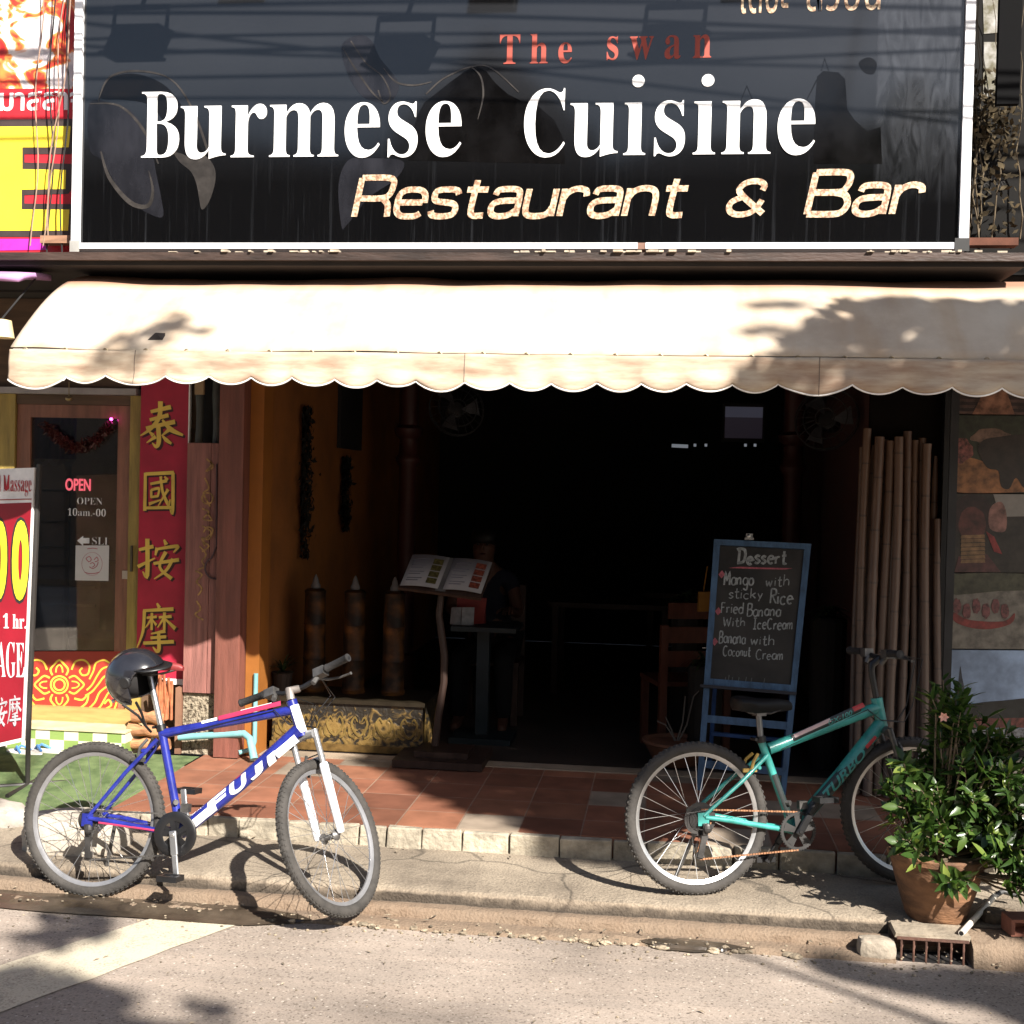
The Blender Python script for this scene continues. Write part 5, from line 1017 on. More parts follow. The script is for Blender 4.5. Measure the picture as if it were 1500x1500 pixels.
J = dict(pel=(hx + .06, hy + .1, .72), chest=(hx + .03, hy + .03, 1.08), neck0=(hx + .01, hy + .0, 1.24), neck1=(hx, hy - .015, 1.33), head=(hx, hy - .02, 1.40), head2=(hx, hy - .02, 1.49), hipL=(hx - .03, hy + .06, .7), hipR=(hx + .15, hy + .06, .7), kneeL=(hx - .10, hy - .36, .70), kneeR=(hx + .2, hy - .36, .70), ankL=(hx - .10, hy - .34, .28), ankR=(hx + .2, hy - .34, .28), toeL=(hx - .11, hy - .5, .235), toeR=(hx + .21, hy - .5, .235),
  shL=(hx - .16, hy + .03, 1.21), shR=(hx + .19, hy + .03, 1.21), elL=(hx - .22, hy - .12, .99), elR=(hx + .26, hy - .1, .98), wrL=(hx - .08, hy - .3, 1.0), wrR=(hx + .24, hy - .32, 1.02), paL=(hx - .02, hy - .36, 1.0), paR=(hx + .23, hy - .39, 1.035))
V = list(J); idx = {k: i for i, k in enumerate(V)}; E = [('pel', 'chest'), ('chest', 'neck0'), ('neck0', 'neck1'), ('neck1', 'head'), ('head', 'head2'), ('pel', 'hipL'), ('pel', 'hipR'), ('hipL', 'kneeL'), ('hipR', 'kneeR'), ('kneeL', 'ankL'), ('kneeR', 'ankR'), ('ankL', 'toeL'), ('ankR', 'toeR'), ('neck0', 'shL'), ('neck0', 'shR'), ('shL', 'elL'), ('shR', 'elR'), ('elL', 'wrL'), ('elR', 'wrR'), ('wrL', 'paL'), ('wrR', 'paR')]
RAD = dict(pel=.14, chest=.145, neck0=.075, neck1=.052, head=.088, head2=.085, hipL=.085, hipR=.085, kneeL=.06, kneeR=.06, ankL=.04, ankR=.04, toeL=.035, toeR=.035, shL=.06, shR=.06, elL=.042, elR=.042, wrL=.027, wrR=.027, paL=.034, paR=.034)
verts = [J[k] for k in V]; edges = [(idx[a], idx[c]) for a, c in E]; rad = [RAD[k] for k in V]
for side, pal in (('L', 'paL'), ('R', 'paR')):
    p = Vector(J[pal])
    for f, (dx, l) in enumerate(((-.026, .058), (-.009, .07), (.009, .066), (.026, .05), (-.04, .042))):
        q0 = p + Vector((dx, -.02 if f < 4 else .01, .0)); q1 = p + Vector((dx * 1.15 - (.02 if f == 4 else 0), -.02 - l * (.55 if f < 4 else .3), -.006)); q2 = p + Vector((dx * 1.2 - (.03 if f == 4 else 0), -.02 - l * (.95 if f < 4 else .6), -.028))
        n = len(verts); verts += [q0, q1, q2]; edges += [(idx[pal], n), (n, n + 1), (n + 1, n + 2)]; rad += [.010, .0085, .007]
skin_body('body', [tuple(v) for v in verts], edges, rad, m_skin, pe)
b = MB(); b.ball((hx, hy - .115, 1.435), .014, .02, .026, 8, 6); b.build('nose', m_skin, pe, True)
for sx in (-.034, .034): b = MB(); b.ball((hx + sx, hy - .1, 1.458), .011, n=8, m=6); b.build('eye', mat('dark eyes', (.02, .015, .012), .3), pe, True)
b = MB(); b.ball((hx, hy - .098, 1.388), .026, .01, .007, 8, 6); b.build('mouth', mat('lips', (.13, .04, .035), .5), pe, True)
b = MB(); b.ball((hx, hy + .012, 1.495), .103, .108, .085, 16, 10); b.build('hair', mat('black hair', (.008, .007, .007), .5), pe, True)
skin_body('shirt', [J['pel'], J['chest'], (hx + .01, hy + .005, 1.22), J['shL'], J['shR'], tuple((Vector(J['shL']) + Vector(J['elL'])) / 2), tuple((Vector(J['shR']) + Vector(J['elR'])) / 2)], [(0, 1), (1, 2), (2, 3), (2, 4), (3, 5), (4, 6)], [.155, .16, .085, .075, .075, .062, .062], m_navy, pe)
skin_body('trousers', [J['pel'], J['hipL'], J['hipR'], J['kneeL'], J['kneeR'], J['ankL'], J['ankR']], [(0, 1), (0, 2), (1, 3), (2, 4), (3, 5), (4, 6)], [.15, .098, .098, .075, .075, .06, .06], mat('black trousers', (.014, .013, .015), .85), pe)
SHADE_TONE[0] = .44
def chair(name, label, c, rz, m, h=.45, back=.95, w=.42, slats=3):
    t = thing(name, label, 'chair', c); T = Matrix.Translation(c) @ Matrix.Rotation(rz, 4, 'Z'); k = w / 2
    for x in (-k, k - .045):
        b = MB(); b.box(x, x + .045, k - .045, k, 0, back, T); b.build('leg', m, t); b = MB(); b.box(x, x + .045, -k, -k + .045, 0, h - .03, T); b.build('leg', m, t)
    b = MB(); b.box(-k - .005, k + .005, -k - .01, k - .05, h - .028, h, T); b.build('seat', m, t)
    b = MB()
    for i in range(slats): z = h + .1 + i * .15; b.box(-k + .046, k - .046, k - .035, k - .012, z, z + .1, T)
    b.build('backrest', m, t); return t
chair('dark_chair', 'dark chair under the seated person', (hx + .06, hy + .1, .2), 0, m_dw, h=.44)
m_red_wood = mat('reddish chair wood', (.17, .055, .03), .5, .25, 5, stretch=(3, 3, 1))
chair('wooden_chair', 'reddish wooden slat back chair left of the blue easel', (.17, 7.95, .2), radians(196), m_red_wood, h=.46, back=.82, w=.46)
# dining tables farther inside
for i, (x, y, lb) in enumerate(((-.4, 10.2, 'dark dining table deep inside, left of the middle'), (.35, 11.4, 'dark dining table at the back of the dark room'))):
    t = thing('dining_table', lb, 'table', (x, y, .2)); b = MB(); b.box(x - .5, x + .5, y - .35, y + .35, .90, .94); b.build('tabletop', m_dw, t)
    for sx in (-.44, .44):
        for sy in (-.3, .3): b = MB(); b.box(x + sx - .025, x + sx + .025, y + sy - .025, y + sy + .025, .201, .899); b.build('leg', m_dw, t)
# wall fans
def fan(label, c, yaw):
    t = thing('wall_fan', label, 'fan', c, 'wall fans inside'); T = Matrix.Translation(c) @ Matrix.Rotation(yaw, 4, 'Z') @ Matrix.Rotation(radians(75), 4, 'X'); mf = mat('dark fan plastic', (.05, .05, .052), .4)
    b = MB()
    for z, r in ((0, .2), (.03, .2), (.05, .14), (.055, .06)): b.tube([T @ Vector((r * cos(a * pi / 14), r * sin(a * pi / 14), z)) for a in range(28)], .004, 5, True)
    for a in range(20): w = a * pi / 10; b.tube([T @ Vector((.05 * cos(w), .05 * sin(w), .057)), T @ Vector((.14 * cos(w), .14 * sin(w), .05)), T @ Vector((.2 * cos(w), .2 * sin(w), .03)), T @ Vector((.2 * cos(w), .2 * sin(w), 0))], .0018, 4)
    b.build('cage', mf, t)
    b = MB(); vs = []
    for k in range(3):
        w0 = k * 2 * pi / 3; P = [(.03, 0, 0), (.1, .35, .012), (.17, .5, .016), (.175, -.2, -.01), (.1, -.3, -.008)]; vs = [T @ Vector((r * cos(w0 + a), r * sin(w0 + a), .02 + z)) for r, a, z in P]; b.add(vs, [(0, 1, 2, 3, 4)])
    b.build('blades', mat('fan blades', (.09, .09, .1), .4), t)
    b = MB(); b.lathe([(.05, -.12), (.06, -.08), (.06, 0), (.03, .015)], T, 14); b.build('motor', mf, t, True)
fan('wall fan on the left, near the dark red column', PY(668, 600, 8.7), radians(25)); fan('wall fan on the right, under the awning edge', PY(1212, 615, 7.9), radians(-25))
# television and bar lights
tv = thing('television', 'small television glowing dull blue high in the dark', 'television', PY(1090, 620, 10.4)); x0, x1, z0, z1 = ext(1062, 1117, 596, 642, 10.4)
b = MB(); b.box(x0 - .02, x1 + .02, 10.405, 10.5, z0 - .03, z1 + .03); b.build('casing', m_black, tv)
b = MB(); b.box(x0, x1, 10.40, 10.404, z0, z0 + (z1 - z0) * .66); b.build('screen', emit('dim screen', (.16, .15, .24), .010), tv); b = MB(); b.box(x0, x1, 10.40, 10.404, z0 + (z1 - z0) * .66 + .001, z1); b.build('screen', emit('dim screen top', (.3, .33, .5), .02), tv)
x0, x1, z0, z1 = ext(984, 1008, 648, 653, 11.5); b = MB(); b.tube([(x0, 11.5, z0), (x1, 11.5, z0 - .004)], .016, 8)
for px in (1018, 1034, 1092, 1106): p = PY(px, 652, 11.5); b.box(p.x - .012, p.x + .012, 11.49, 11.5, p.z - .014, p.z + .012)
tag(b.build('strip_light', emit('cold tube', (.6, .66, .75), .09)), 'short white strip lamp shining far back in the dark room', 'lamp')
# orange cloth and plants near the easel
b = MB(); p = PY(1030, 881, 7.6); b.box(p.x - .03, p.x + .05, 7.58, 7.62, p.z - .06, p.z + .06, jit=.006); b.tube([(p.x, 7.6, p.z + .05), (p.x + .02, 7.6, 1.4)], .004, 5); tag(b.build('orange_tag', mat('orange plastic', (.45, .2, .02), .6)), 'small orange tag hanging behind the left edge of the easel', 'tag')
for i, (px, py, y) in enumerate(((1035, 950, 7.55), (1008, 860, 8.4), (1215, 880, 7.6))):
    p = PY(px, py, y); spiky('indoor_plant', ('dim bushy plant behind the left rail of the easel', 'dim plant above the wooden chair', 'dim plant right of the easel')[i], (p.x, y, p.z - .1), 40, .24, .035, m_dkleaf, droop=.7, seed=20 + i)
    b = MB(); b.lathe([(.08, .2), (.1, .32), (.11, p.z - .12), (.1, p.z - .1)], Matrix.Translation((p.x, y, 0)), 14); tag(b.build('planter', mat('dark planter', (.03, .025, .02), .7)), ('dark planter behind the easel legs', 'dark planter behind the wooden chair', 'dark planter between easel and bamboo')[i], 'planter')
bw = thing('twig_bowl', 'wide terracotta bowl with bare twigs behind the teal bicycle', 'planter', (.1, 7.5, .2)); bx = PY(990, 1100, 7.45).x
b = MB(); b.lathe([(.10, .206), (.13, .22), (.19, .33), (.205, .345), (.205, .36), (.18, .36), (.17, .34), (.0, .335)], Matrix.Translation((bx, 7.45, 0)), 26, cap=False); b.build('bowl', mat('terracotta', (.30, .13, .075), .8, .25, 8), bw, True)
b = MB(); rnd = random.Random(4)
for q in ([(990, 1085), (975, 1062), (962, 1056)], [(992, 1085), (1000, 1058), (1004, 1020)], [(994, 1085), (1006, 1062), (1016, 1020), (1024, 1012)], [(988, 1085), (984, 1070), (975, 1050)]):
    b.tube([PY(u, v, 7.45) for u, v in q], [.006, .005, .004, .003][:len(q)], 6)
b.build('twigs', mat('pale twigs', (.22, .19, .16), .8), bw, True)

# ================================================================== BLACKBOARD EASEL
SHADE_TONE[0] = .6
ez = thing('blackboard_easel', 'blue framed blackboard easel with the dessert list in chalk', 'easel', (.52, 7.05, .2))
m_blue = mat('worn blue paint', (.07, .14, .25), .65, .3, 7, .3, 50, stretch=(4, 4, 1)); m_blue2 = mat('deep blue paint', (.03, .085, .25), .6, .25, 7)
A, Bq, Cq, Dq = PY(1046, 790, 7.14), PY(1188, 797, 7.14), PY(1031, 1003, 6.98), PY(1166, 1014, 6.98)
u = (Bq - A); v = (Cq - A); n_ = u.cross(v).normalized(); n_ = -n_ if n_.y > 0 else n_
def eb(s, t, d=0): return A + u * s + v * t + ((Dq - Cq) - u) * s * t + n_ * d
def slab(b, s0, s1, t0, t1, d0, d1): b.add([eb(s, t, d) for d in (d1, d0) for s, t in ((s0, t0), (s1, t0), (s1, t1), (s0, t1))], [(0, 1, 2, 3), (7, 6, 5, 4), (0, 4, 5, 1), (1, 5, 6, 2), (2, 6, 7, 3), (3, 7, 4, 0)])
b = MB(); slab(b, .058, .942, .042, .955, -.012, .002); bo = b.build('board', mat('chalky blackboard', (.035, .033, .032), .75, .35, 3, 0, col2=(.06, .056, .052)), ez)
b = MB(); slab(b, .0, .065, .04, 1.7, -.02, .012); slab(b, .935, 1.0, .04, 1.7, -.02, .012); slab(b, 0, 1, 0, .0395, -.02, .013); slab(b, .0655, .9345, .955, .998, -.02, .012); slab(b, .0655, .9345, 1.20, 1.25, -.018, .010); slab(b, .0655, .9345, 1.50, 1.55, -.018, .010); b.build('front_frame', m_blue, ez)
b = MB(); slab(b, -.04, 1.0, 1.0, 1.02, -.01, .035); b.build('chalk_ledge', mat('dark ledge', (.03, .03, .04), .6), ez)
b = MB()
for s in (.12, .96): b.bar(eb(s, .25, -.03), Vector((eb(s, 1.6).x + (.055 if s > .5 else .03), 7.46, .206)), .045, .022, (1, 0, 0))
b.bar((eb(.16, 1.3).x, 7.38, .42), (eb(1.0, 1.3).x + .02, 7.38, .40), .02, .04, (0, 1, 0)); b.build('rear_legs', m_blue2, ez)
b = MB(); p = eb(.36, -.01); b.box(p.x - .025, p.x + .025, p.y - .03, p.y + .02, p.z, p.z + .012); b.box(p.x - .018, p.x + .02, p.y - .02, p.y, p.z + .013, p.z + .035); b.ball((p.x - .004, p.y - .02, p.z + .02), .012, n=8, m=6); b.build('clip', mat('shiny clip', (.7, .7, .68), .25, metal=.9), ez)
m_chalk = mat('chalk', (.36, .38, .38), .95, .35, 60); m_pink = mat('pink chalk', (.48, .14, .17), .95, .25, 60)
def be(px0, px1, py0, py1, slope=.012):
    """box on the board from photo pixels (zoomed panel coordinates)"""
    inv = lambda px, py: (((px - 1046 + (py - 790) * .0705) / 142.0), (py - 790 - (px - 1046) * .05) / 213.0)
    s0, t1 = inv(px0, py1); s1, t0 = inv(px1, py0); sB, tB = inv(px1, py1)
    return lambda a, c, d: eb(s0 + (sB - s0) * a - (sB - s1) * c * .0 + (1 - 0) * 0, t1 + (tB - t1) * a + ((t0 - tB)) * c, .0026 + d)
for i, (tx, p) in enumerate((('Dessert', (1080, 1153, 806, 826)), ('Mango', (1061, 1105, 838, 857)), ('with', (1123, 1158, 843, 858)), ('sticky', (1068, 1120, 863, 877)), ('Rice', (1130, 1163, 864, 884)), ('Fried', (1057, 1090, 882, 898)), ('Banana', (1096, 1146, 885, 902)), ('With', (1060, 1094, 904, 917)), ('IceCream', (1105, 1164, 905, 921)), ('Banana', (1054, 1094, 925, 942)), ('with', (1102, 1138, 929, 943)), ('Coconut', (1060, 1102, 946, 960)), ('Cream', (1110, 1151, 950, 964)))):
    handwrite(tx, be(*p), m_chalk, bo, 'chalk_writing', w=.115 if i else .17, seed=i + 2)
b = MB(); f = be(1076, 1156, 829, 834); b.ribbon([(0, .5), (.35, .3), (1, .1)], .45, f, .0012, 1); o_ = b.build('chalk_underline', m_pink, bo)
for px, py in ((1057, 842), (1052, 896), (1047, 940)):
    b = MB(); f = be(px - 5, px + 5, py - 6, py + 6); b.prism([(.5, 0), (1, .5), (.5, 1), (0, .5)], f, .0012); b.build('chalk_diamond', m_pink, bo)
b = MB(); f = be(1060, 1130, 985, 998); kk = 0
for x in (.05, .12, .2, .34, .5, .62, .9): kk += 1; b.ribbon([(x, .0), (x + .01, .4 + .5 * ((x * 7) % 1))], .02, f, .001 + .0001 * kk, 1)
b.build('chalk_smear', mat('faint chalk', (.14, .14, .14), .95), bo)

SHADE_TONE[0] = .55
# ================================================================== BAMBOO POLES, POSTER WALL
m_bam, N, L, B = node_mat('dry bamboo'); tc = N('TexCoord'); sp = N('SeparateXYZ'); L(tc.outputs['Object'], sp.inputs[0]); n1 = N('TexNoise', i_Scale=7.0, i_Detail=5.0); mp = N('Mapping'); mp.inputs['Scale'].default_value = (5, 5, .8); L(tc.outputs['Object'], mp.inputs[0]); L(mp.outputs[0], n1.inputs[0])
oi = N('ObjectInfo'); ad = N('Math', operation='ADD'); mo = N('Math', operation='MULTIPLY'); mo.inputs[1].default_value = .5; L(oi.outputs['Random'], mo.inputs[0]); L(mo.outputs[0], ad.inputs[0]); L(n1.outputs[0], ad.inputs[1])
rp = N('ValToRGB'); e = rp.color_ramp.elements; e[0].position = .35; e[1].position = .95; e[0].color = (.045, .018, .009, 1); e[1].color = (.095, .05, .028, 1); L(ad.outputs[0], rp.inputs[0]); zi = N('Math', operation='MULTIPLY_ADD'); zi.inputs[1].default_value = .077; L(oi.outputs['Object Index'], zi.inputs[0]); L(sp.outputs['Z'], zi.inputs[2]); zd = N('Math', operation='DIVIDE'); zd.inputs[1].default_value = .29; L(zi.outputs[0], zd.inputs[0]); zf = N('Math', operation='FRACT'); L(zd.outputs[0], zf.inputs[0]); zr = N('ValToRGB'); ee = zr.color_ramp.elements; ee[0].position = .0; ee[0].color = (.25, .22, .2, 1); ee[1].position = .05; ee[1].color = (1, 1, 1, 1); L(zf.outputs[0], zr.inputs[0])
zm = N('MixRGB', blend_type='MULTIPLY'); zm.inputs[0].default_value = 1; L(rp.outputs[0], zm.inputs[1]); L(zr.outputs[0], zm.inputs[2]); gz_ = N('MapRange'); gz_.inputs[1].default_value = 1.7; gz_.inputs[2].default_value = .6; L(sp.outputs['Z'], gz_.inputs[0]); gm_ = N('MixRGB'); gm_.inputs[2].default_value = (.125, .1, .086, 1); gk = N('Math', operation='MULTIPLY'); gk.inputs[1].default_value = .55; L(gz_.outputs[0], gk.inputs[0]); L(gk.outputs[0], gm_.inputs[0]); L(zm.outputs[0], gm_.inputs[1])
L(gm_.outputs[0], B.inputs['Base Color']); B.inputs['Roughness'].default_value = .5
poles = [((1270, 628), (1252, 1150), .017, 6.98), ((1287, 640), (1268, 1155), .020, 6.95), ((1303, 646), (1284, 1156), .020, 6.97), ((1317, 640), (1300, 1158), .018, 6.94), ((1331, 632), (1316, 1160), .018, 6.98), ((1342, 645), (1332, 1160), .015, 7.0), ((1358, 650), (1350, 1160), .018, 6.96), ((1374, 760), (1372, 1160), .016, 6.97), ((1262, 655), (1246, 1150), .014, 7.03), ((1295, 644), (1276, 1150), .017, 7.02), ((1326, 648), (1308, 1150), .018, 7.02), ((1352, 642), (1341, 1150), .017, 7.02), ((1279, 652), (1260, 1150), .016, 7.03), ((1311, 646), (1292, 1150), .016, 7.035), ((1368, 668), (1360, 1150), .016, 7.03)]
words_ = ['first', 'second', 'third', 'fourth', 'fifth', 'sixth', 'seventh', 'eighth']
bl_ = ['bamboo pole, second from the left end of the bundle', 'bamboo pole, third from the left in the bundle', 'bamboo pole, fourth from the left in the bundle', 'bamboo pole, fifth from the left in the bundle', 'bamboo pole, sixth from the left in the bundle', 'thin bamboo pole, seventh from the left in the bundle', 'bamboo pole standing apart, third from the right end', 'short dark bamboo pole beside the steel jamb', 'reddish bamboo pole at the left end of the bundle', 'bamboo pole at the back of the bundle, behind the third and fourth', 'bamboo pole at the back of the bundle, in its middle', 'bamboo pole at the back of the bundle, towards the poster wall', 'bamboo pole at the back of the bundle, near its left end', 'bamboo pole hidden deepest in the middle of the bundle', 'bamboo pole at the back, last before the short dark pole']
for i, (t, f, r, y) in enumerate(poles):
    top = PY(*t, y + .05); bot = PZ(*f, .2); bot = Vector((PY(f[0], f[1], y).x, y - .02, .206)); P = []; R_ = []; rnd = random.Random(i); zz = (i * .077) % .29; n = 40
    for k in range(n + 1):
        q = bot.lerp(top, k / n); d = ((q.z + zz) % .29) / .29; P.append(q + Vector((.006 * sin(q.z * 3 + i), 0, 0))); R_.append(r * 1.36 * (1.13 if d < .07 else (.92 if d < .12 else 1)))
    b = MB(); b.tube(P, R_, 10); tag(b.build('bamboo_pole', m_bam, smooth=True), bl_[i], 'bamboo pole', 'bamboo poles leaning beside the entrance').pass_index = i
b = MB(); b.box(1.135, 1.53, 7.06, 7.11, .206, 2.95); tag(b.build('backing_board', mat('dark backing', (.008, .006, .005), .95, spec=.1)), 'dark board behind the bamboo poles', 'board')
b = MB(); b.box(1.522, 1.55, 6.99, 7.05, .206, 2.9); tag(b.build('dark_batten', mat('black batten', (.012, .012, .013), .45)), 'black upright batten between the bamboo and the photo posters', 'batten')
YW = 7.13
SHADE_TONE[0] = 1.15
wp = W(YW)
def poster(name, label, py0, py1, bgm):
    t = thing(name, label, 'poster', PY(1440, (py0 + py1) / 2, YW), 'photo posters on the right hand wall'); b = MB(); b.prism([(1388, py1), (1640, py1 + 2), (1640, py0 + 2), (1389, py0)], lambda u, v, d: wp(u, v, d - .02), .02); b.build('sheet', bgm, t); return t
def shape(t, name, poly, m, d): b = MB(); b.prism(smooth_poly(poly, 4) if len(poly) >= 5 else poly, lambda u, v, dd: wp(u, v, dd + .0008), d); b.build(name, m, t)
def blob(cx, cy, rx, ry, seed, n=18, k=.25): return [(cx + rx * (1 + k * noise.noise(Vector((cos(a) * 2, sin(a) * 2, seed)))) * cos(a), cy + ry * (1 + k * noise.noise(Vector((cos(a) * 2, sin(a) * 2, seed)))) * sin(a)) for a in [2 * pi * i / n for i in range(n)]]
pm = lambda n, c, v=.6, s=16: mat('print ' + n, tuple(x * .62 for x in c), .35, v, s)
t = poster('photo_poster', 'poster with a tent shaped roof, topmost on the right wall', 520, 606, pm('dark boards', (.035, .02, .018)))
for i in range(4): shape(t, 'printed_plank', [(1390, 575 + 9 * i), (1520, 577 + 9 * i), (1520, 581 + 9 * i), (1390, 579 + 9 * i)], pm('plank', (.10, .055, .045)), .001)
shape(t, 'printed_tent', [(1424, 607), (1448, 560), (1470, 560), (1486, 607)], pm('tent', (.26, .12, .07)), .002); shape(t, 'printed_cloth', [(1389, 560), (1408, 562), (1396, 604), (1389, 604)], pm('cloth', (.3, .17, .16)), .002)
t = poster('photo_poster', 'poster of a dark water buffalo on brown ground', 608, 721, pm('greenery', (.03, .035, .02)))
shape(t, 'printed_ground', [(1389, 690), (1410, 670), (1450, 680), (1520, 715), (1520, 720), (1389, 720)], pm('ochre ground', (.30, .13, .05)), .001); shape(t, 'printed_people', blob(1405, 660, 20, 18, 3), pm('people', (.22, .07, .06), .8, 40), .0016); shape(t, 'printed_herd', blob(1452, 640, 30, 12, 6), pm('herd', (.18, .11, .08)), .002)
shape(t, 'printed_animal', [(1432, 660), (1440, 645), (1462, 640), (1500, 636), (1520, 640), (1520, 720), (1500, 715), (1488, 700), (1478, 716), (1466, 712), (1462, 690), (1446, 685)], pm('animal', (.025, .016, .014)), .0026)
t = poster('photo_poster', 'poster of a woman with brass neck rings', 723, 838, pm('dim green', (.028, .022, .018)))
shape(t, 'printed_wall', [(1455, 724), (1520, 724), (1520, 756), (1465, 757)], pm('pale wall', (.30, .28, .26), .1), .001); shape(t, 'printed_hair', blob(1424, 755, 32, 30, 8, k=.1), pm('hair', (.03, .012, .012)), .0014); shape(t, 'printed_face', blob(1424, 768, 20, 26, 9, k=.05), pm('face', (.10, .03, .025)), .002); shape(t, 'printed_scarf', [(1450, 745), (1466, 735), (1474, 752), (1472, 778), (1450, 774)], pm('scarf', (.26, .13, .11)), .0018)
shape(t, 'printed_dress', [(1398, 838), (1404, 815), (1446, 812), (1466, 838)], pm('dress', (.09, .03, .03)), .0016); shape(t, 'printed_ribbon', [(1444, 778), (1456, 786), (1468, 812), (1456, 808)], pm('ribbon', (.28, .03, .03)), .0024)
for i in range(7): shape(t, 'printed_ring', [(1408, 784 + i * 6), (1442, 783 + i * 6), (1443, 788 + i * 6), (1407, 789 + i * 6)], pm('brass rings', (.26, .15, .07)), .0026 + .0001 * i)
t = poster('photo_poster', 'poster of a rafting boat on white water', 840, 950, pm('foam', (.20, .18, .15), .5, 14))
shape(t, 'printed_bank', [(1389, 842), (1520, 842), (1520, 862), (1460, 866), (1389, 870)], pm('river bank', (.06, .06, .035)), .001); shape(t, 'printed_raft', [(1395, 896), (1420, 908), (1470, 910), (1486, 898), (1480, 914), (1440, 922), (1400, 912)], pm('raft', (.22, .03, .025)), .002)
for i in range(6): shape(t, 'printed_rower', blob(1402 + 14 * i, 888 + (i % 2) * 7, 6, 11, i), pm('rower', (.16, .05, .05), .7, 50), .0026 + .0001 * i)
t = poster('photo_poster', 'poster of a pagoda against a blue sky, lowest on the right wall', 952, 1080, pm('printed sky', (.34, .46, .66), .35, 5))
shape(t, 'printed_pagoda', [(1398, 1042), (1402, 1010), (1405, 990), (1407, 976), (1409, 990), (1413, 1010), (1418, 1042)], pm('pagoda', (.04, .05, .07)), .0012); shape(t, 'printed_trees', [(1389, 1040), (1430, 1030), (1470, 1026), (1520, 1024), (1520, 1050), (1389, 1052)], pm('tree line', (.02, .022, .022)), .002)
shape(t, 'printed_roofs', [(1389, 1053), (1520, 1051), (1520, 1066), (1389, 1066)], pm('roofs', (.18, .05, .04), .7, 40), .0026); shape(t, 'printed_cars', [(1389, 1067), (1520, 1067), (1520, 1080), (1389, 1080)], pm('cars', (.25, .25, .26), .8, 60), .0026)
SHADE_TONE[0] = .45
# upper right: neighbour's dark sign, dry creeper, narrow bright strip
YN = 6.9
ns_ = thing('dark_shop_sign', 'dark weathered shop sign with faint lettering at the upper right', 'sign', (1.8, YN, 3.0)); wn_ = W(YN)
b = MB(); b.box(PY(1402, 200, YN).x, 3.2, YN, YN + .06, 3.06, 4.9); b.build('panel', mat('mouldy black sheet', (.008, .007, .006), .8, .5, 5), ns_)
text('othies', lambda u, v, d: wn_(1422 + 48 * u + 4 * v, 246 + 32 * u - 17 * v, d), mat('faded letters', (.05, .045, .042), .7), ns_, offset=-.01, depth=.002); text('ooo', lambda u, v, d: wn_(1414 + 38 * u, 262 + 22 * u - 12 * v, d), mat('faded letters', (.05, .045, .042), .7), ns_, offset=-.01, depth=.002)
b = MB(); b.prism([(1438, -60), (1462, -60), (1463, 48), (1441, 50)], wn_, .004); b.prism([(1440, 62), (1470, 62), (1474, 142), (1440, 142)], wn_, .005); b.build('poster_strip', mat('bright scrap of poster', (.55, .5, .3), .6, .6, 14, col2=(.8, .78, .75)), ns_)
b = MB(); b.box(PY(1463, 60, 6.62).x, PY(1496, 60, 6.62).x, 6.62, 6.66, PY(1480, 152, 6.62).z, 5.0); tag(b.build('black_banner', mat('black banner', (.006, .006, .007), .8, spec=.2)), 'narrow black banner hanging at the top right corner', 'banner')
cr_ = thing('dry_creeper', 'dry creeper with dead leaves climbing beside the signboard', 'plant', (1.66, 6.85, 3.1)); b = MB(); rnd = random.Random(31)
for i in range(9):
    x = rnd.uniform(1414, 1490); P = [];
    for t in range(12): x += rnd.uniform(-7, 7); P.append(PY(x, 350 - t * 32, 6.84 + rnd.uniform(-.02, .02)))
    b.tube(P, [.005 - .0003 * t for t in range(12)], 5)
b.build('stems', mat('dry stems', (.22, .17, .11), .8, .3, 20), cr_)
b = MB()
for i in range(420):
    if i < 260: px, py = 1448 + rnd.gauss(0, 22), 175 + rnd.gauss(0, 26)
    else: px, py = rnd.uniform(1412, 1490), rnd.uniform(100, 340)
    p = PY(px, py, 6.82 + rnd.uniform(-.04, .03)); a = Vector((rnd.gauss(0, 1), rnd.gauss(0, .6), rnd.gauss(0, 1))).normalized() * rnd.uniform(.014, .03); c = a.cross(Vector((rnd.uniform(-1, 1), 1, rnd.uniform(-1, 1)))).normalized() * a.length * .5
    b.add([p - a, p + c, p + a, p - c], [(0, 1, 2, 3)])
b.build('dead_leaves', mat('dead leaves', (.10, .075, .04), .85, .5, 20, island=.6), cr_)
b = MB(); b.box(PY(1404, 354, 6.42).x, PY(1492, 354, 6.42).x, 6.42, 6.5, PY(1450, 359, 6.42).z, PY(1450, 348, 6.42).z); tag(b.build('wooden_batten', mat('red brown batten', (.2, .08, .05), .8, .3, 8)), 'red brown batten at the lower right corner of the black sign', 'batten')

SHADE_TONE[0] = 1.0

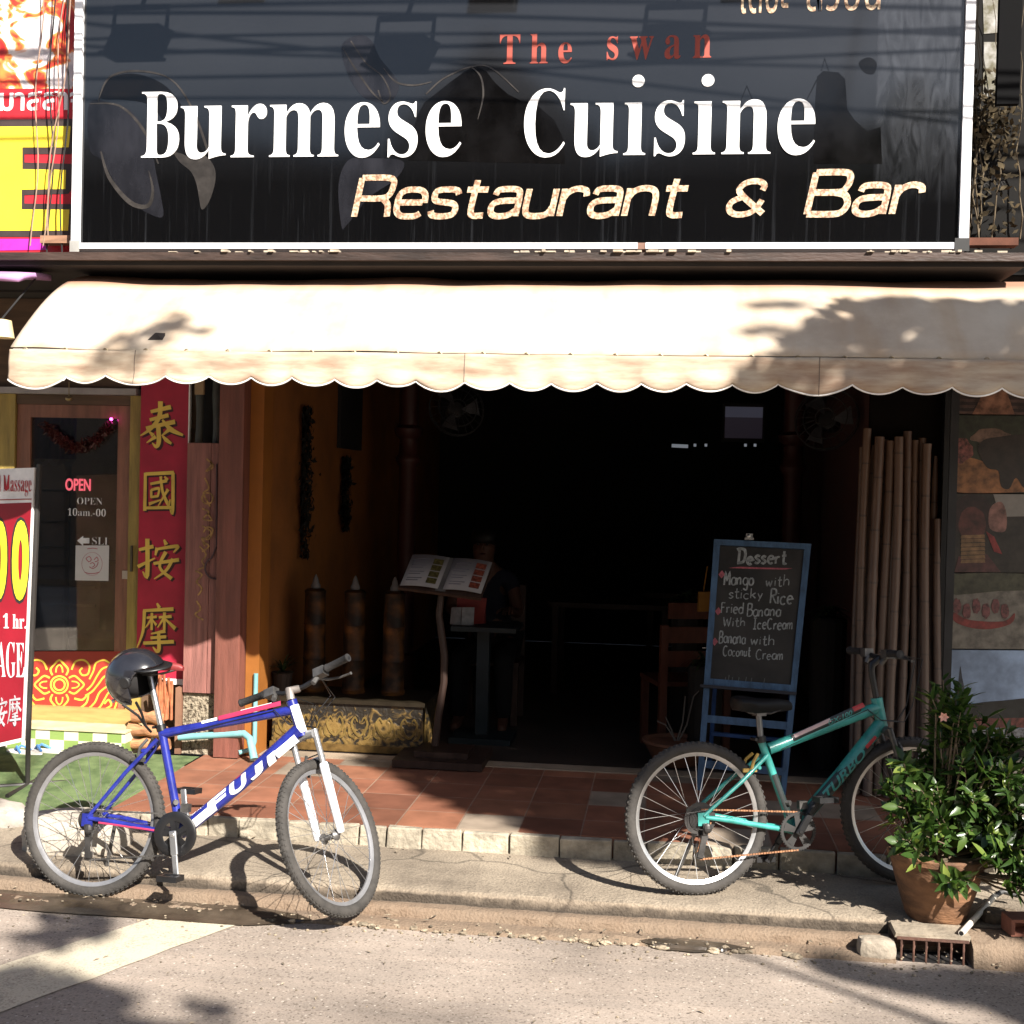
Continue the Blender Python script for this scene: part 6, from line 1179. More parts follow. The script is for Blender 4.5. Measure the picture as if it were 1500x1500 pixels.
# ================================================================== BICYCLES
m_tyre = mat('dusty tyre rubber', (.042, .038, .034), .85, .3, 14, .3, 80); m_rim = mat('alloy rim', (.55, .55, .55), .32, .1, 9, metal=.85); m_rimd = mat('grey alloy rim', (.30, .30, .31), .4, .15, 9, metal=.6)
m_steel = mat('bright steel', (.62, .62, .62), .28, .1, 10, metal=.9); m_bk = mat('black anodised', (.009, .009, .010), .38, .3, 10); m_grip = mat('black grip rubber', (.014, .013, .013), .75, .2, 20, .4, 120)
m_gr = mat('dull grey metal', (.11, .105, .10), .45, .4, 14, metal=.6)
def bicycle(name, label, P):
    C = P['contact']; root = thing(name, label, 'bicycle', C); root['_local'] = 1
    root.rotation_euler = (-P['lean'], 0, P['yaw'])
    R = P['r']; RA = Vector((0, 0, R)); BB = Vector(P['bb']); ST = Vector(P['seat_top']); HT = Vector(P['head_top']); HB = Vector(P['head_bot']); FA = Vector((P['wb'], 0, R)); TT = Vector(P['tt_rear'])
    ax = (HT - HB).normalized(); S = Matrix.Translation(HB) @ Matrix.Rotation(P['steer'], 4, ax) @ Matrix.Translation(-HB)
    mf = P['paint']; col = root
    L_ = lambda *a: Vector(a)
    # frame
    b = MB()
    b.tube([BB, ST], P['rs'], 14); b.tube([TT, HT - ax * .035], P['rt'], 14); b.tube([BB, BB.lerp(HB, .5), HB + ax * .02], [P['rd'] * .95, P['rd'], P['rd']], 16); b.tube([HB - ax * .012, HT + ax * .008], P['rh'], 16)
    b.tube([BB + L_(0, -.036, 0), BB + L_(0, .036, 0)], .024, 14)
    for s in (-1, 1):
        b.tube([RA + L_(.012, s * .066, .01), RA + L_(.12, s * .058, .01 + (BB.z - R) * .25), BB + L_(-.03, s * .03, .0)], [.009, .012, .012], 10)
        b.tube([RA + L_(.006, s * .066, .015), RA.lerp(TT, .55) + L_(0, s * .062, 0), TT + L_(-.015, s * .022, -.025)], [.008, .0095, .010], 10)
        b.box(-.02, .03, s * .066 - .003, s * .066 + .003, R - .025, R + .03)
    b.tube([TT + L_(-.065, -.05, -.075), TT + L_(-.065, .05, -.075)], .008, 8)
    fr = b.build('frame', mf, root, True)
    # wheels
    def wheel(c, front):
        T = Matrix.Translation(c) @ Matrix.Rotation(pi / 2, 4, 'X'); T = S @ T if front else T
        e = put('wheel', None, root)
        rt_ = .024; n = 64; b = MB(); vs = []; k = 12
        for i in range(n):
            w = 2 * pi * i / n
            for j in range(k):
                a = 2 * pi * j / k; rr = R - rt_ * 1.02 + rt_ * cos(a); vs.append(T @ Vector((rr * cos(w), rr * sin(w), rt_ * .98 * sin(a))))
        b.add(vs, [(i * k + j, ((i + 1) % n) * k + j, ((i + 1) % n) * k + (j + 1) % k, i * k + (j + 1) % k) for i in range(n) for j in range(k)])
        ty = b.build('tyre', m_tyre, e, True)
        b = MB()
        for i in range(P.get('knobs', 84)):
            w = 2 * pi * i / P.get('knobs', 84)
            for zz, rr, sz in ((-.0165, R - .0065, .0035), (.0165, R - .0065, .0035), (-.006, R - .0005, .0045), (.006, R - .0005, .0045)):
                w2 = w + (.018 if abs(zz) > .01 else 0); M_ = T @ Matrix.Rotation(w2, 4, 'Z') @ Matrix.Translation((rr, 0, zz)) @ Matrix.Rotation(-zz * 50 if abs(zz) > .01 else 0, 4, 'Y'); b.box(-.0045, .0018, -.0048, .0048, -sz, sz, M_)
        b.build('tread', m_tyre, ty)
        b = MB(); r1 = R - .046; b.lathe([(r1, -.011), (r1 + .006, -.012), (r1 + .006, .012), (r1, .011), (r1 - .016, .004), (r1 - .016, -.004), (r1, -.011)], T, 56, cap=False); b.build('rim', P['rim'], e, True)
        b = MB(); b.lathe([(.006, -.05), (.024, -.034), (.024, -.03), (.013, -.026), (.013, .026), (.024, .03), (.024, .034), (.006, .05)], T, 16); b.build('hub', m_gr, e, True)
        b = MB()
        for i in range(32):
            s = 1 if i % 2 else -1; w = 2 * pi * i / 32; d = (1 if (i // 2) % 2 else -1) * 1.05
            b.tube([T @ Vector((.022 * cos(w + d), .022 * sin(w + d), s * .032)), T @ Vector(((r1 - .015) * cos(w), (r1 - .015) * sin(w), s * .002))], .00135, 4)
        b.build('spokes', m_steel, e)
        if front and P.get('reflector'): pass
        return e
    wheel(RA, False); wheel(FA, True)
    # fork, head parts
    F = lambda v: S @ Vector(v)
    cr_ = HB - ax * .02; fd = (FA - cr_); b = MB()
    for s in (-1, 1):
        a0 = cr_ + L_(.008, s * .062, -.0); lo = FA + L_(-.004, s * .062, .0); mid = a0.lerp(lo, .38)
        b.tube([F(a0 + ax * .02), F(mid)], .0135, 12)
    b.tube([F(cr_ + L_(0, -.062, .0)), F(cr_ + L_(.006, 0, .012)), F(cr_ + L_(0, .062, .0))], .02, 10)
    fk = b.build('fork', P['fork_top'], root, True)
    b = MB()
    for s in (-1, 1):
        a0 = cr_ + L_(.008, s * .062, 0); lo = FA + L_(-.004, s * .062, .0); mid = a0.lerp(lo, .30)
        b.tube([F(mid), F(mid.lerp(lo, .04)), F(mid.lerp(lo, .5)), F(lo.lerp(mid, .04)), F(lo)], [.0175, .0195, .018, .0165, .013], 12)
    a1 = cr_.lerp(FA, .33); b.tube([F(a1 + L_(.02, -.062, 0)), F(cr_.lerp(FA, .2) + L_(.045, -.035, 0)), F(cr_.lerp(FA, .2) + L_(.045, .035, 0)), F(a1 + L_(.02, .062, 0))], .010, 8)
    b.build('fork_lowers', P['fork_low'], fk, True)
    b = MB()
    for s in (-1, 1): b.tube([F(cr_.lerp(FA, .36) + L_(.03, s * .045, 0)), F(cr_.lerp(FA, .2) + L_(.04, s * .05, .0)), F(cr_.lerp(FA, .14) + L_(.04, s * .035, .0))], .007, 7)
    b.tube([F(cr_.lerp(FA, .16) + L_(.045, -.05, 0)), F(cr_.lerp(FA, .16) + L_(.045, .05, 0))], .003, 6); b.build('brake', m_gr, fk, True)
    # stem and handlebar
    st = [F(p) for p in P['stem']]; bar_c = Vector(P['stem'][-1]); b = MB(); b.tube(st, P['stem_r'], 12); sb = b.build('stem', P['stem_mat'], root, True)
    hb = put('handlebar', None, root); h = P['bar']; rise = P['rise']
    b = MB(); b.tube([F(bar_c + L_(-.03, s * h, rise)) for s in (-1,)] + [F(bar_c + L_(-.012, -.45 * h, rise * .92)), F(bar_c + L_(0, -.28 * h, rise * .25)), F(bar_c + L_(0, -.12 * h, 0)), F(bar_c + L_(0, .12 * h, 0)), F(bar_c + L_(0, .28 * h, rise * .25)), F(bar_c + L_(-.012, .45 * h, rise * .92)), F(bar_c + L_(-.03, h, rise))], .0115, 10); b.build('bar', m_bk, hb, True)
    for s in (-1, 1):
        e0 = bar_c + L_(-.03, s * h, rise); e1 = bar_c + L_(-.019, s * (h - .13), rise * .97); dd = (e1 - e0)
        b = MB(); b.tube([F(e0), F(e0 + dd * .04), F(e0 + dd * .06), F(e0 + dd * .9), F(e0 + dd * .92), F(e1)], [.018, .0185, .0165, .0165, .0185, .018], 14); b.build('grip', m_grip, hb, True)
        q = bar_c + L_(-.014, s * (h - .165), rise * .95); b = MB(); b.box(-.02, .022, -.028, .028, -.022, .016, Matrix.Translation(F(q)) @ S.to_3x3().to_4x4()); b.tube([F(q + L_(.015, -.03 * s, -.015)), F(q + L_(.055, 0, -.02)), F(q + L_(.068, .05 * s, -.025)), F(q + L_(.062, .105 * s, -.03)), F(q + L_(.06, .118 * s, -.031))], [.009, .007, .0055, .005, .007], 7); b.tube([F(q + L_(.0, -.02 * s, -.02)), F(q + L_(-.02, -.03 * s, -.05))], .012, 8); b.build('brake_lever', m_gr, hb, True)
    # cables
    b = MB()
    for s, k in ((-1, .06), (1, .05), (-1, .03)):
        q = bar_c + L_(.03, s * (h - .2), rise * .9); b.tube([F(q), F(q + L_(.10 + k, -.05 * s, -.03)), F(HT + L_(.10 + k, .02 * s, -.03)), F(HT + L_(.055 + k, .03 * s, -.10)), HT + L_(.0, .03 * s, -.09), HT.lerp(TT, .12) + L_(0, .028 * s, -.015)], .0024, 5)
    b.tube([HT.lerp(TT, .12) + L_(0, -.024, -.02), HT.lerp(TT, .9) + L_(0, -.022, -.02)], .002, 5); b.build('cable', m_bk, root, True)
    # seat post and saddle
    SP = Vector(P['seat_post']); b = MB(); b.tube([ST - (SP - ST).normalized() * .02, SP], .0135, 12); po = b.build('seat_post', P['post_mat'], root, True)
    b = MB(); b.tube([ST - (ST - BB).normalized() * .01, ST + (SP - ST).normalized() * .018], P['rs'] + .004, 12); b.tube([ST + L_(-.03, -.02, .005), ST + L_(-.03, .035, .005)], .007, 7); b.build('seat_clamp', m_bk, po, True)
    b = MB(); sl_ = []
    prof = [(-.135, .050, .022, .012), (-.125, .072, .03, .016), (-.09, .078, .032, .014), (-.04, .062, .03, .006), (.02, .036, .028, .004), (.08, .022, .026, .004), (.125, .018, .022, .0), (.14, .010, .014, -.006)]
    n = 14; vs = []
    for x, w, hgt, z in prof:
        for j in range(n):
            a = 2 * pi * j / n; y = w * cos(a); zz = hgt * P.get('pad', 1) * .6 * sin(a) if sin(a) > 0 else hgt * P.get('pad', 1) * 1.3 * sin(a) * (.9 if x > .1 else 1) * abs(cos(a)) ** .3; vs.append(SP + L_(x + .02, y, z + .035 + zz))
    b.add(vs, [(i * n + j, i * n + (j + 1) % n, (i + 1) * n + (j + 1) % n, (i + 1) * n + j) for i in range(len(prof) - 1) for j in range(n)] + [tuple(range(n)), tuple((len(prof) - 1) * n + j for j in range(n))]); sd = b.build('saddle', P['saddle'], root, True)
    b = MB()
    for s in (-1, 1): b.tube([SP + L_(-.08, s * .03, .02), SP + L_(-.03, s * .022, -.002), SP + L_(.05, s * .022, -.002), SP + L_(.13, s * .01, .022)], .0035, 6)
    b.box(SP.x - .02, SP.x + .025, -.028, .028, SP.z - .012, SP.z + .008); b.build('saddle_rails', m_gr, sd, True)
    # drivetrain
    ck = put('crankset', None, root); y0 = -.052
    TY = Matrix.Translation(BB + L_(0, y0, 0)) @ Matrix.Rotation(pi / 2, 4, 'X'); rc = P['ring_r']
    b = MB(); b.lathe([(rc - .012, -.003), (rc, -.003), (rc, .003), (rc - .012, .003), (rc - .012, -.003)], TY, 44, cap=False)
    for i in range(44): b.box(rc - .001, rc + .004, -.003, .003, -.0015, .0015, TY @ Matrix.Rotation(2 * pi * i / 44, 4, 'Z'))
    for i in range(5):
        w = 2 * pi * i / 5 + .3; b.add([TY @ Vector((r * cos(w + a), r * sin(w + a), z)) for z in (-.002, .003) for r, a in ((.015, -.9), (.045, -.34), (rc - .011, -.28), (rc - .011, .28), (.045, .34), (.015, .9))], [tuple(range(6)), tuple(range(11, 5, -1))] + [(i2, (i2 + 1) % 6, 6 + (i2 + 1) % 6, 6 + i2) for i2 in range(6)])
    b.build('chainring', P['ring_mat'], ck)
    if P.get('guard'):
        b = MB(); T2 = TY; b.lathe([(.055, .006), (.06, .008), (rc + .006, .008), (rc + .012, .004), (rc + .012, -.004), (rc + .004, -.006)], T2, 44, cap=False)
        for i in range(5): b.box(.01, .06, -.012, .012, .005, .0075, T2 @ Matrix.Rotation(2 * pi * i / 5 + .6, 4, 'Z'))
        b.build('chain_guard', m_bk, ck, True)
    for s, yy in ((1, y0 - .022), (-1, .06)):
        a = P['crank_angle'] + (0 if s == 1 else pi); d = L_(cos(a), 0, sin(a)); p0 = BB + L_(0, yy, 0); p1 = p0 + d * .17 + L_(0, -.012 * s, 0)
        b = MB(); b.bar(p0 - d * .018, p0.lerp(p1, .5), .014, .032, d.cross(L_(0, 1, 0))); b.bar(p0.lerp(p1, .495), p1 + d * .012, .013, .026, d.cross(L_(0, 1, 0))); b.tube([p0 + L_(0, .02 * s, 0), p0 + L_(0, -.012 * s, 0)], .012, 10); o = b.build('crank_arm', P['crank_mat'], ck); o.modifiers.new('bevel', 'BEVEL').width = .004
        pc = p1 + L_(0, -.055 * s, 0); b = MB(); b.box(pc.x - .045, pc.x + .045, pc.y - .038, pc.y - .024, pc.z - .012, pc.z + .012); b.box(pc.x - .045, pc.x + .045, pc.y + .024, pc.y + .038, pc.z - .012, pc.z + .012); b.box(pc.x - .045, pc.x - .03, pc.y - .0235, pc.y + .0235, pc.z - .011, pc.z + .011); b.box(pc.x + .03, pc.x + .045, pc.y - .0235, pc.y + .0235, pc.z - .011, pc.z + .011); b.tube([p1, pc + L_(0, -.02 * s, 0)], .009, 8); b.build('pedal', m_bk, ck)
    b = MB(); TR = Matrix.Translation(RA + L_(0, -.045, 0)) @ Matrix.Rotation(pi / 2, 4, 'X')
    for i, r in enumerate((.05, .045, .04, .035, .03, .026)): b.lathe([(r * .5, i * .0035), (r, i * .0035), (r, i * .0035 + .0016), (r * .5, i * .0035 + .0016)], TR, 26, cap=False)
    if P.get('spoke_guard'): b.lathe([(.03, -.006), (P['spoke_guard'], -.006), (P['spoke_guard'], -.004), (.03, -.004)], TR, 30, cap=False)
    b.build('cassette', mat('dark cassette', (.05, .047, .045), .45, .4, 14, metal=.5), root)
    # chain and derailleur
    dj = RA + L_(.012, -.055, -.075); dl = RA + L_(.02 if not P.get('long_mech') else -.012, -.055, -.15)
    b = MB(); up0 = RA + L_(0, -.052, .042); up1 = BB + L_(.0, y0, rc); lw0 = dl + L_(.0, 0, -.018); lw1 = BB + L_(0, y0, -rc)
    def chain(a, c):
        n = int((c - a).length / .0127)
        for i in range(n):
            p = a.lerp(c, (i + .5) / n); d = (c - a).normalized() * .0052; b.bar(p - d, p + d, .006 if i % 2 else .0045, .0075 if i % 2 else .006)
    chain(up0, up1); chain(lw0, lw1); chain(RA + L_(.045, -.052, -.01), dj + L_(.012, 0, 0)); chain(dj + L_(-.012, 0, 0), dl + L_(-.014, 0, 0)); b.build('chain', P['chain_mat'], root)
    b = MB(); 
    for c in (dj, dl): b.lathe([(.004, -.004), (.018, -.004), (.018, .004), (.004, .004)], Matrix.Translation(c) @ Matrix.Rotation(pi / 2, 4, 'X'), 14, cap=False)
    b.bar(dj + L_(0, -.008, .01), dl + L_(0, -.008, -.01), .004, .026, (1, 0, 0)); b.bar(RA + L_(.01, -.072, -.015), dj + L_(.0, -.006, .012), .02, .022, (1, 0, 0)); b.ball(RA + L_(.02, -.078, -.035), .02, .012, .022, 10, 6); b.tube([RA + L_(-.005, -.08, -.04), RA + L_(-.07, -.075, -.03), RA + L_(-.07, -.068, .03), RA + L_(.02, -.066, .04)], .0022, 5); b.build('rear_derailleur', mat('dark cassette', (.05, .047, .045)), root)
    b = MB(); b.box(BB.x + .012, BB.x + .05, -.05, -.02, BB.z + rc + .01, BB.z + rc + .045); b.tube([BB.lerp(ST, .3) + L_(0, 0, 0), BB.lerp(ST, .3) + L_(.02, -.03, 0)], .012, 8); b.build('front_derailleur', m_gr, root)
    b = MB()
    for s in (-1, 1): b.tube([RA.lerp(TT, .7) + L_(-.0, s * .045, 0), RA.lerp(TT, .84) + L_(-.035, s * .042, 0), RA.lerp(TT, .92) + L_(-.035, s * .025, .005)], .0075, 7)
    b.box(RA.lerp(TT, .70).x - .035, RA.lerp(TT, .70).x + .03, -.04, -.028, RA.lerp(TT, .70).z - .008, RA.lerp(TT, .70).z + .008); b.build('rear_brake', P.get('brake_mat', m_gr), root, True)
    # kickstand on the far side
    k0 = P['stand'][0]; k1 = P['stand'][1]; b = MB(); b.tube([Vector(k0), Vector(k0).lerp(Vector(k1), .96), Vector(k1)], [.009, .008, .011], 8); b.build('kickstand', m_gr, root, True)
    def decal(body, A, Bv, u0, u1, v0, v1, r, m, name='lettering', **k):
        A = Vector(A); Bv = Vector(Bv); d = (Bv - A); l = d.length; d.normalize(); n = L_(-d.z, 0, d.x)
        if n.z < 0: n = -n
        sk = k.pop('skew', 0)
        def fn(u, v, dd):
            t = u0 + (u1 - u0) * u; o = v0 + (v1 - v0) * v; o = max(-r * .98, min(r * .98, o)); return A + d * (t * l + sk * o) + n * o + L_(0, -(sqrt(max(0, r * r - o * o)) + .0012 + dd), 0)
        if body is None:
            b = MB()
            for i in range(24):
                for j in range(6): pass
            vs = [fn(i / 24, j / 6, .0) for i in range(25) for j in range(7)]; b.add(vs, [(i * 7 + j, i * 7 + j + 1, (i + 1) * 7 + j + 1, (i + 1) * 7 + j) for i in range(24) for j in range(6)]); return b.build(name, m, fr, True)
        return text(body, fn, m, fr, name, depth=.0006, fine=4, **k)
    return root, decal, fr
m_blue_p = mat('blue bicycle paint', (.015, .022, .20), .32, .3, 14, coat=.5); m_teal_p = mat('teal bicycle paint', (.034, .25, .222), .42, .3, 12, coat=.3)
m_white_p = mat('white bicycle paint', (.78, .78, .80), .35, .05, 8)
P1 = dict(contact=(-2.465, 5.10, .012), yaw=radians(-4), lean=radians(8), r=.335, bb=(.415, 0, .305), seat_top=(.285, 0, .745), head_top=(.882, 0, .895), head_bot=(.937, 0, .765), tt_rear=(.295, 0, .725), wb=1.085, steer=radians(75),
  rs=.0185, rt=.0205, rd=.031, rh=.024, paint=m_blue_p, rim=m_rimd, fork_top=mat('grey stanchion', (.28, .28, .28), .3, metal=.5), fork_low=m_white_p, stem=[(.878, 0, .905), (.868, 0, .945), (.93, 0, .972)], stem_r=[.018, .019, .017], stem_mat=mat('worn stem', (.25, .22, .2), .45, metal=.5),
  bar=.305, rise=.03, seat_post=(.205, 0, .985), post_mat=m_steel, saddle=mat('dark red saddle', (.16, .02, .02), .5, .2, 8, thresh=(.4, .5)), ring_r=.085, ring_mat=m_bk, guard=True, crank_angle=radians(-78), crank_mat=m_steel, chain_mat=m_gr, stand=((.06, .08, .30), (-.02, .16, -.012)), knobs=90)
bike1, dec, fr1 = bicycle('mountain_bicycle', 'blue and white mountain bicycle with its front wheel turned, standing by the kerb', P1)
m_lw = mat('white frame lettering', (.84, .84, .84), .4, .03); m_pk = mat('pink stripe', (.36, .03, .085), .4)
BBv, HBv, HTv, TTv = P1['bb'], P1['head_bot'], P1['head_top'], P1['tt_rear']
dec(None, BBv, HBv, .10, .27, -.026, .006, .0313, m_lw, 'white_stripe')
text_font = dict(offset=.045)
for ch, u0, u1 in (('F', .25, .40), ('U', .43, .565), ('J', .595, .70), ('I', .74, .80)): dec(ch, BBv, HBv, u0, u1, -.027, .023, .0313, m_lw, 'lettering', skew=.55, **text_font)
dec(None, BBv, HBv, .80, .97, -.024, .022, .0313, m_lw, 'white_panel'); dec(None, BBv, HBv, .50, .92, .024, .030, .0313, m_pk, 'pink_stripe')
dec(None, TTv, HTv, .45, .93, -.004, .016, .0207, m_pk, 'pink_stripe'); dec(None, TTv, HTv, .32, .44, .0, .012, .0207, m_lw, 'white_stripe'); dec(None, TTv, HTv, .62, .86, .0165, .0188, .0207, m_lw, 'white_line')
dec(None, (0.02, -.066, .335), (.38, -.03, .31), .12, .95, -.004, .004, .0125, m_pk, 'pink_stripe')
def headpatch():
    A = Vector(HBv); B_ = Vector(HTv); d = (B_ - A).normalized(); b = MB(); vs = []
    for i in range(7):
        for j in range(9): a = radians(-100 + 22 * j); p = A.lerp(B_, .02 + .86 * i / 6); f = Vector((d.z, 0, -d.x)); vs.append(p + (f * cos(a) + Vector((0, 1, 0)) * sin(a)) * .0252)
    b.add(vs, [(i * 9 + j, i * 9 + j + 1, (i + 1) * 9 + j + 1, (i + 1) * 9 + j) for i in range(6) for j in range(8)]); b.build('head_badge', m_lw, fr1, True)
headpatch()
P2 = dict(contact=(.195, 5.365, .105), yaw=radians(20), lean=radians(7), r=.328, bb=(.453, 0, .262), seat_top=(.31, 0, .655), head_top=(.885, 0, .825), head_bot=(.907, 0, .70), tt_rear=(.345, 0, .615), wb=1.03, steer=radians(-6),
  rs=.018, rt=.026, rd=.031, rh=.026, paint=m_teal_p, rim=m_rim, fork_top=m_gr, fork_low=m_bk, stem=[(.882, 0, .83), (.862, 0, .955), (.866, 0, .985), (.905, 0, 1.015)], stem_r=[.014, .0145, .018, .017], stem_mat=m_bk,
  bar=.28, rise=.025, seat_post=(.302, 0, .775), post_mat=mat('black and silver post', (.2, .2, .2), .35, metal=.6), saddle=mat('black vinyl saddle', (.004, .004, .005), .5, .3, 10, spec=.25), pad=1.5, ring_r=.082, ring_mat=mat('dull chainring', (.045, .043, .042), .5, metal=.4), guard=False, crank_angle=radians(58), crank_mat=m_bk, chain_mat=mat('rusty chain', (.26, .12, .055), .7, .4, 40), long_mech=True, stand=((.05, .08, .30), (-.06, .2, -.02)), spoke_guard=.072, brake_mat=mat('brass brake pad', (.35, .22, .05), .5), knobs=78)
bike2, dec2, fr2 = bicycle('mountain_bicycle', 'teal mountain bicycle leaning in front of the blackboard easel', P2)
m_kb = mat('black frame decal', (.02, .025, .025), .4); m_lt = mat('teal letter', (.04, .26, .23), .4); m_rd = mat('red frame decal', (.42, .03, .03), .4); m_si = mat('pale pink decal', (.55, .38, .36), .4)
BBv, HBv, HTv, TTv = P2['bb'], P2['head_bot'], P2['head_top'], P2['tt_rear']
dec2(None, BBv, HBv, .13, .84, -.020, .029, .0313, m_kb, 'black_decal'); 
dec2('TURBO', BBv, HBv, .31, .76, -.019, .022, .0325, m_lt, 'lettering', offset=.025, skew=.5); dec2(None, BBv, HBv, .79, .9, .0, .028, .0325, m_rd, 'red_decal')
dec2(None, TTv, HTv, .2, .82, -.012, .020, .0263, m_kb, 'black_decal'); dec2(None, TTv, HTv, .22, .55, .003, .018, .0273, m_si, 'pink_decal'); dec2('GX-100', TTv, HTv, .52, .74, -.009, .012, .0273, m_lt, 'lettering', offset=.01, skew=.4); dec2(None, TTv, HTv, .76, .86, .0, .020, .0273, m_rd, 'red_decal')
dec2(None, BBv, P2['seat_top'], .12, .62, -.013, .013, .0183, m_kb, 'black_decal')
for r_ in (bike1, bike2): del r_['_local']

# helmet hung over the saddle of the blue bicycle
hc = PY(201, 993, 5.17); hm = thing('helmet', 'glossy black open face helmet hung on the blue bicycle saddle', 'helmet', hc)
def hpt(th, ph, r=1.0):
    d = Vector((sin(th) * cos(ph), sin(th) * sin(ph), cos(th))); k = 1.0
    return Vector((d.x * .143, d.y * .120, d.z * .133)) * r
HT_ = Matrix.Translation(hc) @ Matrix.Rotation(radians(-10), 4, 'Z') @ Matrix.Rotation(radians(8), 4, 'X') @ Matrix.Rotation(radians(-4), 4, 'Y')
nth, nph = 44, 72; vs = []; fs = []
for i in range(nth + 1):
    for j in range(nph): vs.append(HT_ @ hpt(pi * i / nth, 2 * pi * j / nph))
def open_(th, ph):
    d = Vector((sin(th) * cos(ph), sin(th) * sin(ph), cos(th)))
    if d.z < -.80 + .1 * d.x: return True
    if d.x > .30 + .55 * max(0, d.z - .05) * 1.2 - .25 * max(0, -d.z - .1) and d.z < .42: return True
    return False
for i in range(nth):
    for j in range(nph):
        if not open_(pi * (i + .5) / nth, 2 * pi * (j + .5) / nph): fs.append((i * nph + j, i * nph + (j + 1) % nph, (i + 1) * nph + (j + 1) % nph, (i + 1) * nph + j))
b = MB(); b.add(vs, fs); me_o = b.build('shell', mat('glossy graphite shell', (.018, .018, .022), .2, .3, 6, coat=.8), hm, True)
bmx = bmesh.new(); bmx.from_mesh(me_o.data); bmesh.ops.delete(bmx, geom=[v for v in bmx.verts if not v.link_faces], context='VERTS')
for _ in range(6): bmesh.ops.smooth_vert(bmx, verts=[v for v in bmx.verts if v.is_boundary], factor=.5, use_axis_x=True, use_axis_y=True, use_axis_z=True)
bmx.to_mesh(me_o.data); bmx.free(); sm = me_o.modifiers.new('thick', 'SOLIDIFY'); sm.thickness = .018; sm.offset = -1
b = MB(); b.ball((0, 0, 0), .112, .095, .10, 20, 12, HT_.to_3x3().to_4x4()); b.v = [v + hc + Vector((-.012, 0, .012)) for v in b.v]; b.f = [f for f in b.f if (sum((b.v[i] for i in f), Vector()) / len(f) - hc).dot(HT_.to_3x3() @ Vector((1, 0, -.35))) < .055]; b.build('padding', mat('black padding', (.02, .018, .018), .9), hm, True)
b = MB(); T = HT_ @ Matrix.Translation((.018, -.1195, .012)) @ Matrix.Rotation(pi / 2, 4, 'X'); b.lathe([(.0, .003), (.022, .004), (.027, .0), (.027, -.012)], T, 20, cap=False); b.build('hinge_cover', mat('matt black hinge', (.012, .012, .013), .5), hm, True)
b = MB(); T = HT_; vs = []
for i in range(9):
    a = radians(-62 + 15.5 * i); vs += [T @ Vector((.118 * cos(a) + .004, .112 * sin(a), .058)), T @ Vector((.172 * cos(a * .85) + .0, .10 * sin(a), .052))]
b.add(vs, [(2 * i, 2 * i + 1, 2 * i + 3, 2 * i + 2) for i in range(8)]); o = b.build('peak', mat('black peak', (.015, .015, .016), .4), hm, True); o.modifiers.new('t', 'SOLIDIFY').thickness = .006
b = MB(); b.tube([T @ Vector((-.02, -.1, -.09)), T @ Vector((.03, -.07, -.15)), T @ Vector((.045, -.05, -.2)), T @ Vector((.05, -.02, -.24))], .006, 6); b.tube([T @ Vector((.05, -.1, -.08)), T @ Vector((.05, -.07, -.14)), T @ Vector((.045, -.05, -.2))], .006, 6); b.build('chin_strap', m_bk, hm, True)
b = MB(); b.ball(T @ Vector((-.088, -.07, -.085)), .009, .006, .009, 10, 6); b.build('stud', m_steel, hm, True)

# ================================================================== POTTED SHRUB, DRAIN INLET
pot_c = Vector((1.178, 5.30, .101)); pt = thing('flower_pot', 'worn terracotta pot standing on the kerb by the drain inlet', 'flower pot', pot_c)
m_pot = mat('weathered terracotta', (.10, .048, .025), .8, .3, 5, .6, 30, col2=(.25, .125, .06), stretch=(1, 1, 2.2))
b = MB(); b.lathe([(.118, 0), (.124, .01), (.140, .06), (.165, .14), (.186, .215), (.194, .245), (.203, .252), (.205, .275), (.198, .282), (.183, .28), (.178, .25), (.0, .235)], Matrix.Translation(pot_c), 40, cap=False); b.build('pot', m_pot, pt, True)
b = MB(); b.lathe([(.0, .243), (.09, .25), (.179, .24)], Matrix.Translation(pot_c), 24, cap=False)
for i, v in enumerate(b.v): v.z += .012 * noise.noise(v * 25)
b.build('soil', mat('dark soil', (.03, .02, .014), .95, .4, 30), pt)
sh = thing('potted_shrub', 'bushy green shrub with small glossy leaves growing in the terracotta pot', 'shrub', pot_c + Vector((0, 0, .25)))
m_leaf2, N, L, B = node_mat('glossy shrub leaf'); g = N('NewGeometry'); rp = N('ValToRGB'); e = rp.color_ramp.elements; e[0].position = .0; e[1].position = 1.0; e[0].color = (.022, .048, .010, 1); e[1].color = (.19, .24, .05, 1); x = e.new(.6); x.color = (.042, .085, .018, 1); x = e.new(.9); x.color = (.085, .14, .028, 1)
L(g.outputs['Random Per Island'], rp.inputs[0]); L(rp.outputs[0], B.inputs['Base Color']); B.inputs['Roughness'].default_value = .3; B.inputs['Specular IOR Level'].default_value = .5
out = [n for n in m_leaf2.node_tree.nodes if n.type == 'OUTPUT_MATERIAL'][0]; tl_ = N('BsdfTranslucent'); hs = N('HueSaturation'); hs.inputs['Value'].default_value = 1.6; hs.inputs['Saturation'].default_value = 1.1; L(rp.outputs[0], hs.inputs['Color']); L(hs.outputs[0], tl_.inputs[0]); mxs = N('MixShader'); mxs.inputs[0].default_value = .3; L(B.outputs[0], mxs.inputs[1]); L(tl_.outputs[0], mxs.inputs[2]); L(mxs.outputs[0], out.inputs[0])
rnd = random.Random(12)
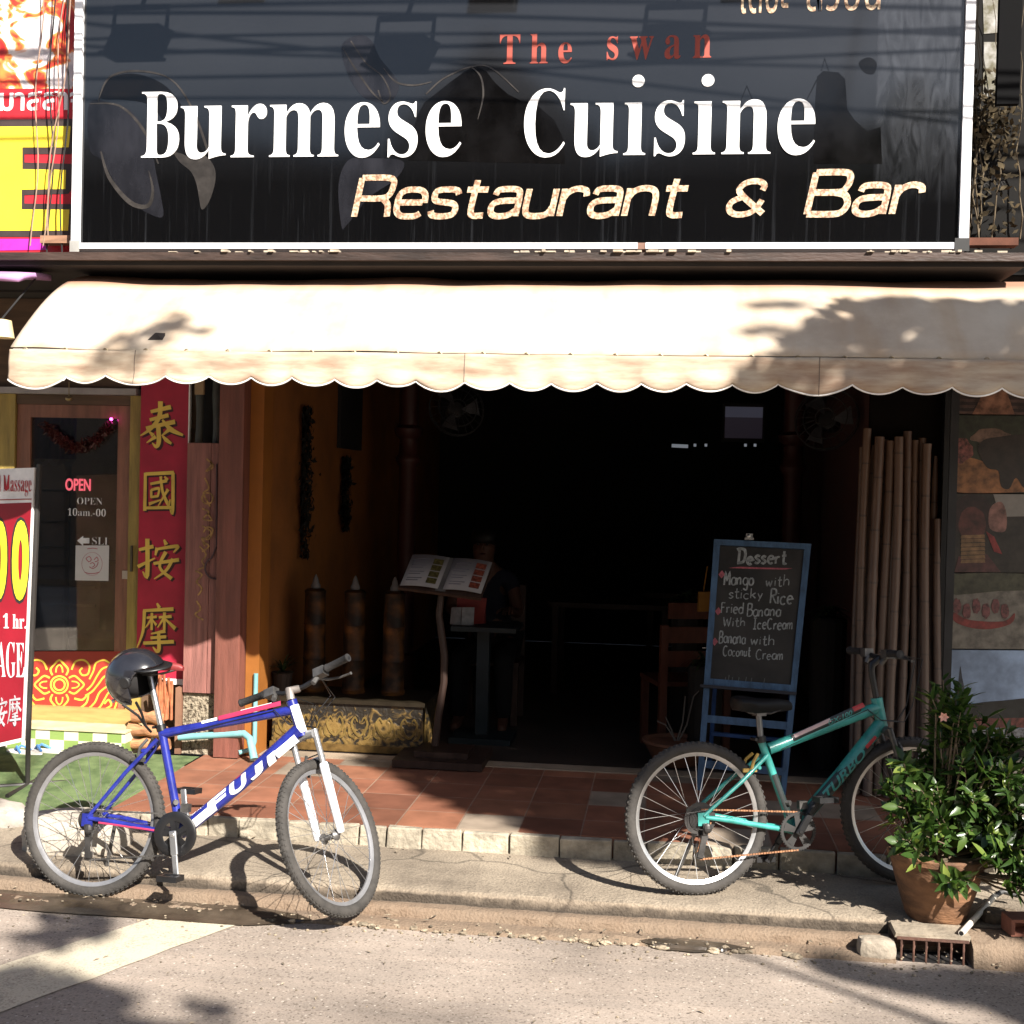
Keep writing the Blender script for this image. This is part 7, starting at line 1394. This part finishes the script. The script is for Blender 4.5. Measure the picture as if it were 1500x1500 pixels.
def leaf(b, p, d, nrm, l, w):
    s = d.cross(nrm).normalized(); n = s.cross(d).normalized(); curl = rnd.uniform(-.05, .4); prof = [(0, .08), (.25, .75), (.5, 1), (.78, .62), (1, .03)]; vs = []
    for t, k in prof:
        c = p + d * l * t - n * (curl * l * t * t); vs += [c + s * w * k / 2 + n * .12 * w * k, c - n * .02 * w, c - s * w * k / 2 + n * .12 * w * k]
    b.add(vs, [f for i in range(4) for f in ((3 * i, 3 * i + 1, 3 * i + 4, 3 * i + 3), (3 * i + 1, 3 * i + 2, 3 * i + 5, 3 * i + 4))])
base = pot_c + Vector((0, 0, .25)); fol = MB(); stm = MB()
lobes = [((1.30, 5.33, .80), (.21, .2, .20), 62), ((1.20, 5.30, .98), (.13, .13, .12), 22), ((1.48, 5.28, .66), (.20, .2, .22), 60), ((1.05, 5.24, .60), (.13, .13, .13), 26), ((1.14, 5.2, .50), (.14, .12, .10), 20), ((1.55, 5.18, .45), (.16, .14, .14), 34), ((1.72, 5.3, .7), (.2, .2, .25), 36), ((1.20, 5.06, .33), (.05, .03, .045), 6), ((.98, 5.2, .72), (.06, .06, .05), 7), ((1.40, 5.25, .45), (.14, .12, .08), 16), ((1.22, 5.34, .63), (.18, .14, .14), 34), ((1.04, 5.12, .46), (.09, .07, .06), 8), ((1.40, 5.08, .43), (.08, .07, .07), 8), ((1.52, 5.04, .33), (.12, .08, .10), 22), ((1.36, 5.2, .62), (.2, .1, .2), 40)]
for c, r, n in lobes:
    for i in range(n):
        while True:
            q = Vector((rnd.uniform(-1, 1), rnd.uniform(-1, 1), rnd.uniform(-1, 1)))
            if .25 < q.length < 1: break
        tip = Vector((c[0] + q.x * r[0], c[1] + q.y * r[1], c[2] + q.z * r[2])); out_d = (tip - Vector((1.25, 5.34, .5))).normalized(); out_d = (out_d + Vector((0, 0, .45)) + Vector((rnd.gauss(0, .3), rnd.gauss(0, .3), rnd.gauss(0, .2)))).normalized()
        mid = base.lerp(tip, .5) + Vector((0, 0, -.03)); 
        if i % 3 == 0: stm.tube([base + Vector((rnd.gauss(0, .03), rnd.gauss(0, .03), -.01)), mid, tip - out_d * .05, tip], [.007, .005, .0032, .002], 5)
        else: stm.tube([tip - out_d * .09 + Vector((0, 0, -.02)), tip], [.003, .002], 4)
        a = out_d.orthogonal().normalized(); bb_ = out_d.cross(a)
        for k in range(rnd.randint(7, 11)):
            w = k * 2.4 + rnd.uniform(-.3, .3); up_ = rnd.uniform(.05, 1.05); d = ((a * cos(w) + bb_ * sin(w)) * (1 - up_ * .5) + out_d * up_).normalized(); p = tip - out_d * rnd.uniform(0, .085); leaf(fol, p, d, out_d, rnd.choice((.035, .05, .06, .07, .085, .095)) * rnd.uniform(.85, 1.1), rnd.uniform(.018, .038))
fol.build('foliage', m_leaf2, sh, True, fix=False); stm.build('branches', mat('shrub twig', (.13, .095, .06), .8, .3, 20), sh, True)
b = MB(); fc = PY(1382, 1050, 5.12)
for k in range(6): a = k * pi / 3; leaf(b, fc, Vector((cos(a), -.5, sin(a))).normalized(), Vector((0, -1, 0)), .022, .014)
b.build('flower', mat('pale pink flower', (.6, .32, .25), .6), sh, True)
# drain inlet in the kerb
di = thing('drain_inlet', 'rusty barred drain inlet set in the kerb below the flower pot', 'drain', (1.11, 5.1, 0)); m_rust = mat('rusty iron', (.09, .042, .028), .8, .4, 25, .4, 60)
b = MB(); b.box(.968, 1.258, 5.045, 5.169, .088, .1075, jit=.003); b.build('cover_slab', mat('grey slab top', (.24, .2, .15), .9, .3, 9, .6, 40), di)
b = MB(); b.box(.975, 1.25, 5.14, 5.166, .03, .0875); b.build('back_plate', m_rust, di)
b = MB(); b.box(.975, 1.25, 5.03, 5.139, -.03, .006); b.build('pit', m_black, di)
b = MB(); 
for i in range(6): x = .99 + i * .048; b.tube([(x, 5.03, .0), (x, 5.032, .087)], .0045, 6); b.tube([(x, 5.034, .045), (x + .04, 5.138, .085)], .004, 6)
b.box(.972, 1.25, 5.026, 5.036, .0875, .097); b.build('bars', m_rust, di)
b = MB(); P = [Vector((1.225, 5.055, .118)), Vector((1.40, 5.37, .135)), Vector((1.455, 5.46, .15))]; b.tube(P, .0125, 12); pw = b.build('plastic_pipe', mat('cream plastic pipe', (.62, .58, .5), .45, .1, 6), smooth=True); tag(pw, 'cream plastic pipe lying beside the terracotta pot', 'pipe')
b = MB(); b.lathe([(.0, .0), (.009, .0)], Matrix.Translation((1.2247, 5.0545, .118)) @ Vector((-.485, -.873, -.05)).to_track_quat('Z', 'Y').to_matrix().to_4x4(), 12, cap=False); b.build('bore', m_black, pw)
b = MB(); P = [Vector((1.457, 5.462, .15)), Vector((1.50, 5.5, .16)), Vector((1.56, 5.49, .15))]; b.tube(P, .012, 10); b.build('elbow', mat('dark elbow', (.05, .05, .05), .5), pw, True)
hb_ = thing('hollow_brick', 'brown hollow brick lying at the right edge of the pavement', 'brick', (1.5, 5.16, .1)); m_hb = mat('brown brick', (.22, .085, .055), .8, .3, 12, .4)
b = MB(); T = Matrix.Translation((1.52, 5.16, .104)) @ Matrix.Rotation(radians(8), 4, 'Z')
for z0, z1 in ((0, .012), (.055, .068)): b.box(-.1, .14, -.05, .05, z0, z1, T)
for x0, x1 in ((-.1, -.085), (.01, .025), (.125, .14)): b.box(x0, x1, -.05, .05, .0121, .0549, T)
b.box(-.0849, .1249, .03, .049, .0121, .0549, T); b.build('body', m_hb, hb_)
boulder('earth_clod', 'small heap of earth and dead leaves between pot and brick', 'earth', (1.44, 5.3, .11), (.08, .06, .03), mat('earth', (.12, .09, .06), .95, .4, 30, .8), 14)

# ================================================================== STREET TREES behind the viewpoint: their crowns throw the dappled shade
m_tl, N, L, B = node_mat('street tree leaf'); g = N('NewGeometry'); rp = N('ValToRGB'); e = rp.color_ramp.elements; e[0].color = (.04, .08, .02, 1); e[1].color = (.10, .15, .04, 1); L(g.outputs['Random Per Island'], rp.inputs[0]); L(rp.outputs[0], B.inputs['Base Color']); B.inputs['Roughness'].default_value = .5
SV = Vector((.77, -.97, 1.0))
def crown(shade, seed):
    """leaf clumps spread through the crown's depth, above the ground they shade"""
    rnd = random.Random(seed); b = MB(); cs = []
    for pts, surf, n, h0, h1, size in shade:
        xs = [p[0] for p in pts]; ys = [p[1] for p in pts]; done = 0
        while done < n:
            x = rnd.uniform(min(xs), max(xs)); y = rnd.uniform(min(ys), max(ys)); ins = False; j = len(pts) - 1
            for i in range(len(pts)):
                if (pts[i][1] > y) != (pts[j][1] > y) and x < (pts[j][0] - pts[i][0]) * (y - pts[i][1]) / (pts[j][1] - pts[i][1]) + pts[i][0]: ins = not ins
                j = i
            if not ins: continue
            if size in (.125, .126) and noise.noise(Vector((x * 2.3, y * 3.1, seed))) < .02: continue
            done += 1; h = rnd.uniform(h0, h1); p = Vector((x, y, surf)) + SV * h; cs.append(p)
            a = Vector((rnd.gauss(0, 1), rnd.gauss(0, 1), rnd.gauss(0, .5))).normalized() * size * rnd.uniform(.6, 1.2); c = a.cross(Vector((rnd.gauss(0, 1), rnd.gauss(0, 1), 1))).normalized() * a.length * .42
            b.add([p - a, p - a * .2 + c, p + a, p - a * .2 - c], [(0, 1, 2, 3)])
    return b, cs
def tree(label, base, fork, shade, limbs, seed):
    t = thing('street_tree', label, 'tree', base, 'trees across the street'); b, cs = crown(shade, seed); b.build('crown', m_tl, t, fix=False)
    m_bark = mat('tree bark', (.11, .085, .065), .9, .3, 8, .6, 30, stretch=(4, 4, 1)); b = MB(); B0 = Vector(base); Fk = Vector(fork)
    b.tube([B0 + Vector((0, 0, -.05)), B0.lerp(Fk, .3) + Vector((.06, .03, 0)), B0.lerp(Fk, .7), Fk], [.26, .19, .16, .13], 12)
    for q in limbs: q = Vector(q); b.tube([Fk - Vector((0, 0, .1)), Fk.lerp(q, .45) + Vector((0, 0, .15)), q], [.09, .05, .02], 8)
    b.build('trunk', m_bark, t, True)
def gpx(L_, z): return [tuple(PZ(x, y, z).xy) for x, y in L_]
def apx(L_): return [tuple(PY(x, y, 6.0).xz) for x, y in L_]
shadeA = [
  (gpx([(525, 1116), (600, 1145), (655, 1178), (735, 1203), (850, 1238), (960, 1246), (1000, 1160), (1330, 1165), (1330, 1098), (560, 1098)], .2), .2, 2900, 5.2, 7.6, .13),
  (gpx([(1000, 1210), (1330, 1215), (1330, 1160), (1010, 1160)], .2), .2, 650, 5.2, 7.4, .12),
  ([(-.1, 7.4), (1.9, 7.3), (1.9, 8.6), (-.1, 8.6)], .2, 1300, 5.4, 7.6, .13),
  ([(-1.35, 7.3), (-.1, 7.3), (-.1, 8.6), (-1.2, 8.6)], .2, 700, 5.4, 7.6, .13),
  (gpx([(1190, 1404), (1310, 1424), (1520, 1424), (1520, 1510), (1440, 1470), (1320, 1450), (1230, 1430)], 0), 0, 420, 5.4, 7.2, .11),
  ([(.92, 5.42), (2.2, 5.42), (2.3, 6.4), (1.2, 6.4)], .6, 1500, 5.2, 6.6, .12),
  ([(.6, 5.6), (1.1, 5.45), (1.2, 6.0), (.6, 6.1)], .5, 420, 5.2, 6.6, .10),
]
def awnpts(L_):
    out = []
    for x, y in L_:
        best = None
        for s in range(0, 41):
            q = awn(0, s / 40); p = PY(x, y, q.y)
            if best is None or abs(p.z - q.z) < best[0]: best = (abs(p.z - q.z), p)
        p = best[1]; k = p.z - 2.6; out.append((p.x - SV.x * k, p.y - SV.y * k))
    return out
shadeA.append((awnpts([(1065, 478), (1110, 445), (1200, 432), (1300, 430), (1520, 436), (1520, 560), (1300, 560), (1180, 540), (1130, 500)]), 2.6, 75, 6.0, 8.0, .125))
shadeA.append((awnpts([(1260, 436), (1520, 440), (1520, 560), (1330, 560), (1230, 500)]), 2.6, 60, 6.0, 8.0, .126))
shadeB = [
  (gpx([(25, 1378), (60, 1345), (100, 1328), (150, 1334), (168, 1362), (150, 1378), (110, 1372), (90, 1402), (40, 1400)], 0), 0, 110, 5.0, 6.6, .08),
  (gpx([(-60, 1415), (60, 1420), (140, 1440), (190, 1465), (160, 1482), (220, 1500), (340, 1520), (-80, 1530)], 0), 0, 420, 5.0, 6.6, .10),
  (gpx([(262, 1470), (300, 1462), (345, 1478), (330, 1490), (280, 1488)], 0), 0, 22, 5.0, 6.6, .07),
  (gpx([(-40, 1480), (170, 1488), (330, 1510), (300, 1540), (-60, 1540)], 0), 0, 200, 5.0, 6.6, .10),
  (awnpts([(130, 528), (150, 505), (185, 480), (225, 470), (262, 455), (282, 458), (276, 475), (318, 482), (255, 498), (215, 515), (200, 545), (140, 550)]), 2.6, 95, 4.6, 6.4, .07),
]
tree('spreading tree across the street whose crown shades the right half of the shop front', (9.2, -4.4, 0), (7.6, -2.6, 4.6), shadeA, [(5.2, .4, 6.0), (6.4, .2, 6.6), (5.0, -.9, 6.1), (6.3, -1.2, 6.4), (7.0, 1.0, 6.9)], 3)
tree('slender tree across the street whose crown shades the road at lower left', (2.0, -5.4, 0), (1.9, -3.6, 4.8), shadeB, [(2.0, -1.6, 5.9), (2.0, -.2, 7.6)], 8)
